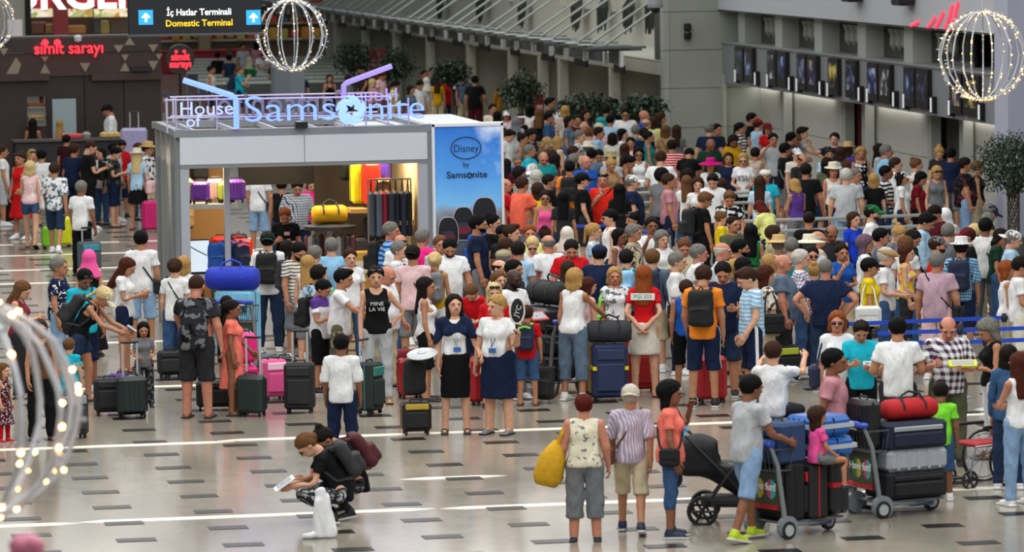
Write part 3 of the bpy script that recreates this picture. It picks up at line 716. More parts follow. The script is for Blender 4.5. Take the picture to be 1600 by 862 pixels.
for k, (v, x, y) in enumerate(cand):
    if k < 300: link('floor_inlay', dm, FL, loc=(x, y, 0.001))
    else: rest.box((x+.215, y+.155, 0.001), (.43, .27, .008))
o = rest.build('distant_inlays', [dashm], FL); o['kind'] = 'stuff'
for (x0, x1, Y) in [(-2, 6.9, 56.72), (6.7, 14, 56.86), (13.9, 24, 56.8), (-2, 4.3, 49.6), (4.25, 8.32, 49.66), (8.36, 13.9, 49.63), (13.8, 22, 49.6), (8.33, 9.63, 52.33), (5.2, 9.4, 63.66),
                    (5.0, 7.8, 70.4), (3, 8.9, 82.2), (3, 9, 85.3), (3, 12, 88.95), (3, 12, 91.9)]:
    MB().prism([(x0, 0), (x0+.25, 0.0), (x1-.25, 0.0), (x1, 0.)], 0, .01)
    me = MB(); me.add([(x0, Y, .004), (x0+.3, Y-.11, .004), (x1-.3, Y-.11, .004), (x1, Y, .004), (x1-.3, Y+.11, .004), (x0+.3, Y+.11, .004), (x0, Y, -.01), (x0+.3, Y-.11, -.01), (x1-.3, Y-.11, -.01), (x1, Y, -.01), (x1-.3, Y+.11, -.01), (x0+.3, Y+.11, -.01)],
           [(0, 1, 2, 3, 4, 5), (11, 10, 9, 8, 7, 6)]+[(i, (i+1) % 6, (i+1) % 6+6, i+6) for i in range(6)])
    me.build('pale_strip', [creamm], FL)  # pale cream strips with pointed ends, set into the floor
# ---- right side: near check-in block, along X = 26
pw = plain('painted_panel', 'b9bab4', .55, var=.06, scale=2); pgrey = plain('wall_greygreen', '969a92', .6, var=.05, scale=1.5); pfas = plain('fascia_grey', '7d8084', .5); pwhite = plain('beam_white', 'b8bcc2', .5)
pdark = plain('dark_window', '24261f', .15); pjoint = plain('joint_dark', '3e413d', .8); pcol = plain('column_grey', '9fa29d', .55)
X0 = 26.0; YN, YF = 83.5, 110.3
WR_ = struct(MB().box((X0+1.9, (YN+YF)/2, 3.4), (.3, YF-YN, 6.8)).build('wall_right', [pgrey]))
f_ = struct(MB().box((X0+.85, (86.2+110.3)/2, 2.76), (1.7, 24.1, 1.0)).build('trim_1', [pfas])); 
MB().box((X0+.83, (86.2+110.3)/2, 3.275), (1.74, 24.1, .03)).build('ledge', [plain('ledge_grey', '8b8e8e', .45)], f_)
struct(MB().box((X0+.7, (83+112.5)/2, 5.45), (1.6, 29.5, 2.75)).build('trim_2', [pwhite]))
MB().box((X0+.45, (83+112.5)/2, 4.085), (1.1, 29.5, .03)).build('soffit_edge', [plain('soffit_edge', '9a9da2', .5)], bpy.data.objects['trim_2'])
def ywall(px, X=X0): d = ray(px, 100); return X*d[1]/d[0]
for k, px in enumerate((1164, 1222, 1284, 1352, 1425)):          # short columns between the upper windows
    y = ywall(px, X0+.25); struct(MB().box((X0+.38, y, 3.68), (.42, .7, .86)).build('column', [pcol]))
ys = [ywall(px, X0+.25) for px in (1110, 1164, 1222, 1284, 1352, 1425, 1500)]
for k in range(6):
    a, b = ys[k]-.4, ys[k+1]+.4; c = (a+b)/2
    wdo = struct(MB().box((X0+.62, c, 3.68), (.06, a-b+.6, .84)).build('window_%d' % (k+1), [pdark]))
    for q in range(3):
        yy = b+(a-b)*(.3+.16*q); t = MB(); t.lathe([(.02, -.24), (.11, -.12), (.1, .1), (.16, .24)], 8, (X0+.5, yy, 3.72)); t.build('hanging_lamp', [plain('lamp_shade_grey', '8c9086', .4)], wdo)
# lower bays : pale panels, dark openings, posts
bays = [(1157, 1222, 0), (1222, 1314, 0), (1314, 1345, 1), (1354, 1452, 0), (1452, 1497, 2), (1507, 1566, 0)]
for k, (pa, pb, kind) in enumerate(bays):
    ya, yb = ywall(pa, X0+.9), ywall(pb, X0+.9); yc, ln = (ya+yb)/2, abs(ya-yb)
    if kind == 0:
        for z0_, z1_ in ((0, 1.13), (1.145, 2.28)):
            MB().box((X0+1.0, yc, (z0_+z1_)/2), (.06, ln-.02, z1_-z0_)).build('panel', [pw], WR_)
        MB().box((X0+1.02, yc, 1.14), (.05, ln-.02, 2.28)).build('panel_backing', [pjoint], WR_)
        lm = MB().box((X0+.88, yc, 2.235), (.14, ln*.7, .03)).build('under_ledge_lamp', [plain('lamp_glow', 'fffaf0', .5, emit=6)]); tag(lm, ['slim strip lamp beside the corner pier under the grey fascia', 'slim strip lamp over the first pale check-in panel', '', 'slim strip lamp over the middle pale check-in panel', '', 'slim strip lamp over the pale panel beside the white column'][k], 'lamp', 'strip lamps under the fascia')
    else:
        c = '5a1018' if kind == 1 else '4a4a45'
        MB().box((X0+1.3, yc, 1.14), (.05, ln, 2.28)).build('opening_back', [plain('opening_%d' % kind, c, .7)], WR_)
for px in (1222, 1318, 1349, 1452, 1502):
    y = ywall(px, X0+.7); struct(MB().box((X0+.8, y, 1.14), (.22, .3, 2.28)).build('column', [pcol]))
# flight screens in the fascia
scr = [(1150, 1163), (1165, 1178), (1201, 1214), (1216, 1230), (1247, 1261), (1263, 1278), (1296, 1311), (1323, 1339), (1357, 1373), (1375, 1393), (1414, 1431), (1433, 1452), (1486, 1504), (1507, 1532)]
pos = ['farthest left, beside the corner pier', 'second from the corner pier', 'third from the corner pier', 'fourth from the corner pier', 'fifth from the corner pier', 'sixth from the corner pier', 'single one left of the fascia middle', 'single one right of the fascia middle', 'left one of the pair past the middle', 'right one of the pair past the middle', 'left one beside the hanging ornament', 'right one beside the hanging ornament', 'left one behind the hanging ornament', 'right one behind the hanging ornament']
bez = plain('screen_bezel', '101112', .35)
def screen_mat(k):
    m, nt, b = newmat('screen_display_%d' % k); tc = N(nt, 'ShaderNodeTexCoord'); n = N(nt, 'ShaderNodeTexNoise'); n.inputs['Scale'].default_value = 3.2; mp = N(nt, 'ShaderNodeMapping'); mp.inputs['Location'].default_value = (k*3.1, k, k*2); L(nt, tc.outputs['Object'], mp.inputs[0]); L(nt, mp.outputs[0], n.inputs[0])
    cr = N(nt, 'ShaderNodeValToRGB'); e = cr.color_ramp.elements; e[0].position = .42; e[0].color = srgb('15171b'); e[1].position = .68; e[1].color = srgb(['8a94a8', '9aa0b8', 'c2c4c0', '7f9ac4', '6a7080', '9a8c50', 'b8a85a'][k % 7])
    q = cr.color_ramp.elements.new(.54); q.color = srgb(['2c3350', '343a6c', '3e4044', '2a3c60', '2c2f48', '3a3262', '4a4424'][k % 7]); L(nt, n.outputs[0], cr.inputs[0])
    L(nt, cr.outputs[0], b.inputs['Base Color']); L(nt, cr.outputs[0], b.inputs['Emission Color']); b.inputs['Emission Strength'].default_value = .25; b.inputs['Roughness'].default_value = .25; return m
for k, (pa, pb) in enumerate(scr):
    ya, yb = ywall(pa, X0-.06), ywall(pb, X0-.06); yc, ln = (ya+yb)/2, ya-yb
    t = empty('flight_screen', (X0-.05, yc, 2.38), 0, 'tall dark flight screen on the grey fascia, '+pos[k], 'screen', 'flight screens on the fascia')
    MB().box((0, 0, .42), (.1, ln, .84)).build('frame', [bez], t); MB().box((-.052, 0, .45), (.01, ln*.74, .56)).build('display', [screen_mat(k)], t)
lampm = plain('counter_number_white', 'd8dcdc', .4, emit=.35)
for k, px in enumerate((1149, 1180, 1199, 1233, 1245, 1281, 1293, 1342, 1355, 1396, 1412, 1455, 1483, 1530)):
    y = ywall(px, X0-.1); t = empty('counter_sign', (X0-.06, y, 2.36), 0, 'small white counter sign on the grey fascia, %s from the pier' % ['first', 'second', 'third', 'fourth', 'fifth', 'sixth', 'seventh', 'eighth', 'ninth', 'tenth', 'eleventh', 'twelfth', 'thirteenth', 'fourteenth'][k], 'sign', 'counter signs on the fascia')
    MB().box((0, 0, .13), (.1, .16, .36)).build('case', [bez], t); MB().box((-.055, 0, .13), (.012, .1, .3)).build('face', [lampm], t)
for (px, z, nm, lb) in ((1338, 4.9, 'loudspeaker', 'dark box loudspeaker on the white beam'), (1418, 4.95, 'loudspeaker', 'dark box loudspeaker on the beam, nearer the red glow')):
    y = ywall(px, X0-.2); t = empty(nm, (X0-.3, y, 4.55), 0, lb, 'loudspeaker', 'loudspeakers on the beam'); MB().box((0, 0, .2), (.34, .7, .4), bev=.04).build('case', [bez], t); MB().box((.2, 0, .2), (.2, .08, .08)).build('bracket', [pcol], t)
# red neon reflection on the beam, imitated by glowing tubes
t = empty('red_reflection', (X0-.13, ywall(1470, X0-.1), 4.12), 0, 'red strokes imitating a neon reflection on the lower edge of the white beam', 'neon light'); nr = plain('reflection_rose', 'f0405c', .4, emit=.9)
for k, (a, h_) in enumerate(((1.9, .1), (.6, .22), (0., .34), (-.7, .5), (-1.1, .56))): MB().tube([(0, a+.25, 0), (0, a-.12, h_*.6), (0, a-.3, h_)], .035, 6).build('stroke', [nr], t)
# big pale column at the right edge
struct(MB().box((25.42+1.2, 84.2, 4), (2.4, .9, 8)).build('column', [plain('column_lavender', 'a9abbd', .5)]))
# corner pier facing the camera
PYR = struct(MB().box((24.53+1.9, 111.0, 4), (3.8, 1.2, 8)).build('wall_pier', [pjoint]))
for z0_, z1_ in ((0, 1.13), (1.145, 2.12), (2.135, 3.08), (3.095, 4.05), (4.065, 5.2)):
    MB().box((24.6+1.6, 110.37, (z0_+z1_)/2), (3.2, .1, z1_-z0_)).build('panel', [pgrey], PYR)
    MB().box((24.55, 110.5, (z0_+z1_)/2), (.14, .4, z1_-z0_)).build('edge_strip', [pcol], PYR)
d_ = aty(1075, 49, 110.2); MB().lathe([(.09, -.2), (.1, -.05), (.07, 0), (.1, .05), (.09, .2)], 10, (d_[0], 110.25, d_[2])).build('wall_lamp', [bez], PYR)
c_ = aty(1024, 12, 108); t = empty('security_camera', c_, 0, 'grey dome security camera at the top of the corner pier', 'camera'); MB().lathe([(.02, .28), (.16, .25), (.2, .08), (.2, 0)], 14).build('housing', [plain('dome_grey', '8a8f92', .4)], t); MB().lathe([(.13, 0), (.1, -.1), (.03, -.15)], 12).build('lens', [bez], t)
MB().box((.3, 0, .22), (.4, .06, .06)).build('arm', [pcol], t)
# ---- far check-in row, X = 23.6, with canopy and rods
XF = 24.5; YA, YB = 110.4, 185
ub = plain('wall_warmgrey', 'bab9ad', .6, var=.05, scale=1)
WF = struct(MB().box((XF+2.3, (YA+YB)/2, 3.6), (.3, YB-YA, 7.2)).build('wall_far', [ub]))
tr = struct(MB().box((XF+.1, (YA+YB)/2, 2.62), (.2, YB-YA, .34)).build('trim_3', [plain('counter_beam', 'b2b2a6', .55)]))
struct(MB().box((XF+1.1, (YA+YB)/2, 2.8), (2.2, YB-YA, .05)).build('trim_4', [plain('roof_slab', 'b4b4a8', .6)]))
pil = plain('pilaster', 'c3c2b4', .55); bay = plain('bay_panel', 'a2a398', .6)
pxs = (523, 567, 615, 667, 730, 795, 842, 873, 953, 1044)
for k, px in enumerate(pxs[:-1]):
    y = ywall(px, XF); struct(MB().box((XF+.12, y, 1.22), (.26, .3, 2.44)).build('column', [pil]))
for k in range(len(pxs)-1):
    ya, yb = ywall(pxs[k], XF), ywall(pxs[k+1], XF); yc, ln = (ya+yb)/2, ya-yb-.4
    for z0_, z1_ in ((0, 1.15), (1.165, 2.45)): MB().box((XF+1.5, yc, (z0_+z1_)/2), (.08, ln, z1_-z0_)).build('panel', [bay], WF)
    if k < len(pxs)-2: MB().box((XF+.9, yb+.28, 1.22), (1.3, .08, 2.44)).build('side_panel', [pil], WF)
    if k in (1, 2, 3, 4, 5):
        t = empty('notice_board', (XF+1.42, yc-ln*.18, 1.55), 0, 'pale notice sheet with pictograms inside check-in bay, %s' % ['second from the far end', 'third from the far end', 'fourth from the far end', 'fifth from the far end', 'nearest the leafy tree'][k-1], 'notice', 'notices in the check-in bays')
        MB().box((0, 0, 0), (.02, ln*.42, .9)).build('sheet', [plain('sheet', 'c9cac4', .6)], t)
        for q in range(4): MB().box((-.015, (q-1.5)*ln*.09, -.2), (.01, .12, .16)).build('pictogram', [plain('sheet_ink', '45484c', .6)], t)
gl = plain('smoked_glass', '585c5e', .2); cl = plain('clip_white', 'd0d4d4', .5)
y = YA+.3; k = 0
XS = XF-1.0; zs_ = atx(800, 65, XS)[2]; zc_ = atx(800, 50, XS-.2)[2]
hdr = empty('screen_rail', (XS, YA, zs_), 0, 'long rail of small dark check-in screens under the far glass canopy', 'screen rail')
MB().box((.04, (YB-YA)/2-3, .3), (.05, YB-YA-8, .05)).build('rail', [pcol], hdr)
while y < YB-6:
    ln = 2.3 if k % 3 else 1.7
    MB().box((0, y+ln/2-YA, 0), (.06, ln-.3, .34)).build('screen', [gl], hdr); MB().box((-.03, y-YA, -.02), (.08, .2, .4)).build('clip', [cl], hdr)
    if k % 2 == 0: MB().box((.1, y+ln/2-YA, -.3), (.06, ln*.7, .2)).build('number_box', [bez], hdr)
    y += ln+.3; k += 1
cano = empty('glass_canopy', (XS-.35, YA, zc_), 0, 'grey glass canopy hung on slanting rods over the far check-in desks', 'canopy')
stg = plain('steel_grey', '6c706e', .4, metal=.4); rdm = plain('rod_steel', '9aa09c', .35, metal=.5); cg = plain('canopy_glass', '858b86', .25)
brm = MB().box((.2, 0, -.04), (1.5, .2, .06)).mesh('bracket', [stg]); clm = MB().box((-.5, .5, .03), (.3, .5, .02)).mesh('clip', [cl]); pnm = MB().box((.15, .9, 0), (1.0, 1.5, .02)).mesh('glass_pane', [cg]); rdmsh = MB().tube([(-.1, 0, .03), (3.5, .5, 2.35)], .035, 5).mesh('rod', [rdm])
y = .3; k = 0
while y < YB-YA-2:
    if k % 2 == 0: link('glass_pane', pnm, cano, loc=(0, y, 0))
    link('bracket', brm, cano, loc=(-.12*(k % 2), y, 0)); link('bracket', brm, cano, loc=(.05, y+.75, -.08)); link('clip', clm, cano, loc=(0, y, 0))
    if k % 4 != 3: link('rod', rdmsh, cano, loc=(0, y, 0))
    y += 1.7; k += 1
for k, px in enumerate((690, 755, 818, 905, 945, 985, 1020)):       # dark window reflections behind the rods, modelled as clusters
    y = ywall(px, XF+1.9); t = empty('reflection_shape', (XF+2.0, y, atx(px, 12 if px > 800 else 3, XF+2)[2]), 0, 'dark cluster shaped as window reflection above the far canopy, number %s from the far end' % ['one', 'two', 'three', 'four', 'five', 'six', 'seven', 'eight'][k], 'plant', 'reflections above the canopy')
    mb = MB()
    for q in range(7):
        a = random.uniform(-.5, .5); mb.tube([(-.05, a*.4, .3), (-.15, a, 0), (-.2, a*1.25, -.45-random.random()*.3)], [.05, .1, .02], 5)
    mb.build('reflection_lobes', [plain('reflection_dark', '22261f', .7)], t)
    struct(MB().box((XF+2.1, y+3.2, 5.2), (.16, .5, 3.0)).build('column', [pil]))
# ---- far end of the hall
struct(MB().box((20, 214, 5), (90, .5, 10)).build('wall_back', [plain('back_wall', '6b6258', .7, var=.2, scale=.4)]))
struct(MB().box((-22, 130, 6), (.4, 230, 12)).build('wall_left', [plain('left_wall', 'b8b8b2', .6)]))
# ---- bakery front, facing the camera at Y = 112
brn = plain('bakery_brown', '32241f', .45, var=.2, scale=2); brn2 = plain('bakery_brown_light', '3f2c26', .5, var=.15, scale=2); tri = plain('triangle_tan', '8f8270', .5)
YB_ = 112.0
bk = empty('bakery', (7.0, YB_, 0), 0, 'dark brown bakery front with tan triangles and red neon lettering', 'shop front')
def Bx(px, py, dy=0.): p = aty(px, py, YB_+dy); return p[0]-7.0, p[2]
x1 = Bx(250, 60)[0]
for a, b in ((-6, Bx(42, 150)[0]), (Bx(73, 150)[0], Bx(130, 100)[0]), (Bx(130, 100)[0]+.02, Bx(192, 100)[0]), (Bx(192, 100)[0]+.02, x1)):
    MB().box(((a+b)/2, .2, 1.35), (b-a, .4, 2.7)).build('wall_panel', [brn], bk)
MB().box(((Bx(42, 150)[0]+Bx(73, 150)[0])/2, .2, 2.45), (Bx(73, 150)[0]-Bx(42, 150)[0], .4, .5)).build('door_header', [brn], bk)
MB().box((x1/2-3, .12, 3.0), (x1+6, .55, .55)).build('fascia', [brn2], bk); MB().box((x1/2-3, .1, 3.48), (x1+6, .62, .36)).build('fascia', [brn], bk)
MB().box((x1/2-3, .2, 3.68), (x1+6, .7, .05)).build('cap', [plain('cap_grey', '55504c', .5)], bk)
for a, b, z in ((0, 76, 121), (142, 252, 120)):
    xa, za = Bx(a, z); xb, _ = Bx(b, z); MB().box(((xa+xb)/2-(3 if a == 0 else 0), -.1, za), (xb-xa+(6 if a == 0 else 0), .3, .18)).build('rail_beam', [brn2], bk)
for pts in ([(-2, 75), (12, 75), (5, 87)], [(51, 74), (62, 74), (57, 86)], [(8, 116), (24, 89), (32, 100), (27, 116)], [(63, 88), (75, 88), (69, 97)], [(61, 115), (78, 115), (69, 99)], [(123, 98), (140, 98), (132, 112)], [(176, 70), (192, 70), (184, 82)], [(193, 70), (210, 70), (201, 58)],
            [(188, 85), (200, 85), (194, 95)], [(186, 111), (202, 111), (194, 97)], [(230, 69), (246, 69), (238, 81)], [(242, 84), (252, 84), (247, 94)], [(230, 95), (246, 95), (238, 110)]):
    zz = [Bx(*p) for p in pts]; yy = -.19 if max(p[1] for p in pts) < 88 else -.18
    mb = MB(); mb.prism(zz, yy-.03, yy+.3 if yy > -.185 else yy+.1); mb.build('triangle', [tri], bk)
neon = neon_mat('neon_red', 'ff2a3c', 1.8)
xa, za = Bx(106, 75); text('lettering', 'simit sarayı', .42, neon, bk, (xa, -.3, za), bold=.003, depth=.06, sx=.92)
for px in (69, 88): xx, zz = Bx(px, 66); MB().lathe([(.085, -.03), (.085, .03)], 12, M=Matrix.Translation((xx, -.3, zz)) @ Matrix.Rotation(PI/2, 4, 'X')).build('lettering_dot', [neon], bk)
xx, zz = Bx(218, 107); MB().box((xx, -.25, zz), (.5, .25, .12)).build('heater', [bez], bk)
xx, zz = Bx(120, 60); MB().lathe([(.02, -.09), (.09, -.05), (.1, .05), (.04, .1)], 10, (xx, -.3, zz)).build('spotlight', [plain('spot_white', 'c8ccd0', .4)], bk)
# lit doorway shelves
xa, za = Bx(43, 133); xb, zb = Bx(72, 198)
MB().box(((xa+xb)/2, .5, (za+zb)/2), (xb-xa+.1, .1, za-zb)).build('doorway_back', [plain('doorway_lit', 'a09a94', .6, emit=.15)], bk)
for py, c in ((165, 'b8703c'), (184, 'd8b468')):
    _, z = Bx(50, py); MB().box(((xa+xb)/2, .3, z-.05), (xb-xa, .3, .04)).build('shelf', [pcol], bk)
    mb = MB()
    for q in range(5): mb.lathe([(.02, 0), (.06, .02), (.07, .05), (.03, .09)], 7, (xa+(q+.5)*(xb-xa)/5, .22, z-.03))
    tag(mb.build('pastry_row', [plain('pastry_'+c, c, .6)], bk), 'pastries on the lit shelf', None)
MB().box((xb-.07, .42, za-.28), (.1, .1, .5)).build('red_strip', [plain('red_strip', 'a8242c', .5)], bk)
# counter, fridge panel
xa, _ = Bx(20, 200); xb, _ = Bx(196, 200)
ct = empty('bakery_counter', (7.0+(xa+xb)/2, YB_-3.2, 0), 0, 'long black bakery counter in front of the brown front', 'counter')
w_ = (aty(196, 200, YB_-3.2)-aty(20, 200, YB_-3.2))[0]; ct.location.x = float((aty(196, 200, YB_-3.2)+aty(20, 200, YB_-3.2))[0]/2)
MB().box((0, 0, .62), (w_, .7, 1.24), bev=.03).build('body', [plain('counter_black', '1b1a1c', .5)], ct); MB().box((0, 0, 1.27), (w_+.06, .8, .05)).build('worktop', [plain('worktop', '4c4744', .35)], ct)
ct2 = empty('menu_board', aty(100, 195, YB_-1.5)*np.array([1, 1, 0]), 0, 'blank pale blue-grey board standing behind the bakery counter', 'board')
xl = aty(81, 155, YB_-1.5); xr = aty(119, 195, YB_-1.5); MB().box((0, 0, xl[2]/2), (xr[0]-xl[0], .12, xl[2])).build('panel', [plain('board_bluegrey', '9aabb0', .5)], ct2); ct2.location.x = float((xl[0]+xr[0])/2)
MB().box(((xl[0]-xr[0])/2-.03, 0, xl[2]/2), (.06, .16, xl[2]+.02)).build('frame', [bez], ct2)
p = aty(112, 198, YB_-3.2); t = empty('tray_of_food', (p[0], YB_-3.2, 1.295), 0, 'red tray with packets on the black bakery counter', 'tray'); MB().box((0, 0, .06), (.5, .3, .12), bev=.03).build('tray', [plain('tray_red', 'c8404a', .5)], t); MB().lathe([(.1, .0), (.12, .1), (.05, .16)], 10, (.35, 0, 0)).build('bun', [plain('bun_grey', '8c8c84', .5)], t)
p = aty(175, 196, YB_-3.2); t = empty('bread_heap', (p[0], YB_-3.2, 1.295), 0, 'heap of bread rolls on the counter before the baker', 'bread')
for q in range(6): MB().lathe([(.02, 0), (.1, .03), (.09, .1), (.02, .14)], 8, ((q % 3)*.16-.2, (q//3)*.15, 0)).build('roll', [plain('bread', 'c9a860', .7)], t)
# round neon sign on a post
p = aty(281, 92, 111.5); t = empty('round_sign', (p[0], 111.5, 0), 0, 'round black sign with red neon lettering on a post', 'sign')
Mx = Matrix.Translation((0, 0, p[2])) @ Matrix.Rotation(PI/2, 4, 'X'); MB().lathe([(.36, -.08), (.37, 0), (.36, .08)], 28, M=Mx).build('disc', [plain('disc_black', '1c191a', .4)], t)
MB().tube([(0, 0.02, 0), (0, 0.02, p[2]-.36)], .03, 8).build('post', [bez], t)
text('lettering', 'simit', .24, neon, t, (0, -.12, p[2]+.05), bold=.008); text('lettering', 'sarayı', .24, neon, t, (0, -.12, p[2]-.13), bold=.008)
for s in (-.1, .1): MB().lathe([(.04, -.02), (.04, .02)], 10, M=Matrix.Translation((s, -.12, p[2]+.19)) @ Matrix.Rotation(PI/2, 4, 'X')).build('lettering_dot', [neon], t)
# ---- burger restaurant behind and above
YG = 128.0
bg = empty('restaurant', (7, YG, 0), 0, 'restaurant front with white lettering on a red band and lit menu boards', 'shop front')
def Gx(px, py): p = aty(px, py, YG); return p[0]-7, p[2]
xa, za = Gx(47, 12); xb, zb = Gx(203, -40)
MB().box(((xa+xb)/2, 0, (za+zb)/2), (xb-xa, .3, zb-za)).build('sign_band', [plain('sign_red', 'a81420', .4, emit=.15)], bg)
xt, zt = Gx(185, -6); text('lettering', 'BURGER KING', 1.18, plain('letter_white', 'ffffff', .4, emit=.9), bg, (xt+.05, -.2, zt+.04), bold=.03, sx=1.02)
xl, zl = Gx(-20, -40); xr, zr = Gx(41, 70); MB().box(((xl+xr)/2, -.1, 2.6), (xr-xl, .4, 5.2)).build('side_wall', [plain('side_wall', '8d8b80', .6)], bg)
xp, zp = Gx(22, 44); MB().box((xp, -.33, zp), (.42, .03, .5)).build('poster', [plain('poster_white', 'd8d4d4', .5)], bg); MB().tube([(Gx(42, 0)[0], -.3, .2), (Gx(42, 0)[0], -.3, 6)], .09, 8).build('post', [bez], bg)
def menu_mat():
    m, nt, b = newmat('menu_photos'); tc = N(nt, 'ShaderNodeTexCoord'); v = N(nt, 'ShaderNodeTexVoronoi'); v.inputs['Scale'].default_value = 6; L(nt, tc.outputs['Object'], v.inputs[0]); h = N(nt, 'ShaderNodeValToRGB'); e = h.color_ramp.elements
    e[0].color = srgb('f4f0e8'); e[1].color = srgb('c8803c'); e.new(.35).color = srgb('e8d8b0'); e.new(.7).color = srgb('88a050'); s = N(nt, 'ShaderNodeSeparateColor'); L(nt, v.outputs['Color'], s.inputs[0]); L(nt, s.outputs[0], h.inputs[0]); L(nt, h.outputs[0], b.inputs['Base Color']); L(nt, h.outputs[0], b.inputs['Emission Color']); b.inputs['Emission Strength'].default_value = .6; return m
mm_ = menu_mat()
for a, b in ((47, 89), (99, 146), (146, 205)):
    x0_, z0_ = Gx(a, 27); x1_, z1_ = Gx(b, 13); MB().box(((x0_+x1_)/2, .1, (z0_+z1_)/2), (x1_-x0_-.05, .1, z1_-z0_)).build('menu_board', [mm_], bg)
xa, za = Gx(47, 58); xb, zb = Gx(205, 27); MB().box(((xa+xb)/2, 1.2, zb/2), (xb-xa, .1, zb)).build('kitchen_back', [plain('kitchen', '5a4a3e', .6, var=.3, scale=1.2)], bg)
xq, zq = Gx(94, 20); MB().box((xq, -.05, 3.0), (.42, .3, 3.6)).build('pillar', [plain('pillar_red', '7a1c22', .5)], bg)
for px, c, w_, h_ in ((62, '6b3a2a', .5, .35), (80, '8c6a3c', .4, .3), (118, 'a0682c', .7, .25), (155, '3a3a3c', .25, .5), (168, '8c7a3c', .35, .4), (188, '4a3a28', .6, .6)):
    x0_, z0_ = Gx(px, 54); MB().box((x0_, .6, z0_+h_/2), (w_, .3, h_), bev=.04).build('kitchen_item', [plain('kit_'+c, c, .5)], bg)
MB().box(((xa+xb)/2, .3, za-.05), (xb-xa, .8, .1)).build('worktop', [pcol], bg); MB().box(((xa+xb)/2, .5, (za-.1)/2), (xb-xa, .5, za-.1)).build('counter', [brn], bg)
# ---- colourful shop behind the food court
YS = 196.0
ss = empty('market_stand', (20, YS, 0), 0, 'bright market stand with rows of orange and yellow goods behind the food court', 'stand')
xl = aty(250, 60, YS)[0]-20; xr = aty(520, 60, YS)[0]-20
MB().box(((xl+xr)/2, 1, 2), (xr-xl, .2, 6)).build('back', [plain('stand_back', '7a6a50', .6)], ss)
for r_, (z, cs) in enumerate(((2.55, ('d06a2c', 'c8a040', 'b05030', '889a48')), (1.75, ('e0702c', 'd8b03c', '48808c', 'd05030')), (1.05, ('e0a83c', 'd8902c', 'e8582c', 'c8b85a')))):
    MB().box(((xl+xr)/2, .5, z), (xr-xl, .7, .08)).build('shelf', [plain('shelf_pale', 'c9c4b8', .5)], ss)
    n = 16
    for q in range(n):
        c = cs[(q*7+r_) % 4]; MB().box((xl+(q+.5)*(xr-xl)/n, .3, z+.24), ((xr-xl)/n*.8, .4, .3+.12*((q*5) % 3)), bev=.06).build('goods', [plain('goods_'+c, c, .5)], ss)
MB().box((aty(318, 60, YS)[0]-20, -.2, 2), (.5, .5, 5)).build('pillar', [plain('stand_pillar', '9a8a68', .6)], ss)
for q, px in enumerate((262, 325, 392)):
    p = aty(px, 108, 186.); t = empty('bar_table', (p[0], 186, 0), 0, 'red food court counter block, %s from the left' % ['first', 'second', 'third'][q], 'counter', 'red counters in the food court'); MB().box((0, 0, .45), (1.5, .8, .9), bev=.05).build('body', [plain('counter_red', 'a01c28', .4)], t); MB().box((0, 0, .93), (1.6, .9, .06)).build('top', [plain('top_red', 'c0303a', .35)], t)
# steel queue rails behind the kiosk
stl = plain('steel_rail', 'b4bab6', .3, metal=.55)
for r_ in range(8):
    Y = 150+r_*3.4; xa = aty(292 if r_ > 2 else 310, 120, Y)[0]; xb = aty(575-r_*8, 120, Y)[0]
    t = empty('queue_rail', (xa, Y, 0), 0, 'long steel queue rail behind the shop roof, %s from the front' % ['first', 'second', 'third', 'fourth', 'fifth', 'sixth', 'seventh', 'eighth'][r_], 'rail', 'steel queue rails in the food court')
    MB().box(((xb-xa)/2, 0, .96), (xb-xa, .1, .09)).build('rail', [plain('rail_pale', 'c2c8c2', .5)], t); MB().box(((xb-xa)/2, 0.02, .72), (xb-xa, .04, .3)).build('rail_panel', [plain('rail_dark', '4c524e', .6)], t)  # dark sheet under each rail stands for the shaded gap
    for q in range(5): MB().tube([(q*(xb-xa)/4, 0, 0), (q*(xb-xa)/4, 0, .98)], .03, 6).build('post', [stl], t)
# row of nested trolleys beyond the kiosk, left
p0 = aty(257, 150, 140)
for q in range(7):
    t = empty('nested_trolley', (p0[0]+q*.28, 140+q*.1, 0), PI/2, 'luggage trolley nested in the row beneath the round sign, %s from the left' % ['first', 'second', 'third', 'fourth', 'fifth', 'sixth', 'seventh'][q], 'trolley', 'nested luggage trolleys')
    MB().tube([(-.3, 0, .1), (-.3, 0, 1.0), (.3, 0, 1.0), (.3, 0, .1)], .03, 6).build('frame', [stl], t); MB().box((0, 0, 1.0), (.7, .07, .07)).build('handle', [plain('handle_navy', '24406c', .4)], t)
    MB().box((0, .02, .62), (.5, .03, .3)).build('panel', [plain('panel_red', 'a0303a', .5)], t)
    for s in (-.3, .3): MB().lathe([(.08, -.03), (.08, .03)], 8, M=Matrix.Translation((s, 0, .08)) @ Matrix.Rotation(PI/2, 4, 'Y')).build('wheel', [bez], t)
# grey totem and hanging signboard
p = aty(450, 150, 120.); t = empty('grey_totem', (p[0], 120, 0), 0, 'plain blue-grey totem box behind the shop roof', 'totem'); zt = aty(450, 104, 120)[2]; w_ = (aty(474, 104, 120)-aty(427, 104, 120))[0]
MB().box((-w_/4, 0, zt/2), (w_/2-.005, .8, zt)).build('panel', [plain('totem_grey', '6c737d', .5)], t); MB().box((w_/4, 0, zt/2), (w_/2-.005, .8, zt)).build('panel', [plain('totem_grey2', '747b85', .5)], t)
p = aty(304, 20, 76.); sg = empty('hanging_signboard', (p[0], 76, 4.68), 0, 'black hanging direction sign with white and yellow lettering and blue arrows', 'sign')
w_ = (aty(408, 30, 76)-aty(200, 30, 76))[0]; MB().box((0, 0, .42), (w_, .14, .84), bev=.015).build('panel', [plain('sign_black', '14181c', .35)], sg)
MB().box((0, 0, .0), (w_+.04, .2, .04)).build('lower_edge', [plain('sign_edge', '4a4e52', .4)], sg)
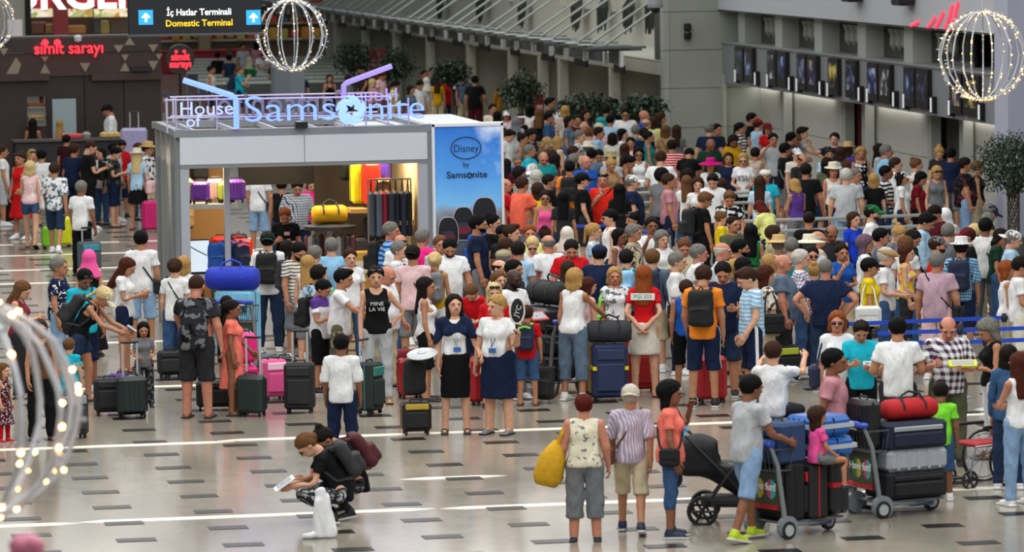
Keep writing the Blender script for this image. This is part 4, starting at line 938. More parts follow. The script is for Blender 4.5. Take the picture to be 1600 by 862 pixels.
_, _, z1_ = aty(310, 19, 76); _, _, z2_ = aty(310, 36, 76); x_, _, _ = aty(310, 20, 76)
text('lettering', 'İç Hatlar Terminali', .155, plain('sign_white', 'ffffff', .4, emit=.7), sg, (x_-p[0], -.09, z1_-4.68), bold=.002, sx=.92); text('lettering', 'Domestic Terminal', .155, plain('sign_yellow', 'ffc81e', .4, emit=.7), sg, (x_-p[0], -.09, z2_-4.68), bold=.002, sx=.95)
for px in (227, 395):
    q = aty(px, 27, 76); MB().box((q[0]-p[0], -.08, q[2]-4.68), (.245, .02, .25)).build('arrow_plate', [plain('plate_blue', '2a9ae0', .4, emit=.7)], sg)
    a = [(0, .09), (-.085, 0), (-.055, -.02), (-.022, .02), (-.022, -.09), (.022, -.09), (.022, .02), (.055, -.02), (.085, 0)]; mb = MB(); mb.prism([(q[0]-p[0]+u*.9, q[2]-4.68+v*.9) for u, v in a], -.1, -.09); mb.build('arrow', [plain('sign_white', 'ffffff', .4, emit=.7)], sg)
for s in (-.8, .8): MB().tube([(s, 0, .8), (s, 0, 6)], .02, 6).build('hanger', [bez], sg)
# ---- hanging light spheres
wire = plain('wire_white', 'b4b8c0', .5); glow = plain('bulb_glow', 'ffd9a8', .4, emit=2.2); glow2 = plain('bulb_amber', 'ffb868', .4, emit=4)
def sphere(c, R, lab, nb=150, gm=glow, wr_=.012, near=False):
    t = empty('light_sphere', c, 0.3, lab, 'ornament', 'hanging light spheres')
    for k in range(13):
        a = PI*k/13*2; pts = []
        for q in range(15):
            ph = -PI/2+PI*q/14; rr = R*(1+.012*math.sin(q*2.1+k)); pts.append((rr*math.cos(ph)*math.cos(a), rr*math.cos(ph)*math.sin(a), rr*math.sin(ph)))
        MB().tube(pts, wr_, 5).build('wire', [wire if not near else plain('wire_bright', 'd8dce2', .5)], t)
    MB().tube([(0, 0, R), (0, 0, R+4)], .006, 5).build('hanger', [wire], t)
    bm_ = MB().lathe([(.003, -.012), (.011, -.006), (.011, .006), (.003, .014)], 6).mesh('bulb', [gm])
    for q in range(nb):
        k = q % 13; a = PI*k/13*2; ph = random.uniform(-1, 1); ph = math.copysign(abs(ph)**.75, ph)*1.5
        r_ = R*1.02; link('bulb', bm_, t, scale=(.95,)*3 if near else (1.15,)*3, loc=(r_*math.cos(ph)*math.cos(a), r_*math.cos(ph)*math.sin(a), r_*math.sin(ph)), rot=(random.random()*3, random.random()*3, 0))
        if q % 2 == 0 or not near:
            d = Vector((math.cos(ph)*math.cos(a), math.cos(ph)*math.sin(a), math.sin(ph)+random.uniform(-.4, .4))).normalized()
            MB().tube([tuple(d*R), tuple(d*R*1.085)], .006 if not near else .01, 4).build('twig', [wire], t)
sphere(CP+ray(456, 55)*(7000/90.), .6, 'lit wire sphere hanging above the shop sign', gm=glow)
sphere(CP+ray(1535, 87)*(7000/113.), .6, 'large lit wire sphere hanging before the flight screens', nb=190, gm=glow2)
sphere(CP+ray(-22, 34)*(7000/74.), .6, 'lit wire sphere cut off at the top left corner', nb=130)
sphere(CP+ray(-48, 640)*24.7, .6, 'blurred lit wire sphere close to the camera at the left edge', nb=80, gm=plain('bulb_near', 'ffb058', .4, emit=45), wr_=.018, near=True)
p = CP+ray(42, 858)*22.; t = empty('pink_blossom', p, 0, 'blurred pink artificial blossom at the bottom left corner', 'ornament')
for k in range(6):
    a = k*PI/3; MB().lathe([(.005, -.06), (.05, -.03), (.06, .02), (.03, .06)], 10, (.03*math.cos(a), .03*math.sin(a), .01*(k % 2))).build('petal', [plain('petal_pink', 'e0809c', .5)], t, smooth=True)
MB().lathe([(.004, -3), (.004, -.05)], 5).build('stem', [plain('stem_green', '3c5a34', .6)], t)
# ================================================================== luggage shop kiosk
KY = 70.5; KX0, KX1 = 7.80, 11.76; KH = 3.3; KD = 3.2
kg = plain('kiosk_grey', '7f8488', .45); kw = plain('kiosk_white', 'c8cdd6', .45); kl = plain('kiosk_lightgrey', 'a4a9b4', .45); kmir = plain('kiosk_mirror', '9aa094', .08, metal=.8)
ko = empty('luggage_kiosk', (KX0, KY, 0), 0, 'white and grey luggage shop kiosk with glowing blue sign on its roof', 'kiosk')
def K(px, py, dy=0.): p = aty(px, py, KY+dy); return p[0]-KX0, p[2]
W = KX1-KX0
for x, wd in ((.07, .14), (W-.07, .14)): MB().box((x, .07, 1.36), (wd, .14, 2.72)).build('post', [kl], ko)
MB().box((-.02, .25, 1.65), (.06, .36, 3.3)).build('corner_post', [kg], ko); MB().box((W+.05, .2, 1.65), (.1, .4, 3.3)).build('corner_post', [kg], ko)
MB().box((W/2, .06, 3.265), (W+.2, .14, .11)).build('top_beam', [kg], ko)
for a, b in ((0, W*.5), (W*.5+.01, W)): MB().box(((a+b)/2, .02, 2.99), (b-a, .08, .43)).build('fascia_panel', [kw], ko)
MB().box((W/2, .05, 2.745), (W, .12, .06)).build('lower_lip', [kg], ko)
for x in (.0, W): MB().box((x, KD/2, 3.265), (.12, KD, .11)).build('side_beam', [kg], ko)
MB().box((W/2, KD, 3.265), (W+.2, .12, .11)).build('back_beam', [kg], ko); MB().box((W/2, KD/2, 3.17), (W, KD, .03)).build('roof_panel', [plain('roof_pinkgrey', '9a8f90', .6)], ko)
for k in range(6): MB().box((W*(k+.5)/6, KD/2, 3.25), (.05, KD-.1, .07)).build('joist', [kl], ko)
for k, y in enumerate((.9, 1.65, 2.4, 3.15)): MB().box((0, y, 1.6), (.1, .14, 3.2)).build('side_post', [kg], ko)
for k, y in enumerate((.66, 1.28, 2.03, 2.78)): MB().box((.02, y, 1.45), (.03, .5, 2.6)).build('mirror_panel', [kmir], ko)
for x in (.3, W-.6, W): MB().box((x, KD, 1.6), (.1, .1, 3.2)).build('back_post', [kg], ko)
MB().box((.82, .75, 1.4), (.09, .09, 2.75)).build('inner_post', [kl], ko)
woodm = plain('wall_wood', 'c09a5c', .5, var=.15, scale=3); wrm = plain('warm_wall', 'd8c49a', .6)
MB().box((W-.06, 1.7, 1.4), (.05, 2.8, 2.7)).build('inner_wall', [wrm], ko); MB().box((W-.75, KD-.15, 1.4), (1.3, .05, 2.7)).build('inner_wall', [plain('inner_wall_dark', '3a3028', .6)], ko)
MB().box((.55, KD-.15, 1.4), (1.0, .05, 2.7)).build('inner_wall', [plain('inner_wall_amber', '9a7444', .6)], ko)
MB().box((W*.52, KD-.1, 2.46), (1.5, .1, .44)).build('back_header', [plain('header_black', '17130f', .5)], ko)
MB().box((W/2, KD/2, .02), (W, KD, .04)).build('base_plate', [plain('base_grey', '6b6e70', .4)], ko)
for x, z, y, wd in ((.55, 2.05, 1.1, .92), (.55, .92, 1.1, .92), (W-.75, 1.88, 1.6, .6), (W-.35, 1.72, .9, .45), (W-.75, .35, 1.4, .9), (.5, .3, 1.3, .9)):
    MB().box((x, y, z), (wd, .6, .07)).build('shelf', [plain('shelf_grey', 'b0b2b0', .5) if x < 1 else woodm], ko)
for k, (x, y) in enumerate(((.6, 1.0), (W*.5, 1.5), (W-.6, 1.2))):
    MB().lathe([(.07, -.03), (.08, 0)], 12, (x, y, 3.1)).build('ceiling_spot', [plain('spot_glow', 'ffe2b0', .5, emit=10)], ko)
    l = bpy.data.lights.new('shop_lamp', 'AREA'); l.size = .6; l.energy = 42; l.color = (1, .8, .52); lo = bpy.data.objects.new('shop_lamp', l); COL.objects.link(lo); lo.location = (KX0+x, KY+y, 3.05)
MB().box((W+.72, .4, 3.27), (1.2, .7, .05)).build('panel_roof', [kl], ko); MB().box((W+.1, 3.4, 3.22), (2.3, 3.2, .06)).build('rear_roof', [plain('rear_roof', 'b7bcc0', .5)], ko)
bx_, bz_ = K(470, 197); MB().box((bx_, -.05, 3.37), (.2, .12, .09)).build('floodlight', [bez], ko)
# poster panel
def poster_mat():
    m, nt, b = newmat('poster_print'); tc = N(nt, 'ShaderNodeTexCoord'); sx = N(nt, 'ShaderNodeSeparateXYZ'); L(nt, tc.outputs['Generated'], sx.inputs[0])
    cr = N(nt, 'ShaderNodeValToRGB'); e = cr.color_ramp.elements; e[0].position = 0.; e[0].color = srgb('8a8d92'); e[1].position = 1; e[1].color = srgb('2a6cc4')
    for p_, c in ((.30, '7a7c80'), (.31, '44464e'), (.5, '5c5f68'), (.56, '7f8894'), (.60, '6fb0e0'), (.75, '4a90d8')): e.new(p_).color = srgb(c)
    n = N(nt, 'ShaderNodeTexNoise'); n.inputs['Scale'].default_value = 2.5; L(nt, tc.outputs['Object'], n.inputs[0]); a = N(nt, 'ShaderNodeMath', operation='MULTIPLY_ADD'); a.inputs[1].default_value = .12; L(nt, n.outputs[0], a.inputs[0]); L(nt, sx.outputs[2], a.inputs[2])
    s = N(nt, 'ShaderNodeMath', operation='SUBTRACT'); s.inputs[1].default_value = .06; L(nt, a.outputs[0], s.inputs[0]); L(nt, s.outputs[0], cr.inputs[0])
    n2 = N(nt, 'ShaderNodeTexNoise'); n2.inputs['Scale'].default_value = 1.6; n2.inputs['Detail'].default_value = 5; L(nt, tc.outputs['Object'], n2.inputs[0])
    g = N(nt, 'ShaderNodeMath', operation='MULTIPLY'); L(nt, sx.outputs[0], g.inputs[0]); L(nt, sx.outputs[2], g.inputs[1]); g2 = N(nt, 'ShaderNodeMath', operation='MULTIPLY'); L(nt, g.outputs[0], g2.inputs[0]); L(nt, n2.outputs[0], g2.inputs[1])
    mr = N(nt, 'ShaderNodeMapRange'); mr.inputs[1].default_value = .33; mr.inputs[2].default_value = .55; L(nt, g2.outputs[0], mr.inputs[0])
    mx = N(nt, 'ShaderNodeMixRGB'); L(nt, mr.outputs[0], mx.inputs[0]); L(nt, cr.outputs[0], mx.inputs[1]); mx.inputs[2].default_value = srgb('e4f0fa'); L(nt, mx.outputs[0], b.inputs['Base Color']); L(nt, mx.outputs[0], b.inputs['Emission Color']); b.inputs['Emission Strength'].default_value = .25; b.inputs['Roughness'].default_value = .3; return m
pn = empty('advertising_panel', (11.83, KY-.05, 0), 0, 'tall blue advertising panel with luggage picture beside the kiosk', 'billboard')
PW = 1.16; MB().box((PW/2, .12, 1.67), (PW, .2, 3.34)).build('cabinet', [kw], pn); MB().box((PW/2, .005, 1.72), (PW-.09, .03, 3.12)).build('print', [poster_mat()], pn)
for x in (.022, PW-.022): MB().box((x, .0, 1.68), (.04, .06, 3.3)).build('frame', [plain('frame_white', 'e0e4ea', .4)], pn)
MB().box((PW/2, .0, 3.31), (PW, .06, .045)).build('frame', [plain('frame_white', 'e0e4ea', .4)], pn)
ink = plain('poster_ink', '14233c', .5)
def Pn(px, py): p = aty(px, py, KY-.06); return p[0]-11.83, p[2]
x_, z_ = Pn(728, 231); MB().tube([(x_+.245*math.cos(a), -.02, z_+.175*math.sin(a)) for a in [2*PI*k/28 for k in range(28)]], .008, 5, closed=True).build('oval', [ink], pn)
text('lettering', 'Disney', .17, ink, pn, (x_, -.02, z_-.01), bold=-.001, depth=.006, sx=.88); x_, z_ = Pn(728, 257); text('lettering', 'by', .11, ink, pn, (x_, -.02, z_), depth=.006)
x_, z_ = Pn(728, 273); text('lettering', 'Sams', .15, ink, pn, (x_-.155, -.02, z_), bold=.002, depth=.006, sx=1.06); text('lettering', 'nite', .15, ink, pn, (x_+.225, -.02, z_), bold=.002, depth=.006, sx=1.06); MB().tube([(x_+.06+.035*math.cos(a), -.02, z_-.01+.035*math.sin(a)) for a in [2*PI*k/14 for k in range(14)]], .014, 5, closed=True).build('emblem', [ink], pn)
for px, py, w_, h_, yo in ((757, 338, .40, .60, 0.), (724, 349, .34, .52, .008), (700, 362, .32, .46, .016)):
    x_, z_ = Pn(px, py)
    def blob(k, dz=0.): return [(x_+k*w_/2*math.copysign(abs(math.cos(a))**.6, math.cos(a))*(1-.12*math.sin(a)), z_+dz+k*h_/2*math.copysign(abs(math.sin(a))**.8, math.sin(a))) for a in [2*PI*q/22 for q in range(22)]]
    mb = MB(); mb.prism(blob(1.06), -.018-yo, -.012); mb.build('printed_outline', [plain('print_pale', 'b4b8c0', .4)], pn)
    mb = MB(); mb.prism(blob(1.), -.021-yo, -.012); mb.build('printed_bag', [plain('print_dark', '1a1c22', .4)], pn)
    mb = MB(); mb.prism([(x_+w_*.36*math.cos(a), z_-h_*.18+h_*.16*math.sin(a)) for a in [2*PI*q/16 for q in range(16)]], -.023-yo, -.02-yo); mb.build('printed_pocket', [plain('print_red', '6e2430', .4)], pn)
    mb = MB(); mb.prism([(x_+w_*.3*math.cos(a), z_-h_*.02+h_*.05*math.sin(a)) for a in [2*PI*q/16 for q in range(16)]], -.024-yo, -.02-yo); mb.build('printed_band', [plain('print_blue', '1e3c54', .4)], pn)
# roof sign
blu = neon_mat('neon_blue', '6484ff', 2.3); lil = neon_mat('neon_lilac', 'b8a0ff', .8); wgl = neon_mat('neon_pale', 'b4c4ff', 1.2)
sgn = empty('roof_sign', (KX0, KY-.02, 3.3), 0, 'glowing blue roof sign with swirl emblem on the luggage kiosk', 'sign')
def S(px, py, dy=-.02): p = aty(px, py, KY+dy); return p[0]-KX0, p[2]-3.3
xa, za = S(382, 174); xb, zb = S(524, 172); text('lettering', 'Sams', .60, blu, sgn, ((xa+xb)/2, -.04, (za+zb)/2+.02), bold=-.008, depth=.06, sx=1.24)
xa, za = S(574, 172); xb, zb = S(663, 170); text('lettering', 'nite', .58, blu, sgn, ((xa+xb)/2, -.04, (za+zb)/2+.02), bold=-.008, depth=.06, sx=1.08)
xe, ze = S(548, 172)
for k in range(5):
    a0 = k*2*PI/5; pts = [(xe+(.09+.15*t)*math.cos(a0+1.9*t), -.05, ze+(.09+.15*t)*math.sin(a0+1.9*t)) for t in (0, .25, .5, .75, 1)]; MB().tube(pts, [.05, .065, .06, .045, .015], 6).build('swirl', [neon_mat('neon_sky', '84a8ff', 1.7)], sgn)
xa, za = S(322, 170); text('lettering', 'House', .30, wgl, sgn, (xa, -.04, za), depth=.03, sx=1.1); xa, za = S(301, 190); text('lettering', 'of', .26, wgl, sgn, (xa, -.04, za), depth=.03, sx=1.1)
MB().tube([(*S(286, 125)[:1], -.04, S(286, 125)[1]), (S(362, 149)[0], -.04, S(362, 149)[1]), (S(368, 154)[0], -.04, S(368, 154)[1]), (S(369, 200)[0], -.04, S(369, 200)[1])], .045, 8).build('roof_line', [blu], sgn)
frm = plain('sign_frame', 'c4bcdc', .4)
for py, a, b in ((155, 258, 612), (183, 262, 660), (168, 560, 640)):
    (x0_, z0_), (x1_, z1_) = S(a, py+2), S(b, py-4); MB().tube([(x0_, .12, z0_), (x1_, .12, z1_)], .016, 6).build('frame_rail', [frm], sgn)
for px in (262, 276, 295, 340, 540, 608, 573, 640): x_, z_ = S(px, 165); MB().tube([(x_, .12, -.02), (x_, .12, z_+.12)], .014, 6).build('frame_post', [frm], sgn)
sg2 = empty('rear_roof_sign', (KX0, KY+KD-.1, 3.3), 0, 'lilac back of the sign on the far edge of the kiosk roof', 'sign')
def S2(px, py): p = aty(px, py, KY+KD-.1); return p[0]-KX0, p[2]-3.3
MB().tube([(S2(612, 103)[0], 0, S2(612, 103)[1]), (S2(542, 129)[0], 0, S2(542, 129)[1]), (S2(537, 133)[0], 0, S2(537, 133)[1]), (S2(537, 180)[0], 0, S2(537, 180)[1])], .045, 8).build('roof_line', [lil], sg2)
xa, za = S2(582, 149); text('lettering', 'House', .30, lil, sg2, (xa, 0, za), rot=(0, 0, PI), depth=.03, sx=1.1); xa, za = S2(470, 162); text('lettering', 'Samsonite', .56, plain('sign_back', '7c7498', .5), sg2, (xa-.3, 0, za), rot=(0, 0, PI), depth=.05, sx=.95)
for z in (.1, .42): MB().tube([(.2, .05, z), (W-.3, .05, z)], .016, 6).build('frame_rail', [frm], sg2)
for x in (.25, 1.3, 2.4, 3.4): MB().tube([(x, .05, -.02), (x, .05, .42)], .016, 6).build('frame_post', [frm], sg2)
# ================================================================== luggage builders
blk = plain('plastic_black', '15161a', .45); tyre = plain('tyre_black', '17181a', .6); alu = plain('aluminium', 'a8acb0', .3, metal=.7)
def R(lx, ly, th, loc): c, s = math.cos(th), math.sin(th); return (loc[0]+lx*c-ly*s, loc[1]+lx*s+ly*c)
def suitcase(loc, th, w_, d_, h_, c, lab, handle=.0, style='hard', cat='suitcase', wheels=True, strap=None, lying=False, trim=None):
    t = empty('suitcase', loc, th, lab, cat)
    if lying: t.rotation_euler = (PI/2, 0, th); 
    m = plain('case_'+str(c), c, .35 if style == 'hard' else .75, var=.1, scale=12); wh = .05 if wheels else 0.
    MB().box((0, 0, wh+(h_-wh)/2), (w_, d_, h_-wh), bev=.05 if style == 'hard' else .035).build('shell', [m], t)
    m2 = plain('case_trim_'+str(trim or c), trim or c, .5)
    if style == 'hard':
        for k in range(5): x = (k-2)*w_*.17; MB().box((x, -d_/2-.002, wh+(h_-wh)/2), (w_*.05, .012, (h_-wh)*.82), bev=.005).build('rib', [m], t)
        MB().box((0, 0, wh+(h_-wh)/2), (w_+.006, .02, h_-wh-.04), bev=.004).build('zip', [blk], t)
    else:
        MB().box((0, -d_/2-.015, wh+h_*.36), (w_*.8, .05, h_*.5), bev=.02).build('front_pocket', [m], t); MB().box((0, -d_/2-.01, wh+h_*.76), (w_*.8, .03, h_*.18), bev=.01).build('top_pocket', [m2], t)
        MB().box((0, -.02, wh+(h_-wh)/2), (w_+.008, .015, h_-wh-.05)).build('zip', [m2], t)
    MB().tube([(-.08, 0, h_-.005), (-.07, 0, h_+.03), (.07, 0, h_+.03), (.08, 0, h_-.005)], .012, 6).build('carry_handle', [blk], t)
    if wheels:
        for sx in (-1, 1):
            for sy in (-1, 1):
                MB().lathe([(.03, -.014), (.032, 0), (.03, .014)], 10, M=Matrix.Translation((sx*(w_/2-.05), sy*(d_/2-.05), .032)) @ Matrix.Rotation(PI/2, 4, 'Y')).build('wheel', [tyre], t)
    if handle:
        g = MB(); [g.tube([(s*.1, d_/2-.06, h_-.05), (s*.1, d_/2-.06, h_+handle)], .015, 6) for s in (-1, 1)]; hh = g.build('telescopic_handle', [plain('handle_silver', 'c4c8cc', .35, metal=.3)], t); MB().box((0, d_/2-.06, h_+handle), (.25, .035, .035), bev=.012).build('grip', [blk], hh)
    if strap: MB().box((0, 0, wh+h_*.52), (w_+.012, d_+.03, .05)).build('luggage_strap', [plain('strap_'+strap, strap, .6)], t)
    return t
def duffel(loc, th, l_, r_, c, lab, trim='black', cat='bag'):
    t = empty('duffel_bag', loc, th, lab, cat); m = plain('duffel_'+str(c), c, .8, var=.15, bump=.3, scale=9)
    prof = [(.02, -l_/2), (r_*.8, -l_/2+.005), (r_, -l_/2+.06), (r_*1.02, 0), (r_, l_/2-.06), (r_*.8, l_/2-.005), (.02, l_/2)]
    MB().lathe(prof, 14, M=Matrix.Translation((0, 0, r_*.86)) @ Matrix.Rotation(PI/2, 4, 'Y') @ Matrix.Diagonal((.86, 1, 1, 1))).build('body', [m], t, smooth=True)
    for s in (-1, 1): MB().tube([(s*l_*.22, -r_*.6, r_*1.45), (s*l_*.18, -r_*.3, r_*2.0), (0, 0, r_*2.25), (-s*0, r_*.05, r_*2.25)], .014, 6).build('handle', [plain('duffel_trim_'+trim, trim, .7)], t)
    for s in (-1, 1): MB().tube([(s*l_*.22, r_*1.01*math.cos(a), r_*.86+r_*.875*math.sin(a)) for a in [-.4+k*.5 for k in range(8)]], .016, 5).build('band', [plain('duffel_trim_'+trim, trim, .7)], t)
    MB().tube([(-l_*.42, 0, r_*1.74), (l_*.42, 0, r_*1.74)], .008, 5).build('zip', [blk], t); return t
PKM = {}
def pack_meshes(c, c2):
    k = (c, c2)
    if k in PKM: return PKM[k]
    def fn(p): return smin(rb(p, (0, .03, 0), (.15, .075, .23), .07), rb(p, (0, .12, -.09), (.12, .05, .11), .04), .02)+.004*np.sin(30*p[:, 2]+20*p[:, 0])
    V, F = snets(fn, (-.22, -.1, -.3), (.22, .24, .3), .024); me = np_mesh('backpack', V, F.tolist())
    me.materials.append(cloth_obj(c)); z = MB().tube([(-.11, .165, -.02), (0, .178, .0), (.11, .165, -.02)], .007, 5).mesh('zip', [plain('zip_dark', '0d0d10', .5)])
    st = MB().tube([(.08, -.02, .2), (.1, -.1, .24), (.11, -.2, .2), (.115, -.26, .05), (.12, -.2, -.12), (.12, -.02, -.2)], .02, 5).mesh('strap', [cloth_obj(c2 if c2 else c)])
    PKM[k] = (me, z, st); return PKM[k]
def cloth_obj(c): return plain('fabric_'+c, c, .85, var=.18, bump=.3, scale=18)
def backpack(M4, c, lab, c2=None, straps=True):
    me, z, st = pack_meshes(c, c2); t = empty('backpack', (0, 0, 0), 0, lab, 'backpack'); t.matrix_world = M4
    link('pouch', me, t); link('zip', z, t); link('top_loop', MB().tube([(-.03, 0, .22), (0, 0, .27), (.03, 0, .22)], .01, 5).mesh('top_loop', [blk]), t)
    if c2: link('trim', MB().tube([(-.1, .1, .17), (0, .115, .2), (.1, .1, .17)], .02, 5).mesh('trim', [cloth_obj(c2)]), t)
    if straps: link('strap', st, t); link('strap', st, t, scale=(-1, 1, 1))
    return t
def pmat(d, bone='chest'):
    return Matrix.Translation(Vector(d['loc'])) @ Matrix.Rotation(d['th'], 4, 'Z') @ Matrix.Diagonal((d['sc']*WF_, d['sc']*WF_, d['sc'], 1)) @ Matrix(d['M'][BONES.index(bone)].tolist())
def trolley(loc, th, lab, panel=True):
    t = empty('luggage_trolley', loc, th, lab, 'trolley'); fr = plain('trolley_steel', '8f979c', .32, metal=.5)
    for s in (-1, 1): MB().tube([(s*.27, -.40, .13), (s*.27, -.42, .3), (s*.27, -.50, .8), (s*.27, -.60, 1.02)], [.028, .028, .026, .022], 8).build('upright', [fr], t)
    hb = MB().tube([(-.3, -.60, 1.03), (-.15, -.63, 1.05), (.15, -.63, 1.05), (.3, -.60, 1.03)], [.03, .038, .038, .03], 8).build('handle', [plain('handle_blue', '2a4cb0', .35)], t)
    for s in (-1, 1): MB().box((s*.25, -.61, 1.045), (.13, .1, .06), bev=.02).build('grip_cap', [plain('handle_blue', '2a4cb0', .35)], hb)
    MB().tube([(-.2, -.66, 1.0), (.2, -.66, 1.0)], .012, 6).build('brake_bar', [alu], hb)
    bk_ = MB()
    for k in range(8): x = -.24+k*.48/7; bk_.tube([(x, -.56, .98), (x, -.52, .74), (x, -.30, .74), (x, -.26, .96)], .006, 4)
    for z, y0, y1 in ((.97, -.56, -.27), (.74, -.52, -.3)): bk_.tube([(-.25, y0, z), (.25, y0, z), (.25, y1, z), (-.25, y1, z)], .009, 5, closed=True)
    bk_.build('wire_basket', [plain('wire_dark', '55595c', .4, metal=.4)], t)
    if panel:
        p = MB().box((0, -.455, .52), (.5, .025, .42), bev=.01).build('ad_panel', [plain('ad_frame', '5a1a1c', .5)], t)
        MB().box((0, -.472, .54), (.46, .01, .34)).build('ad_print', [plain('ad_dark', '3c4838', .5)], p)
        for x, c in ((-.1, '2e8a4a'), (-.05, 'c8b83a'), (.12, 'd83a7c'), (.14, '2cb8b0')): MB().lathe([(.01, -.09), (.06, -.05), (.07, .05), (.02, .1)], 8, M=Matrix.Translation((x, -.478, .53)) @ Matrix.Diagonal((1, .05, 1.1, 1))).build('ad_shape', [plain('ad_'+c, c, .5)], p)
        text('ad_lettering', 'Have fun!', .115, plain('ad_white', 'f4f4f4', .5), p, (0, -.487, .56), bold=.003, depth=.004)
        MB().box((0, -.48, .345), (.46, .012, .05)).build('ad_strip', [plain('ad_red', 'b02028', .5)], p)
    for s in (-1, 1): MB().tube([(s*.25, -.40, .15), (s*.2, .1, .13), (s*.1, .45, .15)], .02, 6).build('base_rail', [fr], t)
    MB().box((0, .05, .165), (.46, .86, .025), bev=.008).build('platform', [plain('platform_grey', '6a7076', .4, metal=.4)], t); MB().box((0, .28, .10), (.2, .3, .05), bev=.015).build('bumper', [plain('bumper_blue', '4a6aa0', .4)], t)
    def wheel(x, y, r_):
        wo = MB().lathe([(r_*.8, -.025), (r_, -.018), (r_, .018), (r_*.8, .025)], 16, M=Matrix.Translation((x, y, r_)) @ Matrix.Rotation(PI/2, 4, 'Y')).build('wheel', [tyre], t); MB().lathe([(r_*.62, -.03), (r_*.62, .03)], 12, M=Matrix.Translation((x, y, r_)) @ Matrix.Rotation(PI/2, 4, 'Y')).build('hub', [plain('hub_grey', 'b0b4b8', .5)], wo)
    for s in (-1, 1):
        wheel(s*.29, -.38, .10); MB().lathe([(.02, -.04), (.125, -.035), (.125, .035), (.02, .04)], 14, M=Matrix.Translation((s*.27, -.37, .13)) @ Matrix.Rotation(PI/2, 4, 'Y')).build('wheel_cover', [plain('cover_grey', '7d858c', .4)], t)
    wheel(0, .45, .10); MB().tube([(0, .45, .1), (0, .43, .2)], .03, 8).build('caster_fork', [fr], t); return t
def on(t_loc, th, lx, ly, z): x, y = R(lx, ly, th, t_loc); return (x, y, z)
def cyaw(r_, d_):      # rotation so that local +y points along (right, depth) of the picture
    wx = r_*math.cos(YAW)+d_*math.sin(YAW); wy = -r_*math.sin(YAW)+d_*math.cos(YAW); return -math.atan2(wx, wy)
# ---- trolley pushed at the front right
T1 = atz(1254, 838); a1 = cyaw(.79, .61); trolley(T1+np.array([.0, .25, 0]), a1, 'luggage trolley with ad panel pushed by person in light grey polo shirt'); L1 = T1+np.array([0, .25, 0])
suitcase(on(L1, a1, -.02, -.2, .18), a1, .52, .26, .62, 'black', 'black suitcase standing behind the trolley ad panel', style='soft', wheels=False)
suitcase(on(L1, a1, 0.03, .10, .18), a1, .5, .26, .60, '1c1c20', 'black suitcase with red straps upright on the front trolley', style='soft', wheels=False, trim='c01c24')
suitcase(on(L1, a1, .05, .42, .20), a1, .46, .26, .62, '202024', 'black and red striped suitcase at the nose of the trolley', style='hard', wheels=False, strap='c4202a')
suitcase(on(L1, a1, .02, .36, .82), a1, .5, .52, .22, '1f64b8', 'lower of two blue suitcases stacked flat on the trolley', wheels=False, strap='b4bcc4')
suitcase(on(L1, a1, .02, .30, 1.05), a1, .52, .54, .22, '1e60b0', 'upper of two blue suitcases stacked flat on the trolley', wheels=False, strap='b4bcc4')
suitcase(on(L1, a1, -.02, -.24, .80), a1, .5, .40, .44, '26406a', 'dark blue bag behind the trolley handle', style='soft', wheels=False)
# ---- loaded trolley further right
T2 = atz(1386, 808); a2 = cyaw(.88, .47); L2 = T2+np.array([.2, .3, 0]); trolley(L2, a2, 'luggage trolley stacked high with cases and a red bag')
for z, h_, c, lb, dy, st in ((.19, .30, '14161c', 'black suitcase lying lowest on the stacked trolley', .12, 'soft'), (.49, .25, 'a6acb6', 'silver hard suitcase in the middle of the trolley stack', .13, 'hard'), (.74, .30, '161e36', 'navy suitcase lying on top of the silver case', .12, 'soft')):
    suitcase(on(L2, a2, 0, dy, z), a2+PI/2, .80, .5, h_, c, lb, style=st, wheels=False, trim='9aa0a8' if c == '161e36' else None)
suitcase(on(L2, a2, -.05, -.40, .76), a2, .42, .24, .54, '1a1b1e', 'black suitcase upright in the basket of the stacked trolley', style='hard', wheels=False)
duffel(on(L2, a2, .0, .16, 1.04), a2+PI/2, .66, .14, 'b4141e', 'red sports bag on top of the stacked trolley', trim='black')
# ---- trolley seen between people on the left, and one behind the boy
T3 = atz(393, 575); a3 = cyaw(.35, .94); trolley(T3, a3, 'luggage trolley with ad panel beside the blue sports bag')
suitcase(on(T3, a3, -.25, .1, .2), a3, .6, .4, .95, '7fc4e4', 'light blue mottled suitcase on the trolley beside the kiosk', style='soft', wheels=False, trim='1e3c5c')
duffel(on(T3, a3, -.3, .05, 1.16), a3+.15, .78, .2, '1c34b4', 'royal blue sports bag on top of the kiosk-side trolley', trim='royal')
T4 = atz(862, 612); a4 = cyaw(-.5, .86); trolley(T4, a4, 'luggage trolley loaded with black bags behind the child with a rucksack', panel=False)
for z, h_, c, lb in ((.2, .34, '1c1f22', 'black suitcase lying lowest behind the child with a rucksack'), (.55, .3, '23282c', 'dark grey suitcase lying second behind the child with a rucksack'), (.86, .34, '1a2022', 'black suitcase lying third behind the child with a rucksack')):
    suitcase(on(T4, a4, 0, .1, z), a4+PI/2, .82, .52, h_, c, lb, wheels=False, trim='8a9298')
duffel(on(T4, a4, .05, .1, 1.22), a4+PI/2, .85, .19, '15171a', 'black sports bag on top of the pile of cases', trim='charcoal')
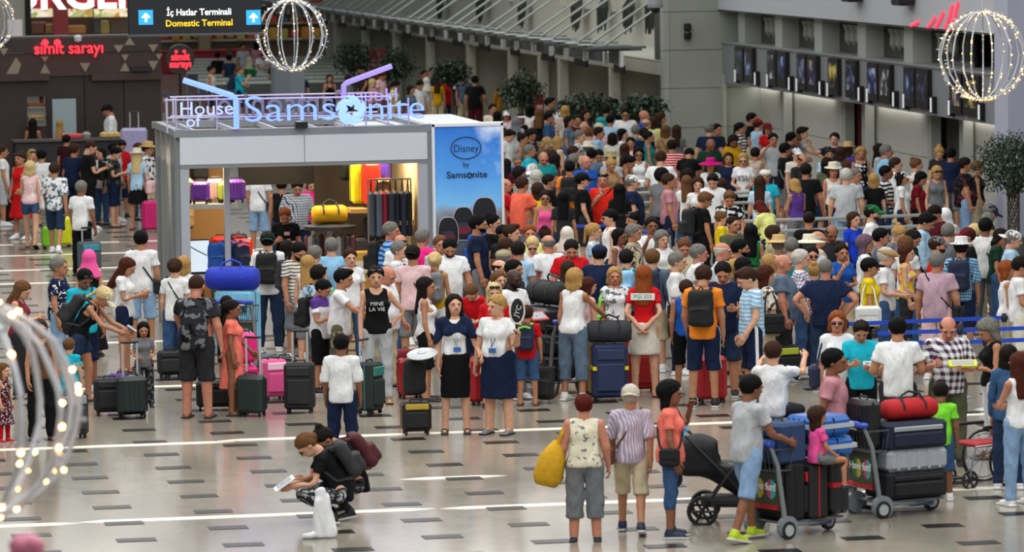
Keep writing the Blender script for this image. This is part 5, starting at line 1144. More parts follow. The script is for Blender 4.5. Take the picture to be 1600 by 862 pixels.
# ---- standing suitcases: px, py of the foot centre
for (px, py, w_, d_, h_, yw, c, st, hd, strap, trim, lb) in [
    (207, 652, .40, .26, .56, 20, '1d2b2c', 'hard', .45, None, None, 'dark green hard suitcase with raised silver handle'),
    (172, 648, .42, .28, .50, 10, '17191b', 'soft', .0, None, None, 'black suitcase behind the dark green one'),
    (394, 650, .38, .26, .56, -20, '22302f', 'hard', .50, None, None, 'dark teal suitcase with raised handle before the pink ones'),
    (383, 641, .36, .26, .62, 15, 'e8187c', 'hard', .0, None, None, 'hot pink ribbed suitcase beside person in salmon dress'),
    (428, 624, .34, .26, .56, 25, 'd8508c', 'soft', .0, None, 'f0c8dc', 'pink and white flowered child suitcase'),
    (469, 644, .40, .28, .68, -5, '1d1f22', 'soft', .42, None, None, 'tall black suitcase left of person in white shirt'),
    (578, 646, .32, .28, .70, 60, '20262a', 'soft', .30, None, '2c7c70', 'charcoal suitcase with teal edging beside person in black tank top'),
    (650, 678, .38, .28, .42, 10, '131417', 'soft', .0, None, 'b89a2c', 'black wheeled cabin case beside the crew member'),
    (641, 622, .34, .26, .56, 20, 'b0121e', 'hard', .0, None, None, 'red suitcase behind the black wheeled cabin case'),
    (744, 632, .32, .26, .66, 40, 'a01420', 'hard', .0, None, None, 'dark red suitcase between the two crew members'),
    (953, 625, .48, .32, .78, 5, '1b2a50', 'soft', .0, 'd8c81e', None, 'big navy suitcase with yellow luggage strap'),
    (1003, 612, .44, .30, .76, 15, 'a0131c', 'soft', .0, None, None, 'large red suitcase behind person in red polo shirt'),
    (1112, 628, .40, .28, .64, 10, 'ac1420', 'hard', .0, None, None, 'red suitcase behind person in orange t-shirt'),
    (336, 640, .50, .30, .40, 5, '1a1b1d', 'soft', .0, None, None, 'low black case behind person in camouflage t-shirt'),
    (237, 362, .40, .26, .66, 10, 'c4106c', 'hard', .0, None, None, 'magenta hard suitcase beside person in beige hat'),
    (80, 389, .36, .26, .46, 20, '7cc428', 'hard', .0, None, None, 'small lime green suitcase beside person in floral shirt'),
    (98, 386, .36, .28, .62, 20, 'd8d818', 'hard', .0, None, None, 'yellow hard suitcase beside person in floral shirt'),
    (140, 432, .40, .28, .66, 25, '4a5056', 'soft', .25, None, '2c8c9c', 'grey suitcase pulled by person in white polo shirt'),
    (266, 590, .36, .26, .40, 10, '1c1e22', 'soft', .0, None, None, 'small black case behind person in white polo and jeans'),
    (112, 684, .40, .28, .60, 25, '2c2f34', 'soft', .0, None, '8c9298', 'black wheeled rucksack case beside child in turquoise t-shirt'),
    (1570, 478, .4, .3, .60, 0, '17191e', 'soft', .45, None, None, 'black suitcase with raised handle beyond the blue belts'),
    (1225, 596, .42, .28, .52, 20, '1a1c20', 'soft', .0, None, 'c8d83a', 'black case with lime pocket behind child on trolley'),
    (445, 596, .36, .26, .36, 0, '26282c', 'soft', .0, None, None, 'low charcoal case behind the flowered child suitcase')]:
    suitcase(atz(px, py), math.radians(yw)-YAW, w_, d_, h_, c, lb, handle=hd, style=st, strap=strap, trim=trim)
p = atz(383, 641); suitcase((p[0], p[1], .66), math.radians(15)-YAW, .34, .24, .40, 'f42a8a', 'small pink case stacked on the hot pink suitcase', wheels=False)
p = atz(953, 625); duffel((p[0], p[1], .80), -YAW, .62, .17, '23262e', 'charcoal sports bag lying on the big navy suitcase')
p = atz(650, 678); Mp = Matrix.Translation((p[0], p[1]-.02, .42+.32)) @ Matrix.Rotation(.2, 4, 'Z') @ Matrix.Diagonal((1, 1.2, 1, 1)); backpack(Mp, 'black', 'black rucksack with pale patch strapped on the cabin case', straps=False)
t = empty('white_sun_hat', (p[0]+.08, p[1]-.1, 1.06), 0, 'white wide-brimmed hat resting on the crew luggage', 'hat'); t.rotation_euler = (.25, -.15, 0); MB().lathe([(.02, .06), (.05, .055), (.062, .01), (.2, -.005), (.2, -.017), (.06, -.005)], 22).build('brim', [plain('hat_white', 'd8dce0', .6)], t, smooth=True); MB().lathe([(.065, .004), (.062, .02)], 22).build('band', [plain('hat_band', 'a8b0b8', .6)], t)
# patterned case on the bakery side and loose packs
suitcase(aty(210, 240, 105.6)*np.array([1, 1, 0])+np.array([0, 0, .42]), -YAW, .62, .4, 1.25, 'a9a4cc', 'tall lilac patterned suitcase standing on a plinth at the counter end', handle=.38, wheels=True)
q = aty(210, 240, 105.6); t = empty('plinth', (q[0], q[1], 0), 0, 'dark plinth under the lilac patterned suitcase', 'plinth'); MB().box((0, 0, .2), (.8, .6, .4), bev=.02).build('block', [plain('plinth', '2a2426', .5)], t); MB().box((0, 0, .41), (.82, .62, .02)).build('top', [pcol], t)
def looseP(px, py, c, lab, c2=None, rz=0., tilt=.25, sc=1.): p = atz(px, py); backpack(Matrix.Translation((p[0], p[1], .27*sc)) @ Matrix.Rotation(rz, 4, 'Z') @ Matrix.Rotation(tilt, 4, 'X') @ Matrix.Diagonal((sc, sc, sc, 1)), c, lab, c2)
looseP(851, 629, 'black', 'black rucksack lying on the floor beside the loaded trolley', rz=2.6); looseP(16, 350, 'black', 'round black rucksack on the floor at the left edge', rz=.5, sc=1.15)
looseP(185, 640, 'purple', 'purple child rucksack behind the bending person', rz=2.9); looseP(633, 600, 'darkred', 'dark red rucksack behind the red suitcase', rz=2.8)
looseP(1455, 770, 'black', 'black rucksack behind the stacked trolley', rz=3.)
for k, (x, z, c, h_, y) in enumerate(((.42, 2.09, '6a2fa8', .36, .95), (1.0, 2.09, '7a3cb4', .38, .95), (.18, 2.09, 'c8cc7a', .40, 1.15), (.7, 2.09, 'd8a8b4', .38, 1.2), (.85, 2.09, 'b4c44c', .34, 1.05))):
    suitcase((KX0+x, KY+y, z), .1*(k-2), .3, .2, h_, c, ['purple child case on the upper left shop shelf, beside the post', 'purple child case with a cap on the upper left shop shelf', 'pale yellow case at the back of the upper shop shelf', 'pale pink case at the back of the upper shop shelf', 'lime case at the back of the upper shop shelf'][k])
for k, (x, z, c, h_, y) in enumerate(((.66, .96, '1c6cb0', .50, 1.0), (.92, .96, '2a7cc0', .46, 1.05), (1.05, .96, '221c34', .56, .95))):
    backpack(Matrix.Translation((KX0+x, KY+y, z+.27)) @ Matrix.Rotation(PI+.2*k, 4, 'Z'), ['blue', 'blue', 'navy'][k], ['blue rucksack on the lower shop shelf, left one', 'blue rucksack on the lower shop shelf, right one', 'navy rucksack with pink zip on the lower shop shelf'][k], 'pink' if k == 2 else None)
t = empty('display_screen', (KX0+.35, KY+.95, .96), .1, 'white picture screen on the lower shop shelf', 'screen'); MB().box((0, 0, .28), (.42, .04, .56), bev=.01).build('frame', [blk], t); MB().box((0, -.025, .29), (.38, .01, .5)).build('picture', [plain('picture_pale', 'd4e4f0', .4, emit=.5)], t); MB().tube([(-.12, -.035, .45), (0, -.035, .38), (.15, -.035, .3)], .008, 4).build('drawing', [blk], t)
for k, (x, c, z, h_) in enumerate(((.85, 'd8281c', 1.45, .5), (1.2, 'e02a1c', 1.4, .56))): suitcase((KX0+x, KY+1.9, .04), .05, .32, .22, z, c, ['tall red case at the back of the shop, left', 'tall red case at the back of the shop, right'][k])
for k, (px, py, c, w_, h_, z) in enumerate(((580, 300, 'e02818', .30, .74, 1.92), (565, 300, 'c8c81c', .30, .72, 1.92), (597, 262, '4a2c9c', .34, .42, 2.2))):
    x = aty(px, py, KY+1.6)[0]; suitcase((x, KY+1.6+.25*(k > 0), z), 0.1, w_, .22, h_, c, ['bright red hard case high on the right shop shelf', 'yellow case behind the bright red one', 'violet case hung high in the shop'][k])
    if k == 2: MB().box((x-KX0, 1.85, 2.18), (.4, .4, .03)).build('shelf', [woodm], ko)
rk = empty('bag_rack', (KX0+W-.5, KY+.75, 0), 0, 'clothes rail in the shop hung with dark bags', 'rack'); MB().tube([(-.35, 0, 2.42), (.35, 0, 2.42)], .015, 6).build('rail', [alu], rk); [MB().tube([(s*.35, 0, .04), (s*.35, 0, 2.42)], .015, 6).build('post', [alu], rk) for s in (-1, 1)]
for k, c in enumerate(('3c4450', '4e5c6c', '8c1c2c', '2c3444', '1c2230', '222a3c', '1a1e28')):
    t = empty('hanging_bag', (KX0+W-.5-.3+k*.1, KY+.75-.05*(k % 2), 1.5), 0, 'dark bag hanging from the shop rail, %s from the left' % ['first', 'second', 'third, burgundy', 'fourth', 'fifth', 'sixth', 'seventh'][k], 'bag', 'bags on the shop rail'); MB().box((0, 0, .36), (.09, .34, .72), bev=.03).build('body', [plain('hang_'+c, c, .8)], t); MB().tube([(0, -.1, .7), (0, 0, .92), (0, .1, .7)], .01, 5).build('hook_strap', [blk], t)
rk2 = empty('luggage_stand', (aty(515, 350, KY+1.3)[0], KY+1.3, 0), 0, 'round display stand hung with small items under the yellow bag', 'stand'); MB().tube([(0, 0, .04), (0, 0, 1.62)], .05, 10).build('pole', [plain('pole_white', 'c8d0d8', .4)], rk2); MB().lathe([(.42, 1.6), (.44, 1.66), (.1, 1.7)], 20).build('top_disc', [plain('disc_dark', '33373f', .4)], rk2)
for k in range(14): a = 2*PI*k/14; MB().box((.38*math.cos(a), .38*math.sin(a), 1.25), (.08, .08, .5), bev=.02).build('pendant', [plain('pend_%d' % (k % 3), ['26282c', '6a3a3c', '8c8c90'][k % 3], .5)], rk2)
duffel((rk2.location.x, KY+1.3, 1.70), 0.05, .56, .17, 'd8a40c', 'yellow sports bag on top of the shop display stand', trim='charcoal')
t = empty('wooden_box', (aty(561, 380, KY+.6)[0], KY+.6, .04), .05, 'pale wooden display box in the shop', 'box'); MB().box((0, 0, .62), (.34, .34, 1.24), bev=.01).build('body', [plain('box_wood', 'c99a3c', .5, var=.1, scale=4)], t); MB().box((0, -.18, 1.0), (.2, .01, .2)).build('price_card', [plain('card', 'e0d8c4', .5)], t)
for k, (px, c) in enumerate(((525+20, '5a5a66'), (565, '1c1a1a'), (597, '3a3024'))):
    x = aty(px+20, 340, KY+2.0)[0]; suitcase((x, KY+2.0, .04), 0, .36, .28, [1.35, 1.7, 1.1][k], c, ['grey garment case standing in the right of the shop', 'tall black case standing in the right of the shop', 'brown case standing in the right of the shop'][k], style='soft', wheels=False)
gk = 0
GP = ['high on the back left wall', 'second on the back left wall', 'low on the back left wall', 'beside the red cases', 'on the low left shelf, first', 'on the low left shelf, second', 'on the low right shelf, first', 'on the low right shelf, second', 'under the bag rail, left', 'under the bag rail, right', 'high beside the violet case', 'on the middle right shelf']
for (x, y, z, c, c2) in ((.25, 2.6, 2.35, 'brown', None), (.6, 2.6, 2.35, 'charcoal', 'tan'), (.35, 2.6, 1.55, 'tan', None), (1.2, 2.4, 1.0, 'navy', 'red'), (.3, 1.0, .34, 'charcoal', None), (.72, 1.0, .34, 'olive', 'mustard'), (W-1.0, 1.3, .39, 'black', 'yellow'), (W-.6, 1.3, .39, 'charcoal', None), (W-.7, .7, .9, 'maroon', None), (W-.35, .7, .9, 'darkgreen', 'grey'), (W-.95, 2.2, 2.3, 'black', 'silver'), (W-.5, 1.4, 1.92, 'brown', 'beige')):
    backpack(Matrix.Translation((KX0+x, KY+y, z+.26)) @ Matrix.Rotation(PI, 4, 'Z'), c, '%s rucksack in the shop, %s' % (words(c), GP[gk]), c2, straps=False); gk += 1
# ---- pushchair
p = atz(1100, 815); a5 = cyaw(.97, -.1); st_ = empty('pushchair', p, a5, 'black pushchair with spoked wheels beside person in salmon t-shirt', 'pushchair')
def wheelS(x, y, r_, t):
    o = MB().tube([(x, y+r_*math.cos(a), r_+r_*math.sin(a)) for a in [2*PI*k/20 for k in range(20)]], r_*.16, 6, closed=True).build('wheel', [tyre], t)
    s = MB()
    for k in range(6): a = k*PI/3; s.tube([(x, y, r_), (x, y+r_*.9*math.cos(a), r_+r_*.9*math.sin(a))], .014, 4)
    s.lathe([(.03, -.02), (.03, .02)], 8, M=Matrix.Translation((x, y, r_)) @ Matrix.Rotation(PI/2, 4, 'Y')); s.build('spokes', [blk], o)
for s in (-1, 1): wheelS(s*.27, 0, .15, st_); wheelS(s*.2, .62, .09, st_)
for s in (-1, 1):
    MB().tube([(s*.26, .0, .16), (s*.25, .25, .5), (s*.24, .35, .62)], .017, 6).build('frame_tube', [blk], st_); MB().tube([(s*.2, .62, .12), (s*.23, .3, .5), (s*.24, -.18, .98)], .017, 6).build('frame_tube', [blk], st_)
MB().tube([(-.24, -.18, .98), (-.24, -.26, 1.04), (.24, -.26, 1.04), (.24, -.18, .98)], .022, 8).build('push_bar', [plain('bar_blue', '2c8cc4', .4)], st_)
def hood(p): return smax(smin(rb(p, (0, -.05, .72), (.22, .22, .2), .1), rcone(p, (0, -.05, .78), (0, .42, .42), .2, .14), .08), -rb(p, (0, .3, .75), (.16, .2, .12), .05), .03)
V, F = snets(hood, (-.32, -.4, .2), (.32, .7, 1.1), .03); o = link('seat_hood', np_mesh('seat_hood', V, F.tolist()), st_); o.data.materials.append(plain('pram_black', '141519', .8, var=.2, bump=.3, scale=10))
MB().box((0, -.27, .66), (.38, .06, .5), bev=.025).build('rear_bag', [plain('pram_bag', '1a1817', .8)], st_); MB().box((0, .25, .24), (.36, .55, .12), bev=.04).build('basket', [plain('basket_grey', '2e3034', .8)], st_)
# ---- wheelchair
p = atz(1546, 756); a6 = cyaw(-.75, -.4); wc = empty('wheelchair', p, a6, 'folding wheelchair with red seat at the right edge', 'wheelchair')
for s in (-1, 1):
    o = MB().tube([(s*.28, -.12+.3*math.cos(a), .3+.3*math.sin(a)) for a in [2*PI*k/24 for k in range(24)]], .018, 6, closed=True).build('drive_wheel', [tyre], wc); MB().tube([(s*.31, -.12+.26*math.cos(a), .3+.26*math.sin(a)) for a in [2*PI*k/24 for k in range(24)]], .01, 5, closed=True).build('hand_rim', [alu], o)
    sp = MB(); [sp.tube([(s*.28, -.12, .3), (s*.28, -.12+.29*math.cos(a), .3+.29*math.sin(a))], .005, 4) for a in [k*PI/5 for k in range(10)]]; sp.build('spokes', [alu], o)
    wheelS(s*.22, .42, .1, wc); MB().tube([(s*.24, -.2, .95), (s*.24, -.18, .5), (s*.24, .35, .48), (s*.22, .42, .15)], .014, 6).build('frame_tube', [alu], wc); MB().tube([(s*.24, -.2, .95), (s*.24, -.3, .95)], .018, 6).build('push_grip', [blk], wc); MB().box((s*.25, .08, .7), (.05, .35, .04), bev=.012).build('armrest', [blk], wc)
MB().box((0, .08, .49), (.44, .44, .05), bev=.02).build('seat', [plain('seat_red', 'a41420', .7)], wc); MB().box((0, -.19, .72), (.44, .04, .4), bev=.015).build('backrest', [plain('seat_red', 'a41420', .7)], wc)
for s in (-1, 1): MB().box((s*.1, .52, .12), (.14, .16, .02)).build('footplate', [blk], wc)
# ---- belts and rails in the queue
bl = plain('belt_blue', '1a48c0', .5); pst = plain('post_steel', 'a8acae', .3, metal=.6)
def belt(pts, lab, z=.93, cols=(pst,)):
    P = [atz(px, py, z) for px, py in pts]
    for k, q in enumerate(P):
        t = empty('queue_post', (q[0], q[1], 0), 0, lab+(', post at its left end', ', middle post', ', post at its right end')[0 if k == 0 else 2 if k == len(P)-1 else 1], 'post', 'queue posts'); MB().lathe([(.17, 0), (.17, .02), (.05, .05)], 16).build('base', [pst], t); MB().tube([(0, 0, .03), (0, 0, z+.04)], .03, 10).build('tube', [pst], t); MB().lathe([(.04, z-.06), (.045, z), (.03, z+.06)], 10).build('belt_head', [blk], t)
        if k: 
            a = P[k-1]; b = q; d = b-a; n = math.hypot(d[0], d[1]); o = MB().box((n/2, 0, z), (n, .006, .055)).build('belt', [bl], None); o.location = (a[0], a[1], 0); o.rotation_euler = (0, 0, math.atan2(d[1], d[0])); tag(o, 'blue barrier belt of the '+lab[4:] if k == 1 else 'blue barrier belt, right stretch of the '+lab[4:], 'belt', 'barrier belts')
belt([(1322, 506), (1569, 496), (1640, 494)], 'the rearmost belt line')
belt([(1366, 521), (1500, 516), (1645, 511)], 'the middle belt line')
belt([(1420, 536), (1540, 533), (1650, 529)], 'the front belt line')
belt([(893, 353), (952, 352)], 'the short belt by person in cream hooded top'); belt([(936, 366), (1046, 362)], 'the belt line below person in scarlet t-shirt')
def steel(pts, lab, zs=(1.0, .8, .6)):
    P = [atz(px, py, zs[0]) for px, py in pts]; t = empty('steel_barrier', (P[0][0], P[0][1], 0), 0, lab, 'barrier'); Q = [(q[0]-P[0][0], q[1]-P[0][1]) for q in P]
    for z in zs: MB().tube([(x, y, z) for x, y in Q], .03, 8).build('rail', [stl], t)
    for x, y in Q: MB().tube([(x, y, 0), (x, y, zs[0])], .028, 8).build('post', [stl], t)
steel([(1120, 347), (1300, 341), (1463, 335)], 'steel barrier rail crossing behind person in green cap'); steel([(984, 302), (1052, 300)], 'short steel barrier beside person in rose t-shirt'); steel([(1135, 302), (1185, 300)], 'short steel barrier beside person in turquoise polo shirt')
# ---- trees
def tree(base, h, cr, trunk_h, lab, n=900, lattice=False, seed=1, lc='23371f'):
    t = empty('potted_ficus' if lattice else 'potted_tree', base, 0, lab, 'tree', 'trees along the check-in hall' if not lattice else None); rs = random.Random(seed)
    tm = plain('trunk_brown', '4e4438', .8)
    if lattice:
        mb = MB()
        for k in range(6):
            for s in (-1, 1): mb.tube([(.11*math.cos(k*PI/3+s*q*.55), .11*math.sin(k*PI/3+s*q*.55), q*trunk_h/8+.3) for q in range(9)], .014, 5)
        mb.build('woven_trunk', [tm], t)
    else: MB().tube([(0, 0, .3), (.03, 0, trunk_h*.6), (0, .03, trunk_h+.2)], [.05, .04, .03], 6).build('trunk', [tm], t)
    MB().lathe([(.2, 0), (.27, .38), (.3, .42), (.26, .42)], 16).build('pot', [plain('pot_grey', '5a5c5e', .5)], t)
    mb = MB()
    for k in range(n):
        while True:
            v = np.array([rs.uniform(-1, 1) for _ in range(3)])
            if .25 < np.linalg.norm(v) < 1: break
        c = v*np.array(cr)*(1+.15*math.sin(k))+np.array([0, 0, h]); l_ = rs.uniform(.05, .09)*(1.9 if not lattice else 1.15)
        d = np.array([rs.uniform(-1, 1), rs.uniform(-1, 1), rs.uniform(-1.2, .3)]); d /= np.linalg.norm(d); s = np.cross(d, [0, 0, 1.]); s /= np.linalg.norm(s)+1e-6; u = np.cross(s, d)
        mb.add([c, c+d*l_*.5+s*l_*.3+u*.01, c+d*l_, c+d*l_*.5-s*l_*.3+u*.01], [(0, 1, 2, 3)], k % 2)
    o = mb.build('foliage', [plain('leaf_a', lc, .5), plain('leaf_b', '2f4a2a', .5)], t); o['kind'] = 'stuff'
    mb = MB()
    for k in range(14): v = np.array([rs.gauss(0, 1) for _ in range(3)]); v[2] = abs(v[2])*.6; v /= np.linalg.norm(v); mb.tube([(0, 0, trunk_h), tuple(np.array([0, 0, h])+v*np.array(cr)*.8)], [.018, .005], 4)
    mb.build('branches', [tm], t)
tree(atz(1584, 404), 1.82, (.72, .7, .58), 1.15, 'potted ficus with woven trunk at the right edge', n=3000, lattice=True, seed=3)
for k, (px, py, X, cr, lb) in enumerate([(815, 140, 22.6, (.62, .6, .5), 'leafy tree behind the crowd beside the red extinguisher box'), (918, 166, 22.6, (.8, .6, .36), 'low bushy tree left of the last pilaster'), (1004, 168, 23.4, (.62, .5, .36), 'low bushy tree against the corner pier'),
    (618, 100, 22.4, (.66, .7, .55), 'dark tree beyond the roof sign beside the blue info board'), (553, 90, 22.4, (.75, .7, .6), 'dark tree behind the far rails'), (705, 112, 22.6, (.6, .5, .4), 'small tree behind people in headscarves')]):
    q = atx(px, py, X); tree((q[0], q[1], 0), q[2], cr, max(.6, q[2]-.5), lb, n=1100, seed=10+k, lc='1c2a1a')
# ---- info board, pull-up banners, yellow boards, extinguisher box
p = atz(652, 150); t = empty('info_board', p, 0, 'blue and white information board among the far travellers', 'sign'); z = 1.62; MB().box((0, 0, z/2+.2), (.68, .06, z), bev=.01).build('board', [plain('board_blue', '3c78b0', .4)], t); MB().box((0, -.035, 1.45), (.62, .01, .32)).build('picture', [plain('board_sky', 'a8c8dc', .4)], t)
for k in range(5): MB().box((0, -.035, 1.2-k*.16), (.5, .01, .05)).build('text_line', [plain('board_text', 'c8d4dc', .4)], t)
p = atx(592, 88, 23.2); p[2] = 0; t = empty('red_banner', p, -.2, 'dark red pull-up banner by the far check-in bays', 'banner'); MB().box((0, 0, 1.1), (.62, .03, 1.9)).build('cloth', [plain('banner_red', '6a1a1e', .6)], t); MB().box((0, -.02, 1.5), (.44, .01, .07)).build('print', [plain('banner_print', 'b8888a', .6)], t); MB().box((0, 0, .08), (.66, .2, .12), bev=.03).build('foot', [alu], t)
for k, px in enumerate((768, 776)): p = atz(px, 190); t = empty('folded_board', p, .3, ['yellow folded board leaning at the crowd edge, left', 'yellow folded board leaning at the crowd edge, right'][k], 'board', 'yellow boards'); o = MB().box((0, 0, .55), (.17, .08, 1.1), bev=.03).build('board', [plain('yellow_board', 'd89c14', .5)], t); o.rotation_euler = (0, .22, 0); MB().box((.22, -.02, 1.0), (.08, .1, .08)).build('clip', [blk], t)
p = atx(842, 160, 23.8); p[2] = 0; t = empty('extinguisher_box', p, 0, 'red extinguisher post behind the leafy tree', 'post'); MB().box((0, 0, .75), (.26, .2, 1.5), bev=.02).build('case', [plain('box_red', '8c1c20', .5)], t); MB().box((0, -.11, 1.1), (.16, .01, .2)).build('label_plate', [plain('plate_pale', 'c8b8b0', .5)], t)
t = empty('blue_lightbox', atz(8, 285), 0, 'dark machine with a pale blue lit side at the left edge', 'machine'); MB().box((0, 0, .95), (.9, .7, 1.9), bev=.03).build('case', [plain('machine_dark', '17191e', .5)], t); MB().box((.1, -.36, .75), (.4, .02, .6)).build('lit_panel', [plain('panel_blue', '6aa8e0', .4, emit=.4)], t)
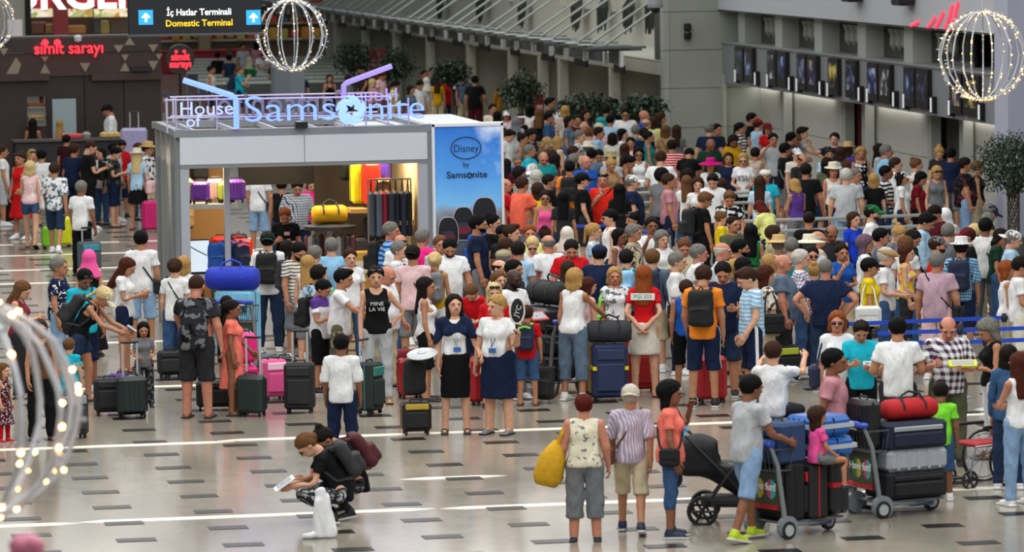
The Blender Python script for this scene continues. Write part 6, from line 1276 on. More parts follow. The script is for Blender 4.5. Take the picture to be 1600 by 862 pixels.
# ------------------------------------------------------------------ the crowd: x y (top of head) height|foot-row facing pose build skin hair top bottom shoe hats | note | bags
CROWD = '''
51 186 1.68 180 st w t long:dark cami:black jeans:darkdenim flat -|at the dark bakery counter
93 187 1.68 175 st w f long:blond tank:stripe:white/black jeans:denim flat -|at the dark bakery counter|shoulder:tan
86 182 1.60 0 st w t lowbun:black tee:black pants:black flat -|behind the bakery counter
104 211 1.62 160 st m t short:black tee:stripe:maroon/black shorts:navy sneaker:white -
116 225 1.80 150 st h t short:brown tee:navy shorts:navy sneaker:white -|near the bakery counter
145 221 1.90 110 phoner m f buzz:brown tee:black shorts:black sneaker:white -|holding a paper
157 231 1.68 -40 st w f bob:dark tee:offwhite . flat -
178 223 1.74 60 st m t short:black tee:lightgrey shorts:grey sneaker:white -
191 220 1.76 30 look m t quiff:dark tee:red . sneaker:black -
185 231 1.74 80 phone m f short:black tee:camo:charcoal/black/olive shorts:navy sandal:brown -||pack:black
216 224 1.70 140 st w f bob:auburn tee:grey . flat -
231 224 1.74 70 st m t short:dark polo:floral:white/black shorts:beige sandal:brown fedora:straw
214 234 360 170 st w t long:pale tee:lightblue mini:black sandal:black fedora:cream|with bare legs|shoulder:floral_pink
31 238 374 -30 bagl w t bun:brown dress0:red hot:black sneaker:white shadesup|
3 228 1.74 100 st m t short:brown tee:white shorts:lightgrey sneaker:white -|at the left edge
50 234 1.66 20 st w f long:blond tank:white . flat shadesup|
65 234 1.76 170 st m t short:black tee:white shorts:beige sneaker:white -||cross:teal
47 252 390 175 walk w f bob:pale tank:floral:palepink/palepink/white hot:denim flat:tan -|bare-legged|shoulder:white
85 255 398 172 walk m t short:brown half:floral:white/bluegrey/navy shorts:darkdenim sneaker:white -|walking away
127 283 1.77 155 st m d short:grey polo:white pants:black flat -|standing on the shiny floor
40 441 1.66 80 phone w f long:light tank:burgundy pants:charcoal sandal:black -|holding a denim jacket
92 403 1.80 75 st m t short:grey tee:floral:navy/navy/white jeans:paledenim sneaker:white -|
135 423 1.78 30 look m d short:black tee:turquoise shorts:navy sneaker:white shadesup|looking down|cross:black
139 390 1.64 175 st w f - gown:black - flat hijab:pink|
173 455 655 78 bend w t pony:pale cami:black hot:darkdenim sandal:black cap:cream|bending over luggage handles|pack:charcoal
204 405 1.70 80 phone w t long:auburn tee:white hot:navy sandal:brown -|holding a phone
220 361 1.84 178 st m t short:black tee:white shorts:paledenim sneaker:white -||cross:black
273 405 590 172 st w f lowbun:brown polo:white jeans:denim sneaker:white -|seen from behind|cross:black
287 401 1.68 165 st w f bob:blond polo:white jeans:darkdenim sneaker:white -|half hidden
224 504 1.14 10 hold w t long:black tee:grey pants:floral:charcoal/grey flat -|child standing between suitcases
108 529 1.10 165 st m f short:light tee:turquoise shorts:turquoise sneaker:grey -|child
5 568 688 60 st w f long:light dress0:dots:maroon/white leg:red sneaker:red -|child
62 500 690 20 st w t bob:brown tank:brown pants:black sandal:black -|behind the blurred light ornament
308 430 655 168 reachl h r buzz:brown tee:camo:charcoal/grey/black shorts:charcoal sandal:brown -|
362 470 650 85 hand w d pony:dark dress:salmon - sandal:black -|child
354 463 1.25 160 st m d short:black tee:black shorts:black sneaker:black -|child
418 363 1.84 178 st m f short:dark tee:white jeans:darkdenim sneaker:white capback:darkgreen||pack:black
448 376 1.66 178 st w t long:dark tee:black . flat -
470 381 1.80 40 look m t short:black tee:finestripe:offwhite/charcoal shorts:grey sneaker:white beard:dark||pack:charcoal
481 400 1.66 170 st w f long:blond tank:white . flat -|seen from behind
517 374 1.76 178 st h f short:grey polo:skyblue pants:beige sneaker:white -|
493 383 1.68 150 st w f short:grey tank:grey . flat -
547 390 1.68 15 st w f bun:brown tee:white jeans:denim sneaker:white -||straps
497 415 1.76 150 st m t short:dark tee:camo:lightblue/bluegrey/lime shorts:grey sneaker:white shadesup||cross:black
510 439 1.62 70 phone m t short:black polo:yoke:white/purple shorts:black sneaker:black -|child looking down|pack:black
538 421 1.78 80 reach m t quiff:black tee:white pants:camo:olive/brown/khaki sneaker:black -|gripping a suitcase handle
587 417 632 5 hipl w f lowbun:dark tank:black jeans:lightgrey sandal:tan shadesup|lettering on the chest
611 417 1.78 60 look h r - tee:white . sneaker:black -|
645 383 1.82 170 st m t short:dark tee:palepink shorts:grey sneaker:white capback:black||cross:brown
624 378 1.76 70 st m f short:grey half:floral:white/lightblue . sneaker:white -|
611 348 1.80 80 st h r short:grey tee:stripe:blue/skyblue shorts:navy sneaker:white -||pack:black
627 367 1.74 10 look m r fringe:grey tee:white . sneaker:white shadesup
660 360 1.76 140 st m r short:grey tee:hotpink shorts:beige sneaker:white -|
679 396 1.68 172 bag w t lowbun:pale tank:mustard jeans:white flat -|with a small grey rucksack|pack:grey
703 375 1.82 5 look h t short:black polo:white jeans:denim sneaker:white beard:black|
688 369 1.78 15 st m r short:light tee:lightgrey . sneaker:white -
747 337 1.93 85 st m t short:black tee:navy . sneaker:white beard:black
769 336 1.88 80 st h f short:black tee:black jeans:darkdenim sneaker:black -||pack:blue
665 434 1.70 85 st w t long:dark cami:white shorts:black flat -||none
709 461 678 0 crew w f long:dark tuck:white skirt:black sandal:black -|navy scarf and a badge
733 449 1.55 -20 lean m f short:light tee:red shorts:navy sneaker:white -|child leaning forward
772 443 1.68 5 st w f long:pale tee:red . flat shadesup|
776 462 680 -25 crew2 v f lowbun:blond tuck:white skirt:navy flat:grey -|holding a racket
804 421 1.80 40 hold m k - tee:white pants:grey sneaker:white beard:black|
803 407 1.78 60 st m t short:black tee:charcoal . sneaker:black -
779 424 1.66 30 st w f bob:light tee:grey . flat -
781 406 1.72 60 st m f fringe:dark tee:white . sneaker:white shades
823 478 632 172 st m t short:brown tee:red shorts:denim sandal:brown -|child|pack:navy_lime
832 372 1.68 0 look w f short:pale tank:white jeans:white flat shades|
856 367 1.80 -150 st h r fringe:grey tee:white shorts:grey sneaker:white -
893 377 1.80 5 look h r short:dark polo:red shorts:grey sneaker:white -||straps
899 420 628 150 reach w t bob:blond tank:white capri:bluegrey sneaker:white -|hand on a suitcase
918 434 1.64 120 st w f bob:auburn tank:palepink pants:tan flat -
960 418 1.66 5 bagl w r bob:blond tee:floral:white/grey/white pants:grey flat -||shoulder:lime
1006 416 622 172 beh w f long:ginger tuck:red mini:offwhite sandal:red -|hands behind the back
937 385 1.78 175 st h f short:dark tee:navy jeans:darkdenim sneaker:white beret:navy|
978 389 1.74 170 st m f short:dark tee:teal shorts:navy sneaker:white -||pack:skyblue
1020 391 1.78 165 st m f short:light shirt:bluegrey shorts:beige sneaker:white -||pack:navy
968 358 1.66 60 st w d bob:black tank:floral:palepink/mauve . flat -
990 351 1.76 75 st m t short:grey half:vstripe:beige/navy pants:grey flat -|
1018 340 1.80 10 chin m d short:dark tee:white pants:navy sneaker:white -|hand on chin
1034 362 1.66 30 st w f curly:grey tee:white . flat -
928 350 1.70 80 st w f pony:blond tee:floral:lightblue/white . flat -
886 354 1.62 175 st w f - hood:cream . flat hijab:offwhite|
799 350 1.80 75 st m f quiff:brown tee:grey . sneaker:white -
827 353 1.76 10 st m r short:ginger tee:paleyellow . sneaker:white -
851 355 1.64 178 st w f bun:brown tank:pink . flat -
787 352 1.74 40 st m t short:black tee:charcoal . sneaker:white beret:black
810 378 1.76 160 st m t short:dark tee:lightblue . sneaker:white -
787 391 1.70 140 st w f short:grey tee:skyblue . flat beret:khaki
791 373 1.70 120 st m f short:brown tee:red . sneaker:white -
887 408 1.66 178 st w f long:brown tank:white . flat -
816 277 1.84 130 fold h t short:brown tee:coral shorts:grey sneaker:white -|arms folded
851 299 1.64 5 st w t bun:dark cami:pink shorts:denim flat shades|
789 279 1.78 80 st h r fringe:grey tee:red . sneaker:white -
809 243 1.76 10 look m t buzz:grey tee:blue . sneaker:white -|
829 258 1.70 -40 look w f bob:white tee:offwhite . flat cap:white
838 267 1.66 170 st w f curly:white tee:lightgrey . flat -
858 273 1.74 90 st m t short:dark tee:black . sneaker:black -
890 252 1.80 175 st m t short:black tee:orange shorts:charcoal sneaker:white -||pack:black
915 243 1.82 30 st h r - polo:blue . sneaker:white -|
910 270 1.82 90 face m f short:black tee:black shorts:charcoal sneaker:black cap:black|
943 271 1.80 -10 st h r fringe:grey tee:scarlet shorts:navy sneaker:white band:black||cross:black
988 274 1.80 90 st h f short:grey tee:navy shorts:grey sneaker:white cap:white|
968 288 1.70 170 st w t long:black tee:black pants:black flat -|
1033 237 1.86 165 hold h f short:brown tee:white shorts:grey sneaker:white -|
1034 265 1.74 150 st m t afro:black tee:grey shorts:navy sneaker:white -
1045 272 1.80 90 st m t short:brown tee:rose shorts:navy sneaker:white -
956 250 1.70 20 look w t bun:blond tank:tan . flat -
988 245 1.66 80 look w t pony:black cami:brown . flat -
955 238 1.74 150 st m r short:grey tee:lightgrey . sneaker:white boonie:khaki
936 236 1.72 0 look m t short:dark tee:white . sneaker:white -
953 328 1.78 -80 st m f short:black tank:white . sneaker:white capback:black,shades
989 333 1.66 -60 st w t bun:black tank:black . flat shadesup
840 287 1.66 175 st w f curly:brown tee:yellow . flat -
859 153 1.86 80 st m t quiff:black tee:charcoal . sneaker:white -|
878 158 1.80 160 st m t short:dark tee:white . sneaker:white -
883 166 1.76 170 st w f bob:blond half:check:offwhite/burgundy . sneaker:white cap:straw|
858 176 1.72 80 st m t short:black shirt:denim . sneaker:white -
842 170 1.68 175 st w f long:light tank:black . flat -
828 165 1.68 170 st w t curly:black tee:white . flat -
813 178 1.68 20 st w t bob:black tee:black . flat visor:white
806 184 1.62 170 st w f - hood:lightgrey . flat hijab:grey|
791 173 1.64 0 st w t bob:dark tee:palepink . flat cap:white
777 174 1.68 170 st w t long:black tee:maroon . flat -
770 163 1.76 20 st m t short:black shirt:cream . sneaker:white -|beyond the advertising panel
799 204 1.78 60 look m f quiff:dark polo:white shorts:navy sneaker:white -
817 209 1.68 70 st w t bun:dark tank:floral:olive/khaki . flat -
833 203 1.70 30 look w t curly:dark tank:navy . flat -
828 227 1.76 80 st h t short:grey polo:turquoise . sneaker:white -
850 238 1.78 10 look h r - tee:teal . sneaker:white -|
863 234 1.66 170 st w f bob:brown tank:pink . flat -
858 216 1.68 60 look w f bob:blond tee:olive . flat cap:khaki
906 204 1.78 70 st m f short:grey half:check:white/navy . sneaker:white -
921 199 1.78 150 st m f short:light tee:lightblue . sneaker:white -
936 200 1.76 80 st m r short:dark polo:lightblue . sneaker:white -
936 193 1.74 20 st m r short:white tee:palepink . sneaker:white beret:beige
913 190 1.74 30 st m r fringe:white tee:mauve . sneaker:white -
954 180 1.74 150 st m t short:black tee:lightblue . sneaker:white -||cross:teal
977 170 1.82 0 hold h t short:black tee:white . sneaker:white shades|
947 165 1.78 165 st m t short:dark tee:turquoise . sneaker:white -||pack:teal
961 157 1.74 170 st w t afro:black tee:black . flat -
910 162 1.70 60 st w f bob:brown tee:white . flat -
915 172 1.68 40 st w t long:dark tee:charcoal . flat -
1006 172 1.80 80 st h r - tee:royal . sneaker:white -
1010 186 1.76 140 st m f fringe:grey tee:offwhite . sneaker:white -
1020 183 1.72 170 st w f bob:brown tee:paleyellow . flat -
1033 178 1.70 90 st w t curly:brown tee:black . flat -
973 202 1.68 80 st w f bob:black tee:white . flat -
994 196 1.78 160 st m f short:grey tee:bluegrey . sneaker:white -
1006 200 1.74 170 st m t short:dark tee:navy . sneaker:white -
1013 205 1.68 90 st w t bun:dark tank:teal . flat -
1040 196 1.74 170 st w f bob:light tee:tan . flat -||cross:black
1050 219 1.78 165 st h t short:dark tee:finestripe:red/white . sneaker:white -|
1057 196 1.70 170 st w f long:brown tee:grey . flat -
998 232 1.68 0 st w t curly:black tank:white . flat shades
896 241 1.74 160 st m f short:grey tee:charcoal . sneaker:white -
924 232 1.74 170 st m t short:black tee:bluegrey . sneaker:white -
919 223 1.74 150 st m f short:grey tee:beige . sneaker:white boonie:cream
896 229 1.74 100 st m f short:brown tee:charcoal . sneaker:white -
957 208 1.68 170 st w t bob:dark tee:offwhite . flat -
868 241 1.68 150 st w t long:dark tank:burgundy . flat -
791 248 1.66 150 st w t long:dark tee:maroon . flat -
812 262 1.66 100 st w t curly:dark tank:finestripe:grey/white . flat -
880 300 1.68 178 st w t long:black tee:charcoal . flat -
872 214 1.70 120 st w f bob:blond tank:offwhite . flat -
889 182 1.72 70 st w t bob:dark tee:bluegrey . flat -
902 180 1.72 10 st m t short:dark tee:maroon . sneaker:white -
985 215 1.70 0 st m t short:black tee:palepink . sneaker:white -
976 225 1.66 170 st w f long:brown tee:beige . flat -
1108 193 1.82 175 st h f short:grey polo:navy pants:charcoal sneaker:black -|
1120 194 1.74 40 st m t short:black tee:charcoal . sneaker:white -
1112 218 1.78 20 look h d - tee:darkgreen . sneaker:white -|
1175 177 1.84 70 st m t short:black tee:black . sneaker:black -|tallest by the pale wall
1185 187 1.74 120 st m f short:brown tee:lightblue . sneaker:white cap:red
1157 192 1.70 80 st w t pony:black tee:stripe:white/charcoal . flat -
1199 193 1.66 20 st w t bob:brown tee:red . flat cap:darkred
1147 213 1.68 20 look w d curly:dark tee:mustard . flat -
1208 209 1.78 10 ear m t short:black tee:lightgrey . sneaker:white -|phone at the ear
1235 206 1.68 120 st w t pony:black tee:charcoal . flat -
1256 200 1.76 80 reach m f quiff:dark tee:lightgrey . sneaker:white -|reaching to the counter
1251 213 1.70 80 lean m r buzz:light tee:navy . sneaker:white -
1304 208 1.78 -15 up m f short:dark tee:navy . sneaker:white -|one hand raised
1228 225 1.80 110 st m t short:black tee:black shorts:grey sneaker:white -||cross:grey
1180 231 1.66 170 st w t lowbun:dark tank:floral:beige/mauve/white . flat -
1161 240 1.72 -5 hold w f bob:blond tee:white pants:black flat shades|monogram on the chest
1138 239 1.66 0 st w t bob:brown tee:navy . flat -
1110 249 1.66 0 st w t bob:brown tee:white . flat sunhat:magenta|
1078 235 1.74 170 lean m t short:black tee:black . sneaker:black -
1196 265 1.76 -10 st m t short:grey polo:turquoise . sneaker:white beret:offwhite|
1187 276 1.70 175 st w f long:brown tee:finestripe:lightblue/white . flat -|
1239 281 1.66 -150 phone w t bob:blond tank:purple . flat -
1259 256 1.84 170 st h t short:dark tee:black jeans:darkdenim sneaker:white -|
1302 257 1.72 10 st w r bob:brown tank:offwhite . flat fedora:cream|
1244 231 1.72 20 st m f short:brown tee:offwhite . sneaker:white cap:white
1257 242 1.72 40 look m t fringe:dark tee:charcoal . sneaker:white -
1296 232 1.72 0 st m t short:dark tee:lightblue . sneaker:white shadesup
1292 248 1.68 170 st w t curly:dark tee:olive . flat -
1314 230 1.68 160 st w f bob:brown tee:brown . flat -
1322 264 1.86 172 st h f short:white tee:lightgrey jeans:paledenim sneaker:white -|
1335 263 1.76 60 st m t short:grey tee:white shorts:grey sneaker:white -
1091 280 1.66 0 st w f curly:brown tee:white jeans:denim flat -|
1073 275 1.68 175 st w f long:light tee:white shorts:denim flat shadesup|
1112 272 1.80 -10 look m f quiff:dark tee:white . sneaker:white -|
1075 264 1.66 178 st w t bob:dark tee:rose . flat -
1128 279 1.66 170 st w f bob:brown tee:khaki . flat -
1106 302 1.80 110 look m t quiff:light tee:black shorts:black sneaker:white -||pack:black
1140 300 1.76 0 look m r quiff:light tee:floral:black/white . sneaker:white -
1128 331 1.45 90 st m f short:light tee:yellow shorts:navy sneaker:white -|child
1145 338 1.78 40 fold m t buzz:dark tee:olive . sneaker:white -
1182 318 1.68 -140 lean w f bob:red shirt:paleyellow . flat -|
1173 351 1.72 175 st w t long:black tank:green . flat -
1209 353 1.78 90 st m t short:brown tee:khaki . sneaker:white -
1218 371 1.74 170 st m t short:grey half:plaid:lilac/white/navy . sneaker:white boonie:straw
1234 369 1.76 175 st m f short:grey tee:teal . sneaker:white -
1266 370 1.76 170 st m f short:grey tee:white . sneaker:white sunhat:cream|
1278 361 1.74 100 st m r fringe:white tee:beige . sneaker:white -
1264 331 1.78 170 st m t buzz:dark tee:black . sneaker:white -
1301 353 1.76 10 look m d fringe:dark tee:charcoal . sneaker:white -
1091 381 1.78 90 st h r short:grey polo:white pants:grey sneaker:white -
1070 374 1.74 0 look m r short:light tee:beige . sneaker:white -
1058 394 1.76 80 st m f short:grey half:white pants:navy sneaker:white -||cross:black
1129 379 1.78 80 st h r fringe:white half:check:white/lightblue pants:grey sneaker:white -
1157 376 1.78 90 st m t short:black tee:charcoal . sneaker:white beard:black
1100 417 642 170 look m t short:brown tee:orange shorts:side:navy/white sneaker:black -||pack:black
1129 412 628 -5 phone h t short:dark tee:navy shorts:darkdenim sneaker:black -|reading a tablet
1160 421 642 -75 look m f quiff:brown tee:finestripe:skyblue/white shorts:side:navy/white sneaker:black -|child with white-striped shorts
1196 417 1.66 110 st w f curly:auburn half:floral:offwhite/brown/white pants:beige flat -||shoulder:black
1224 398 1.80 80 st h r - tee:bluegrey pants:charcoal sneaker:white -|
1249 388 1.78 85 st m f short:white half:check:white/purple jeans:denim sneaker:white -|
1270 388 1.76 10 st m r short:dark tee:teal . sneaker:white shades
1290 405 1.80 172 hips h r buzz:grey tee:navy jeans:darkdenim sneaker:white -|hands on hips
1202 398 1.68 160 st w f long:blond tee:beige . flat -
1148 407 1.66 160 st w f bob:blond tee:grey . flat -
1161 402 1.72 60 st w t long:black tee:black . flat cap:black
1072 438 1.58 170 st m t short:brown tank:blue shorts:black sneaker:white -
1315 382 1.66 20 chin w t lowbun:dark tee:blue . flat -
1273 412 1.55 170 st w f bun:blond tee:tan . flat -|child
1363 321 1.80 80 st m f short:dark polo:white shorts:black sneaker:white cap:green,beard:brown|
1385 260 1.76 80 bag m d short:black tee:stripe:black/white jeans:denim sneaker:white -|
1409 268 1.68 85 hipl w t bob:dark tee:white jeans:navy flat cap:white|hand on hip
1443 270 1.66 80 look w t bob:black tee:darkred shorts:black flat -|
1465 261 1.70 10 look w f long:blond tank:grey . flat shadesup|
1508 247 1.82 90 st h t short:dark tee:floral:black/charcoal/burgundy jeans:paledenim sneaker:white -|
1528 252 1.68 85 st w t lowbun:light tank:black shorts:khaki flat -|
1468 231 1.70 0 look w f bun:blond tee:charcoal . flat -
1486 232 1.72 160 st m t short:black tee:navy . sneaker:white -
1432 248 1.68 100 st w f bun:light tank:white . flat -
1385 227 1.80 90 st h r short:grey polo:skyblue . sneaker:white -|
1345 231 1.68 0 st w t curly:blond tank:floral:black/white . flat -
1325 224 1.68 160 st w f bob:brown tee:purple . flat fedora:straw
1374 225 1.70 80 st w t long:dark tee:lightgrey . flat -
1399 247 1.74 90 point m f short:brown tee:white . sneaker:white -|arm pointing
1366 272 1.64 170 st w f bob:blond tee:black . flat -
1456 323 1.76 -60 look m r short:dark tee:maroon . sneaker:white -
1477 325 1.66 175 st w f - hood:offwhite . flat hijab:white|
1453 335 1.82 80 look m t quiff:black shirt:lightblue pants:black flat -|dark strap down the front
1552 321 1.74 80 look m r short:grey tee:charcoal shorts:grey sneaker:white cap:navy
1511 357 1.72 -80 st m r short:brown tee:black . sneaker:white cap:darkred
1541 342 1.80 165 st m d short:black polo:white pants:grey sneaker:white -||cross:black
1585 361 1.78 85 hold m f short:grey half:lightblue shorts:navy sneaker:white capback:white|
1502 374 1.76 165 st m t short:dark half:check:skyblue/navy shorts:navy sneaker:white fedora:white|seen from behind|pack:navy
1465 370 1.76 90 st m f short:brown tee:scarlet . sneaker:white cap:grey,beard:brown
1464 395 1.80 160 st h t short:grey polo:mauve shorts:palepink sneaker:white -||cross:black
1387 388 1.76 80 hold m f short:white tee:white jeans:denim sneaker:white flatcap:tan|
1359 404 1.70 85 st w t short:black tee:yellow pants:black flat cap:black||shoulder:white
1352 369 1.68 90 st w t curly:purple tee:white . flat -
1409 355 1.68 40 look w f bun:blond tee:grey . flat -
1376 357 1.76 90 st m r short:black tee:bluegrey . sneaker:white -
1432 362 1.74 60 look m t short:dark tee:darkgreen . sneaker:white -
1416 383 1.66 80 st w f bob:auburn tank:floral:yellow/pink/white . flat -|
1574 408 1.68 90 st w t bob:ginger tank:white pants:beige sandal:brown -|
1598 402 1.78 90 hold m t short:dark tee:white shorts:offwhite sneaker:white -|at the right edge
1565 357 1.68 80 look w t bob:dark tee:darkgreen . flat -
1526 354 1.66 170 st w f curly:pale tee:beige . flat -
1481 350 1.74 170 st m f short:grey tee:grey . sneaker:white -
1543 333 1.72 160 st m f short:grey tee:tan . sneaker:white -
1415 371 1.66 170 st w f curly:light tee:white . flat -
1334 332 1.66 40 st w f bob:brown tee:royal . flat -
1308 487 1.72 -5 bagl w r bob:ginger half:white jeans:white sandal:brown shades||shoulder:navy
1346 504 1.66 0 phone m t quiff:dark tee:turquoise shorts:black sneaker:white -|child reading a card
1402 497 1.80 178 hold h t short:black polo:white pants:charcoal flat -|seen from behind
1482 497 1.82 0 phone h r fringe:brown half:plaid:navy/white/burgundy pants:olive flat -|reading papers
1537 502 1.70 -80 phone w t curly:grey tank:black pants:white sandal:brown -|
1576 540 1.66 170 st w t bob:dark shirt:denim jeans:darkdenim sneaker:white -|denim jacket
1592 552 792 -150 fold w t long:auburn tank:white jeans:paledenim sneaker:white -|
1303 546 808 80 walk m d short:black tee:rose shorts:darkdenim sneaker:navy -|
1175 587 848 125 push m d short:black polo:lightgrey shorts:paledenim sneaker:#b4cc1e -|pushing a luggage trolley
1047 597 842 85 earl w d curly:black tee:salmon legcapri:denim sneaker:navy -|hand at the mouth|cross:black
985 602 838 175 walk m t short:white half:vstripe:lilac/offwhite shorts:beige sneaker:navy capback:camo:beige/brown|walking away|crossL:brown
912 617 848 178 st v r short:red tank:floral:cream/cream/grey capri:grey flat:navy -|
1470 598 780 170 reachl m d short:dark tee:lime shorts:denim sneaker:white -|child leaning on luggage
533 523 728 172 st m d short:black half:white pants:navy flat -|back to camera
445 327 1.72 0 phone m r short:ginger polo:black pants:black flat -|staff badge, inside the luggage shop
465 283 1.80 10 look h t short:dark half:check:lightgrey/navy shorts:navy sneaker:white -|
404 256 1.80 160 st m t short:brown tee:white shorts:paledenim sneaker:white -|inside the luggage shop|cross:black
440 279 1.74 170 st m t short:dark tank:black jeans:darkdenim sneaker:white -
488 279 1.70 10 look w f bob:ginger tee:hotpink jeans:denim flat -
517 278 1.72 170 st m f short:white tee:grey pants:grey sneaker:white -
505 302 1.66 160 st w t bun:dark tee:charcoal jeans:denim flat -
530 301 1.70 120 st m r buzz:brown tee:charcoal jeans:denim sneaker:black -
543 255 1.72 120 st w t long:dark tee:charcoal . flat -
330 103 1.78 80 st m t short:dark tank:offwhite shorts:navy sneaker:white -|by the steel rails
374 104 1.76 85 chin m f short:light tee:turquoise shorts:navy sneaker:white -|by the steel rails|pack:navy
340 82 1.76 160 st m t short:black tee:black . sneaker:black -|in the food court
358 86 1.74 170 st m t short:black tee:darkdenim . sneaker:black -|in the food court
390 89 1.64 150 st w f - hood:green . flat hijab:beige|in the food court
380 68 1.78 20 st m t short:black tee:lightgrey . sneaker:black -|in the food court
401 66 1.76 160 st w t bob:black tee:rose . flat -|in the food court
414 84 1.74 30 lean m t short:black tee:white . sneaker:black -|in the food court
430 92 1.72 170 st m t short:dark tee:charcoal . sneaker:black -|in the food court
515 117 1.68 10 st w t long:dark cami:black jeans:darkdenim flat -|beyond the shop roof
562 103 1.76 -60 look m t quiff:black tee:charcoal . sneaker:white -|beyond the shop roof
600 113 1.72 60 look m t short:brown tee:palepink . sneaker:white -|beyond the shop roof
582 124 1.64 120 st w f bob:pale tee:rose . flat -|beyond the shop roof
621 128 1.68 80 look w t pony:black tee:paleyellow . flat -|beyond the shop roof
658 127 1.72 40 look m t short:black tee:white . sneaker:white -|straps, beyond the shop roof|straps
667 121 1.64 150 st w f - hood:lightgrey . flat hijab:offwhite|beyond the shop roof
684 121 1.66 170 st w f long:brown tee:mustard . flat -|beyond the shop roof
710 117 1.64 170 st w f - hood:navy . flat hijab:white|
725 114 1.78 10 st m r buzz:grey tee:bluegrey . sneaker:white -|
742 119 1.82 165 bag h t short:black tee:black jeans:maroon sneaker:white -|beside yellow folded boards
697 118 1.70 20 st w d bob:dark tee:red . flat -
675 106 1.76 10 st m t short:black tee:navy . sneaker:white -
663 110 1.74 40 st m t short:dark tee:charcoal . sneaker:white -
642 134 1.66 60 st w t bob:dark tee:bluegrey . flat -
470 112 1.70 170 st m t short:black tee:navy . sneaker:black -|in the food court
545 118 1.70 90 st m t short:dark tee:grey . sneaker:black -
'''
AUTOB = ['jeans:denim', 'pants:charcoal', 'shorts:navy', 'shorts:grey', 'jeans:darkdenim', 'pants:beige', 'shorts:beige']
BAGS = []
for ln in CROWD.strip().splitlines():
    a = ln.split('|'); t = a[0].split(); note = a[1].strip() if len(a) > 1 else ''; bg = a[2].strip() if len(a) > 2 else ''
    px, py, h = float(t[0]), float(t[1]), float(t[2])
    if h > 100: h = hgt(py, h, px)
    bot = t[9] if t[9] != '.' else AUTOB[int(px*7+py*3) % len(AUTOB)]
    child = note.startswith('child')
    hats = () if t[11] == '-' else tuple(t[11].split(','))
    d = person(px, py, h, float(t[3]), t[4], t[5], t[6], t[7], t[8], bot, t[10], hats, note, child=child); d['bags'] = bg; d['sk'] = t[6]

# nobody stands inside a neighbour: shift along the line of sight
FIX = {1175., 1303., 1470., 466., 492.}
vd = np.array([math.sin(YAW), math.cos(YAW)])
for it in range(60):
    mv = False
    for i, a in enumerate(PEOPLE):
        for b in PEOPLE[i+1:]:
            dd = b['loc'][:2]-a['loc'][:2]; n = math.hypot(*dd); need = .48*(a['h']+b['h'])/3.5+(.06 if 'h' in a['bt']+b['bt'] else 0)
            if n < need:
                dep = dd@vd; lat = abs(dd[0]*vd[1]-dd[1]*vd[0]); want = math.sqrt(max(need**2-lat**2, 0))+.01; sg = 1 if dep >= 0 else -1; p = (want-abs(dep))/2*sg
                b['loc'][:2] += vd*p; a['loc'][:2] -= vd*p; mv = True
    if not mv: break
for d in PEOPLE: d['o'].location = tuple(d['loc'])
# ================================================================== people on the trolley, kneeling people
def extra(*a, **k): d = person(*a, **k); d['bags'] = ''; return d
sc_ = 1.30
extra(1208, 534, 1.55, 165, 'situp', 'm', 'f', 'short:brown', 'tee:white', 'shorts:charcoal', 'sneaker:red', (), 'child sitting on the trolley luggage, arms raised', child=True, zfloor=.80)
extra(1277, 637, 1.08, 120, 'sit', 'w', 't', 'curly:brown', 'tee:pink', 'hot:grey', 'flat:navy', (), 'child sitting on the front of the trolley', child=True, zfloor=.50)
kn1 = extra(466, 684, 1.70, -82, 'crouch2', 'w', 'f', 'lowbun:light', 'tee:black', 'leg:leo:charcoal/lightgrey', 'sneaker:black', ('shades',), 'crouching over papers on the floor'); kn1['bags'] = 'pack:charcoal'
kn2 = extra(492, 676, 1.68, -70, 'crouch', 'w', 't', 'bun:dark', 'tee:black', 'leg:camo:charcoal/grey', 'sneaker:black', (), 'crouching behind the person with papers'); kn2['bags'] = 'pack:maroon'
q = extra(164, 165, 1.84, -80, 'look', 'm', 't', 'short:dark', 'shirt:white', 'pants:white', 'flat:black', ('beret:black',), 'working behind the bakery counter', zfloor=.2)
t = empty('duckboard', (q['loc'][0], q['loc'][1], 0), 0, 'low wooden duckboard behind the bakery counter', 'platform')
for k in range(6): MB().box((0, -.3+k*.12, .18), (1.2, .1, .04)).build('slat', [plain('duck_wood', '6a5038', .7)], t)
for s_ in (-.5, .5): MB().box((s_, 0, .08), (.08, .7, .16)).build('bearer', [plain('duck_wood', '6a5038', .7)], t)
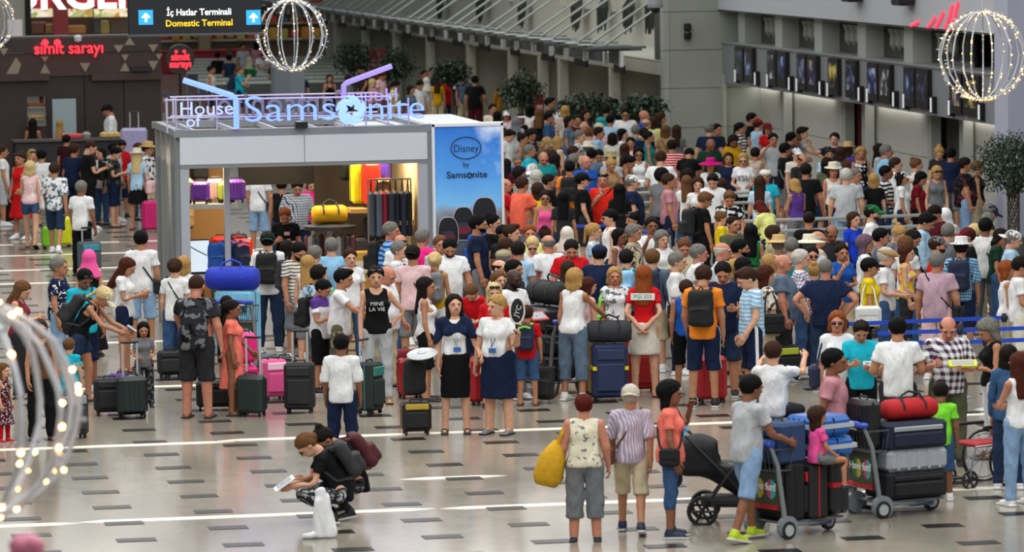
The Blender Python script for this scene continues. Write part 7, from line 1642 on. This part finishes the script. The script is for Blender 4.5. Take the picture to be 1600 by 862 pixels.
# ---- bags people wear
def short(d): return 'person in '+d['tw'] if not d['child'] else 'child in '+d['tw']
CW = {'navy_lime': ('navy', 'lime'), 'floral_pink': ('palepink', None)}
for d in PEOPLE:
    for b in d['bags'].split(','):
        kind, _, c = b.strip().partition(':')
        if kind in ('', 'none'): continue
        if kind == 'straps': kind, c = 'pack', 'charcoal'
        c, c2 = CW.get(c, (c, None)); big = d['bt'] in 'hv'; M4 = pmat(d)
        if kind == 'pack':
            off = .20+(.03 if big else 0)
            d['pack'] = backpack(M4 @ Matrix.Translation((0, off, 1.24)), c, '', c2); BAGS.append((d['pack'], '%s backpack worn by %s', c, d))
        elif kind[:5] == 'cross':
            t = empty('crossbody_bag', (0, 0, 0), 0, '', 'bag'); t.matrix_world = M4 @ Matrix.Diagonal((-1 if kind == 'crossL' else 1, 1, 1, 1)); e = 1.22 if big else 1.0; pts = []
            for k in range(20):
                a = 2*PI*k/20; s = math.cos(a)       # s=1: left shoulder, -1: right hip
                pts.append((.15*e*s-.03 if s > 0 else .19*e*s-.03, (.135 if not big else .175)*math.sin(a)*(1-.18*max(0, s)), 1.24+.25*s if s > 0 else 1.24+.30*s))
            MB().tube(pts, .012, 5, closed=True).build('strap', [cloth_obj(c)], t); MB().box((-.22*e, .0, .93), (.1, .22, .2), bev=.03).build('pouch', [cloth_obj(c)], t); MB().box((-.275*e, .0, .97), (.012, .2, .1), bev=.004).build('flap', [cloth_obj(c)], t)
            BAGS.append((t, '%s crossbody bag worn by %s', c, d))
        elif kind == 'shoulder':
            t = empty('shoulder_bag', (0, 0, 0), 0, '', 'bag'); t.matrix_world = M4; MB().tube([(-.24, -.1, 1.08), (-.2, -.06, 1.3), (-.14, .02, 1.47), (-.2, .09, 1.3), (-.24, .12, 1.08)], .013, 5).build('strap', [cloth_obj(c)], t)
            MB().box((-.27, .02, .93), (.13, .36, .3), bev=.045).build('body', [cloth('floral:palepink/navy/pink') if c == 'palepink' else cloth_obj(c)], t); MB().box((-.34, .02, 1.0), (.012, .26, .1), bev=.004).build('pocket', [cloth_obj(c)], t); BAGS.append((t, '%s shoulder bag carried by %s', c, d))
# yellow beach bag of the woman at the front, brown satchel
for d in PEOPLE:
    if d['px'] == 912:
        t = empty('beach_bag', (0, 0, 0), 0, '', 'bag'); t.matrix_world = pmat(d); MB().lathe([(.12, -.2), (.17, -.12), (.15, .1), (.04, .28)], 12, M=Matrix.Translation((.38, .02, .90)) @ Matrix.Rotation(-.25, 4, 'Y') @ Matrix.Diagonal((1, .75, 1.15, 1))).build('body', [cloth_obj('mustard')], t, smooth=True); MB().tube([(.33, 0, 1.14), (.26, 0, 1.3), (.19, 0, 1.46), (.24, .06, 1.3), (.31, .05, 1.14)], .014, 5).build('strap', [cloth_obj('mustard')], t); t['label'] = 'yellow slouchy beach bag carried by person in cream floral tank top'
# ---- shirt prints and small carried things
def chest_print(px, txt, size, c, z=1.27, back=False, plate=None, dy=0.):
    d = [q for q in PEOPLE if q['px'] == px][0]; y = (.155 if not back else .165)+(.05 if d['bt'] in 'hv' else 0)+dy
    M = pmat(d); ye = y if back else -y
    R_ = Matrix.Translation((0, ye, z)) @ (Matrix.Rotation(PI, 4, 'Z') if back else Matrix.Identity(4))
    inv = d['o'].matrix_world.inverted() if False else (Matrix.Translation(Vector(d['loc'])) @ Matrix.Rotation(d['th'], 4, 'Z') @ Matrix.Diagonal((d['sc']*WF_, d['sc']*WF_, d['sc'], 1))).inverted()
    if plate: link('print_plate', MB().box((0, .004, 0), (plate[0], .006, plate[1])).mesh('print_plate', [plain('print_white', 'dfe3e3', .6)]), d['o'], mat=inv @ M @ R_)
    me = text_mesh(txt, size, .004); me.materials.clear(); me.materials.append(plain('print_'+c, c, .6)); link('print', me, d['o'], mat=inv @ M @ R_)
chest_print(1006, 'PGI 333', .07, '3c8a5a', 1.36, True, (.3, .09)); chest_print(1161, 'YSL', .16, '1c1c20', 1.24); chest_print(587, 'MINE', .07, 'd8dada', 1.29); chest_print(587, 'LA VIE', .07, 'd8dada', 1.22); chest_print(1129, 'SURF', .09, '6a1a2a', 1.27)
def held(px, sz, c, name, lab, cat, bone='haL', off=(.02, -.06, -.06)):
    d = [q for q in PEOPLE if q['px'] == px][0]; p = bpt(d, bone, off); t = empty(name, p, d['th'], lab, cat); t.rotation_euler = (.6, 0, d['th'])
    MB().box((0, 0, 0), sz, bev=.003).build('sheet', [plain(name+c, c, .5)], t); MB().box((0, 0, sz[2]/2+.001), (sz[0]*.8, sz[1]*.7, .001)).build('print_area', [plain('print_area', '9aa4ac', .5)], t)
held(1482, (.34, .12, .03), 'd4d420', 'folder', 'yellow folder held by person in navy plaid shirt', 'folder'); held(1129, (.2, .26, .015), 'c8c0a8', 'tablet', 'tablet held by person in navy t-shirt with print', 'tablet'); held(804, (.3, .2, .02), 'b01c24', 'folder', 'red folder held by bearded person in white t-shirt', 'folder')
held(1346, (.16, .1, .008), 'c8ccd0', 'card', 'card held by child in turquoise t-shirt', 'card'); held(145, (.26, .2, .01), 'd8dadc', 'paper', 'white paper held by tall person in black t-shirt', 'paper', 'haR', (-.02, -.06, -.06)); held(204, (.08, .15, .012), 'a4bccc', 'phone', 'phone held by person in white t-shirt and navy shorts', 'phone'); held(173, (.08, .15, .012), '8cc0d8', 'phone', 'phone and papers held by the bending person', 'phone')
held(466, (.34, .26, .01), 'd8dde4', 'papers', 'white papers on the knees of the crouching person', 'paper')
# crew racket
d = [q for q in PEOPLE if q['px'] == 776][0]; p = bpt(d, 'haL', (.03, -.04, -.05)); t = empty('racket_bag', p, 0.3, 'black and white racket cover held upright by the crew member', 'racket'); MB().lathe([(.02, .08), (.08, .13), (.105, .24), (.09, .36), (.03, .42)], 16, M=Matrix.Diagonal((1, .25, 1, 1))).build('cover', [plain('racket_black', '18181a', .5)], t); MB().tube([(.105*math.cos(a), -.02, .25+.165*math.sin(a)) for a in [2*PI*k/20 for k in range(20)]], .012, 5, closed=True).build('rim', [plain('racket_white', 'd8d8d0', .5)], t); MB().tube([(0, 0, -.05), (0, 0, .1)], .018, 6).build('grip', [blk], t); text('lettering', 'JYC', .1, plain('racket_white', 'd8d8d0', .5), t, (0, -.04, .25), rot=(0, -1.2, 0), depth=.004)
# crew scarf and badges
d = [q for q in PEOPLE if q['px'] == 709][0]
put('scarf', posed(('shawl', d['bt'], d['lod']), lambda: tpl_cloth('shawl', d['bt'], d['lod']), d['pose'], d['bt']), [cloth('navy')], d['o'])
for px in (709, 776, 445):
    d = [q for q in PEOPLE if q['px'] == px][0]; Mi = (Matrix.Translation(Vector(d['loc'])) @ Matrix.Rotation(d['th'], 4, 'Z') @ Matrix.Diagonal((d['sc']*WF_, d['sc']*WF_, d['sc'], 1))).inverted() @ pmat(d); yy = -.165 if px == 709 else -.225 if px == 776 else -.15
    link('badge', MB().box((.03, yy, 1.08 if px != 445 else 1.3), (.09, .012, .06)).mesh('badge', [plain('badge_'+('blue' if px != 445 else 'red'), '2c64a8' if px != 445 else 'c8a0a0', .4)]), d['o'], mat=Mi)
    if px != 445: link('lanyard', MB().tube([(-.07, -.02, 1.46), (.02, yy-.005, 1.12), (.09, -.03, 1.46)], .008, 4).mesh('lanyard', [plain('lanyard', '1c2c5c', .6)]), d['o'], mat=Mi)
# white jacket draped beside the crouching person
p = atz(505, 840); t = empty('draped_jacket', p, -YAW, 'white jacket hanging to the floor beside the crouching person', 'jacket')
def jk(p):
    a = rcone(p, (-.02, 0, .50), (.02, 0, .03), .055, .10, (1.15, .55, 1)); b = rcone(p, (.03, .02, .44), (.09, .0, .06), .045, .06, (1, .6, 1)); c = rcone(p, (-.05, -.02, .40), (-.07, -.03, .04), .04, .05)
    return smin(smin(a, b, .03), c, .03)+.005*np.sin(60*p[:, 0]+3*np.sin(7*p[:, 2]))
V, F = snets(lambda p: np.maximum(jk(p), .005-p[:, 2]), (-.26, -.2, -.02), (.26, .2, .64), .016); o = link('cloth', np_mesh('cloth', V, F.tolist(), R=V), t); o.data.materials.append(cloth('white')); MB().tube([(-.08, -.05, .05), (-.13, -.07, .035), (-.22, -.08, .03)], [.04, .036, .03], 8).build('sleeve', [cloth('white')], t, smooth=True)
# ================================================================== labels
def base(d):
    s = short(d)
    hn = [h for h in d['hats'] if h.split(':')[0] not in ('beard', 'shades', 'shadesup')]
    if hn:
        a, _, c = hn[0].partition(':'); n = dict(cap='cap', capback='backward cap', flatcap='flat cap', beret='brimless cap', fedora='hat', sunhat='wide sun hat', boonie='brimmed hat', hijab='headscarf', visor='visor', band='headband')[a]; s += ' and %s %s' % (words(c) if c else '', n)
    elif any(h.startswith('shades') and h == 'shades' for h in d['hats']): s += ' and sunglasses'
    elif 'shadesup' in d['hats']: s += ', sunglasses on head'
    return s
from collections import Counter
for d in PEOPLE: d['L'] = base(d)+((', '+d['lab'].replace('child', '').strip(' ,')) if d['lab'].replace('child', '').strip() else '')
def fill(fn):
    c = Counter(d['L'] for d in PEOPLE)
    for d in PEOPLE:
        if c[d['L']] > 1: fn(d)
def f1(d):
    if d['bw'] and d['lod'] == 0 or d['pose'] in ('walk',): d['L'] += ', '+d['bw']
fill(f1)
def f2(d):
    if d['bags'].startswith('pack'): d['L'] += ', wearing backpack'
    elif d['bags'][:5] == 'cross': d['L'] += ', with crossbody strap'
    elif d['pose'] in ('look', 'lean'): d['L'] += ', head bowed'
fill(f2)
cb = Counter(d['tw'] for d in PEOPLE); uniq = [d for d in PEOPLE if cb[d['tw']] == 1]; used = set()
def f3(d):
    L0 = d['L']
    for u in sorted(uniq, key=lambda u: (u['px']-d['px'])**2+(u['py']-d['py'])**2*1.5):
        if u is d: continue
        dx, dy = u['px']-d['px'], u['py']-d['py']
        rel = ('left of' if dx > 0 else 'right of') if abs(dx) > abs(dy) else ('behind' if dy > 0 else 'in front of')
        t = '%s, %s the %s' % (L0.split(', ')[0], rel, u['tw'])
        if t not in used and len(t.split()) <= 16: used.add(t); d['L'] = t; return
fill(f3)
for d in PEOPLE:
    d['o']['label'] = ' '.join(d['L'].split()[:16]); d['o']['group'] = 'travellers in the hall'
for t, f_m, c, d in BAGS:
    s = d['L'].split(','); nm = words(c) if c in PAL else c
    t['label'] = ' '.join((f_m % (nm, s[0]+(','+','.join(s[1:]) if len(s) > 1 else ''))).split()[:16])
    t['group'] = 'bags carried by travellers'
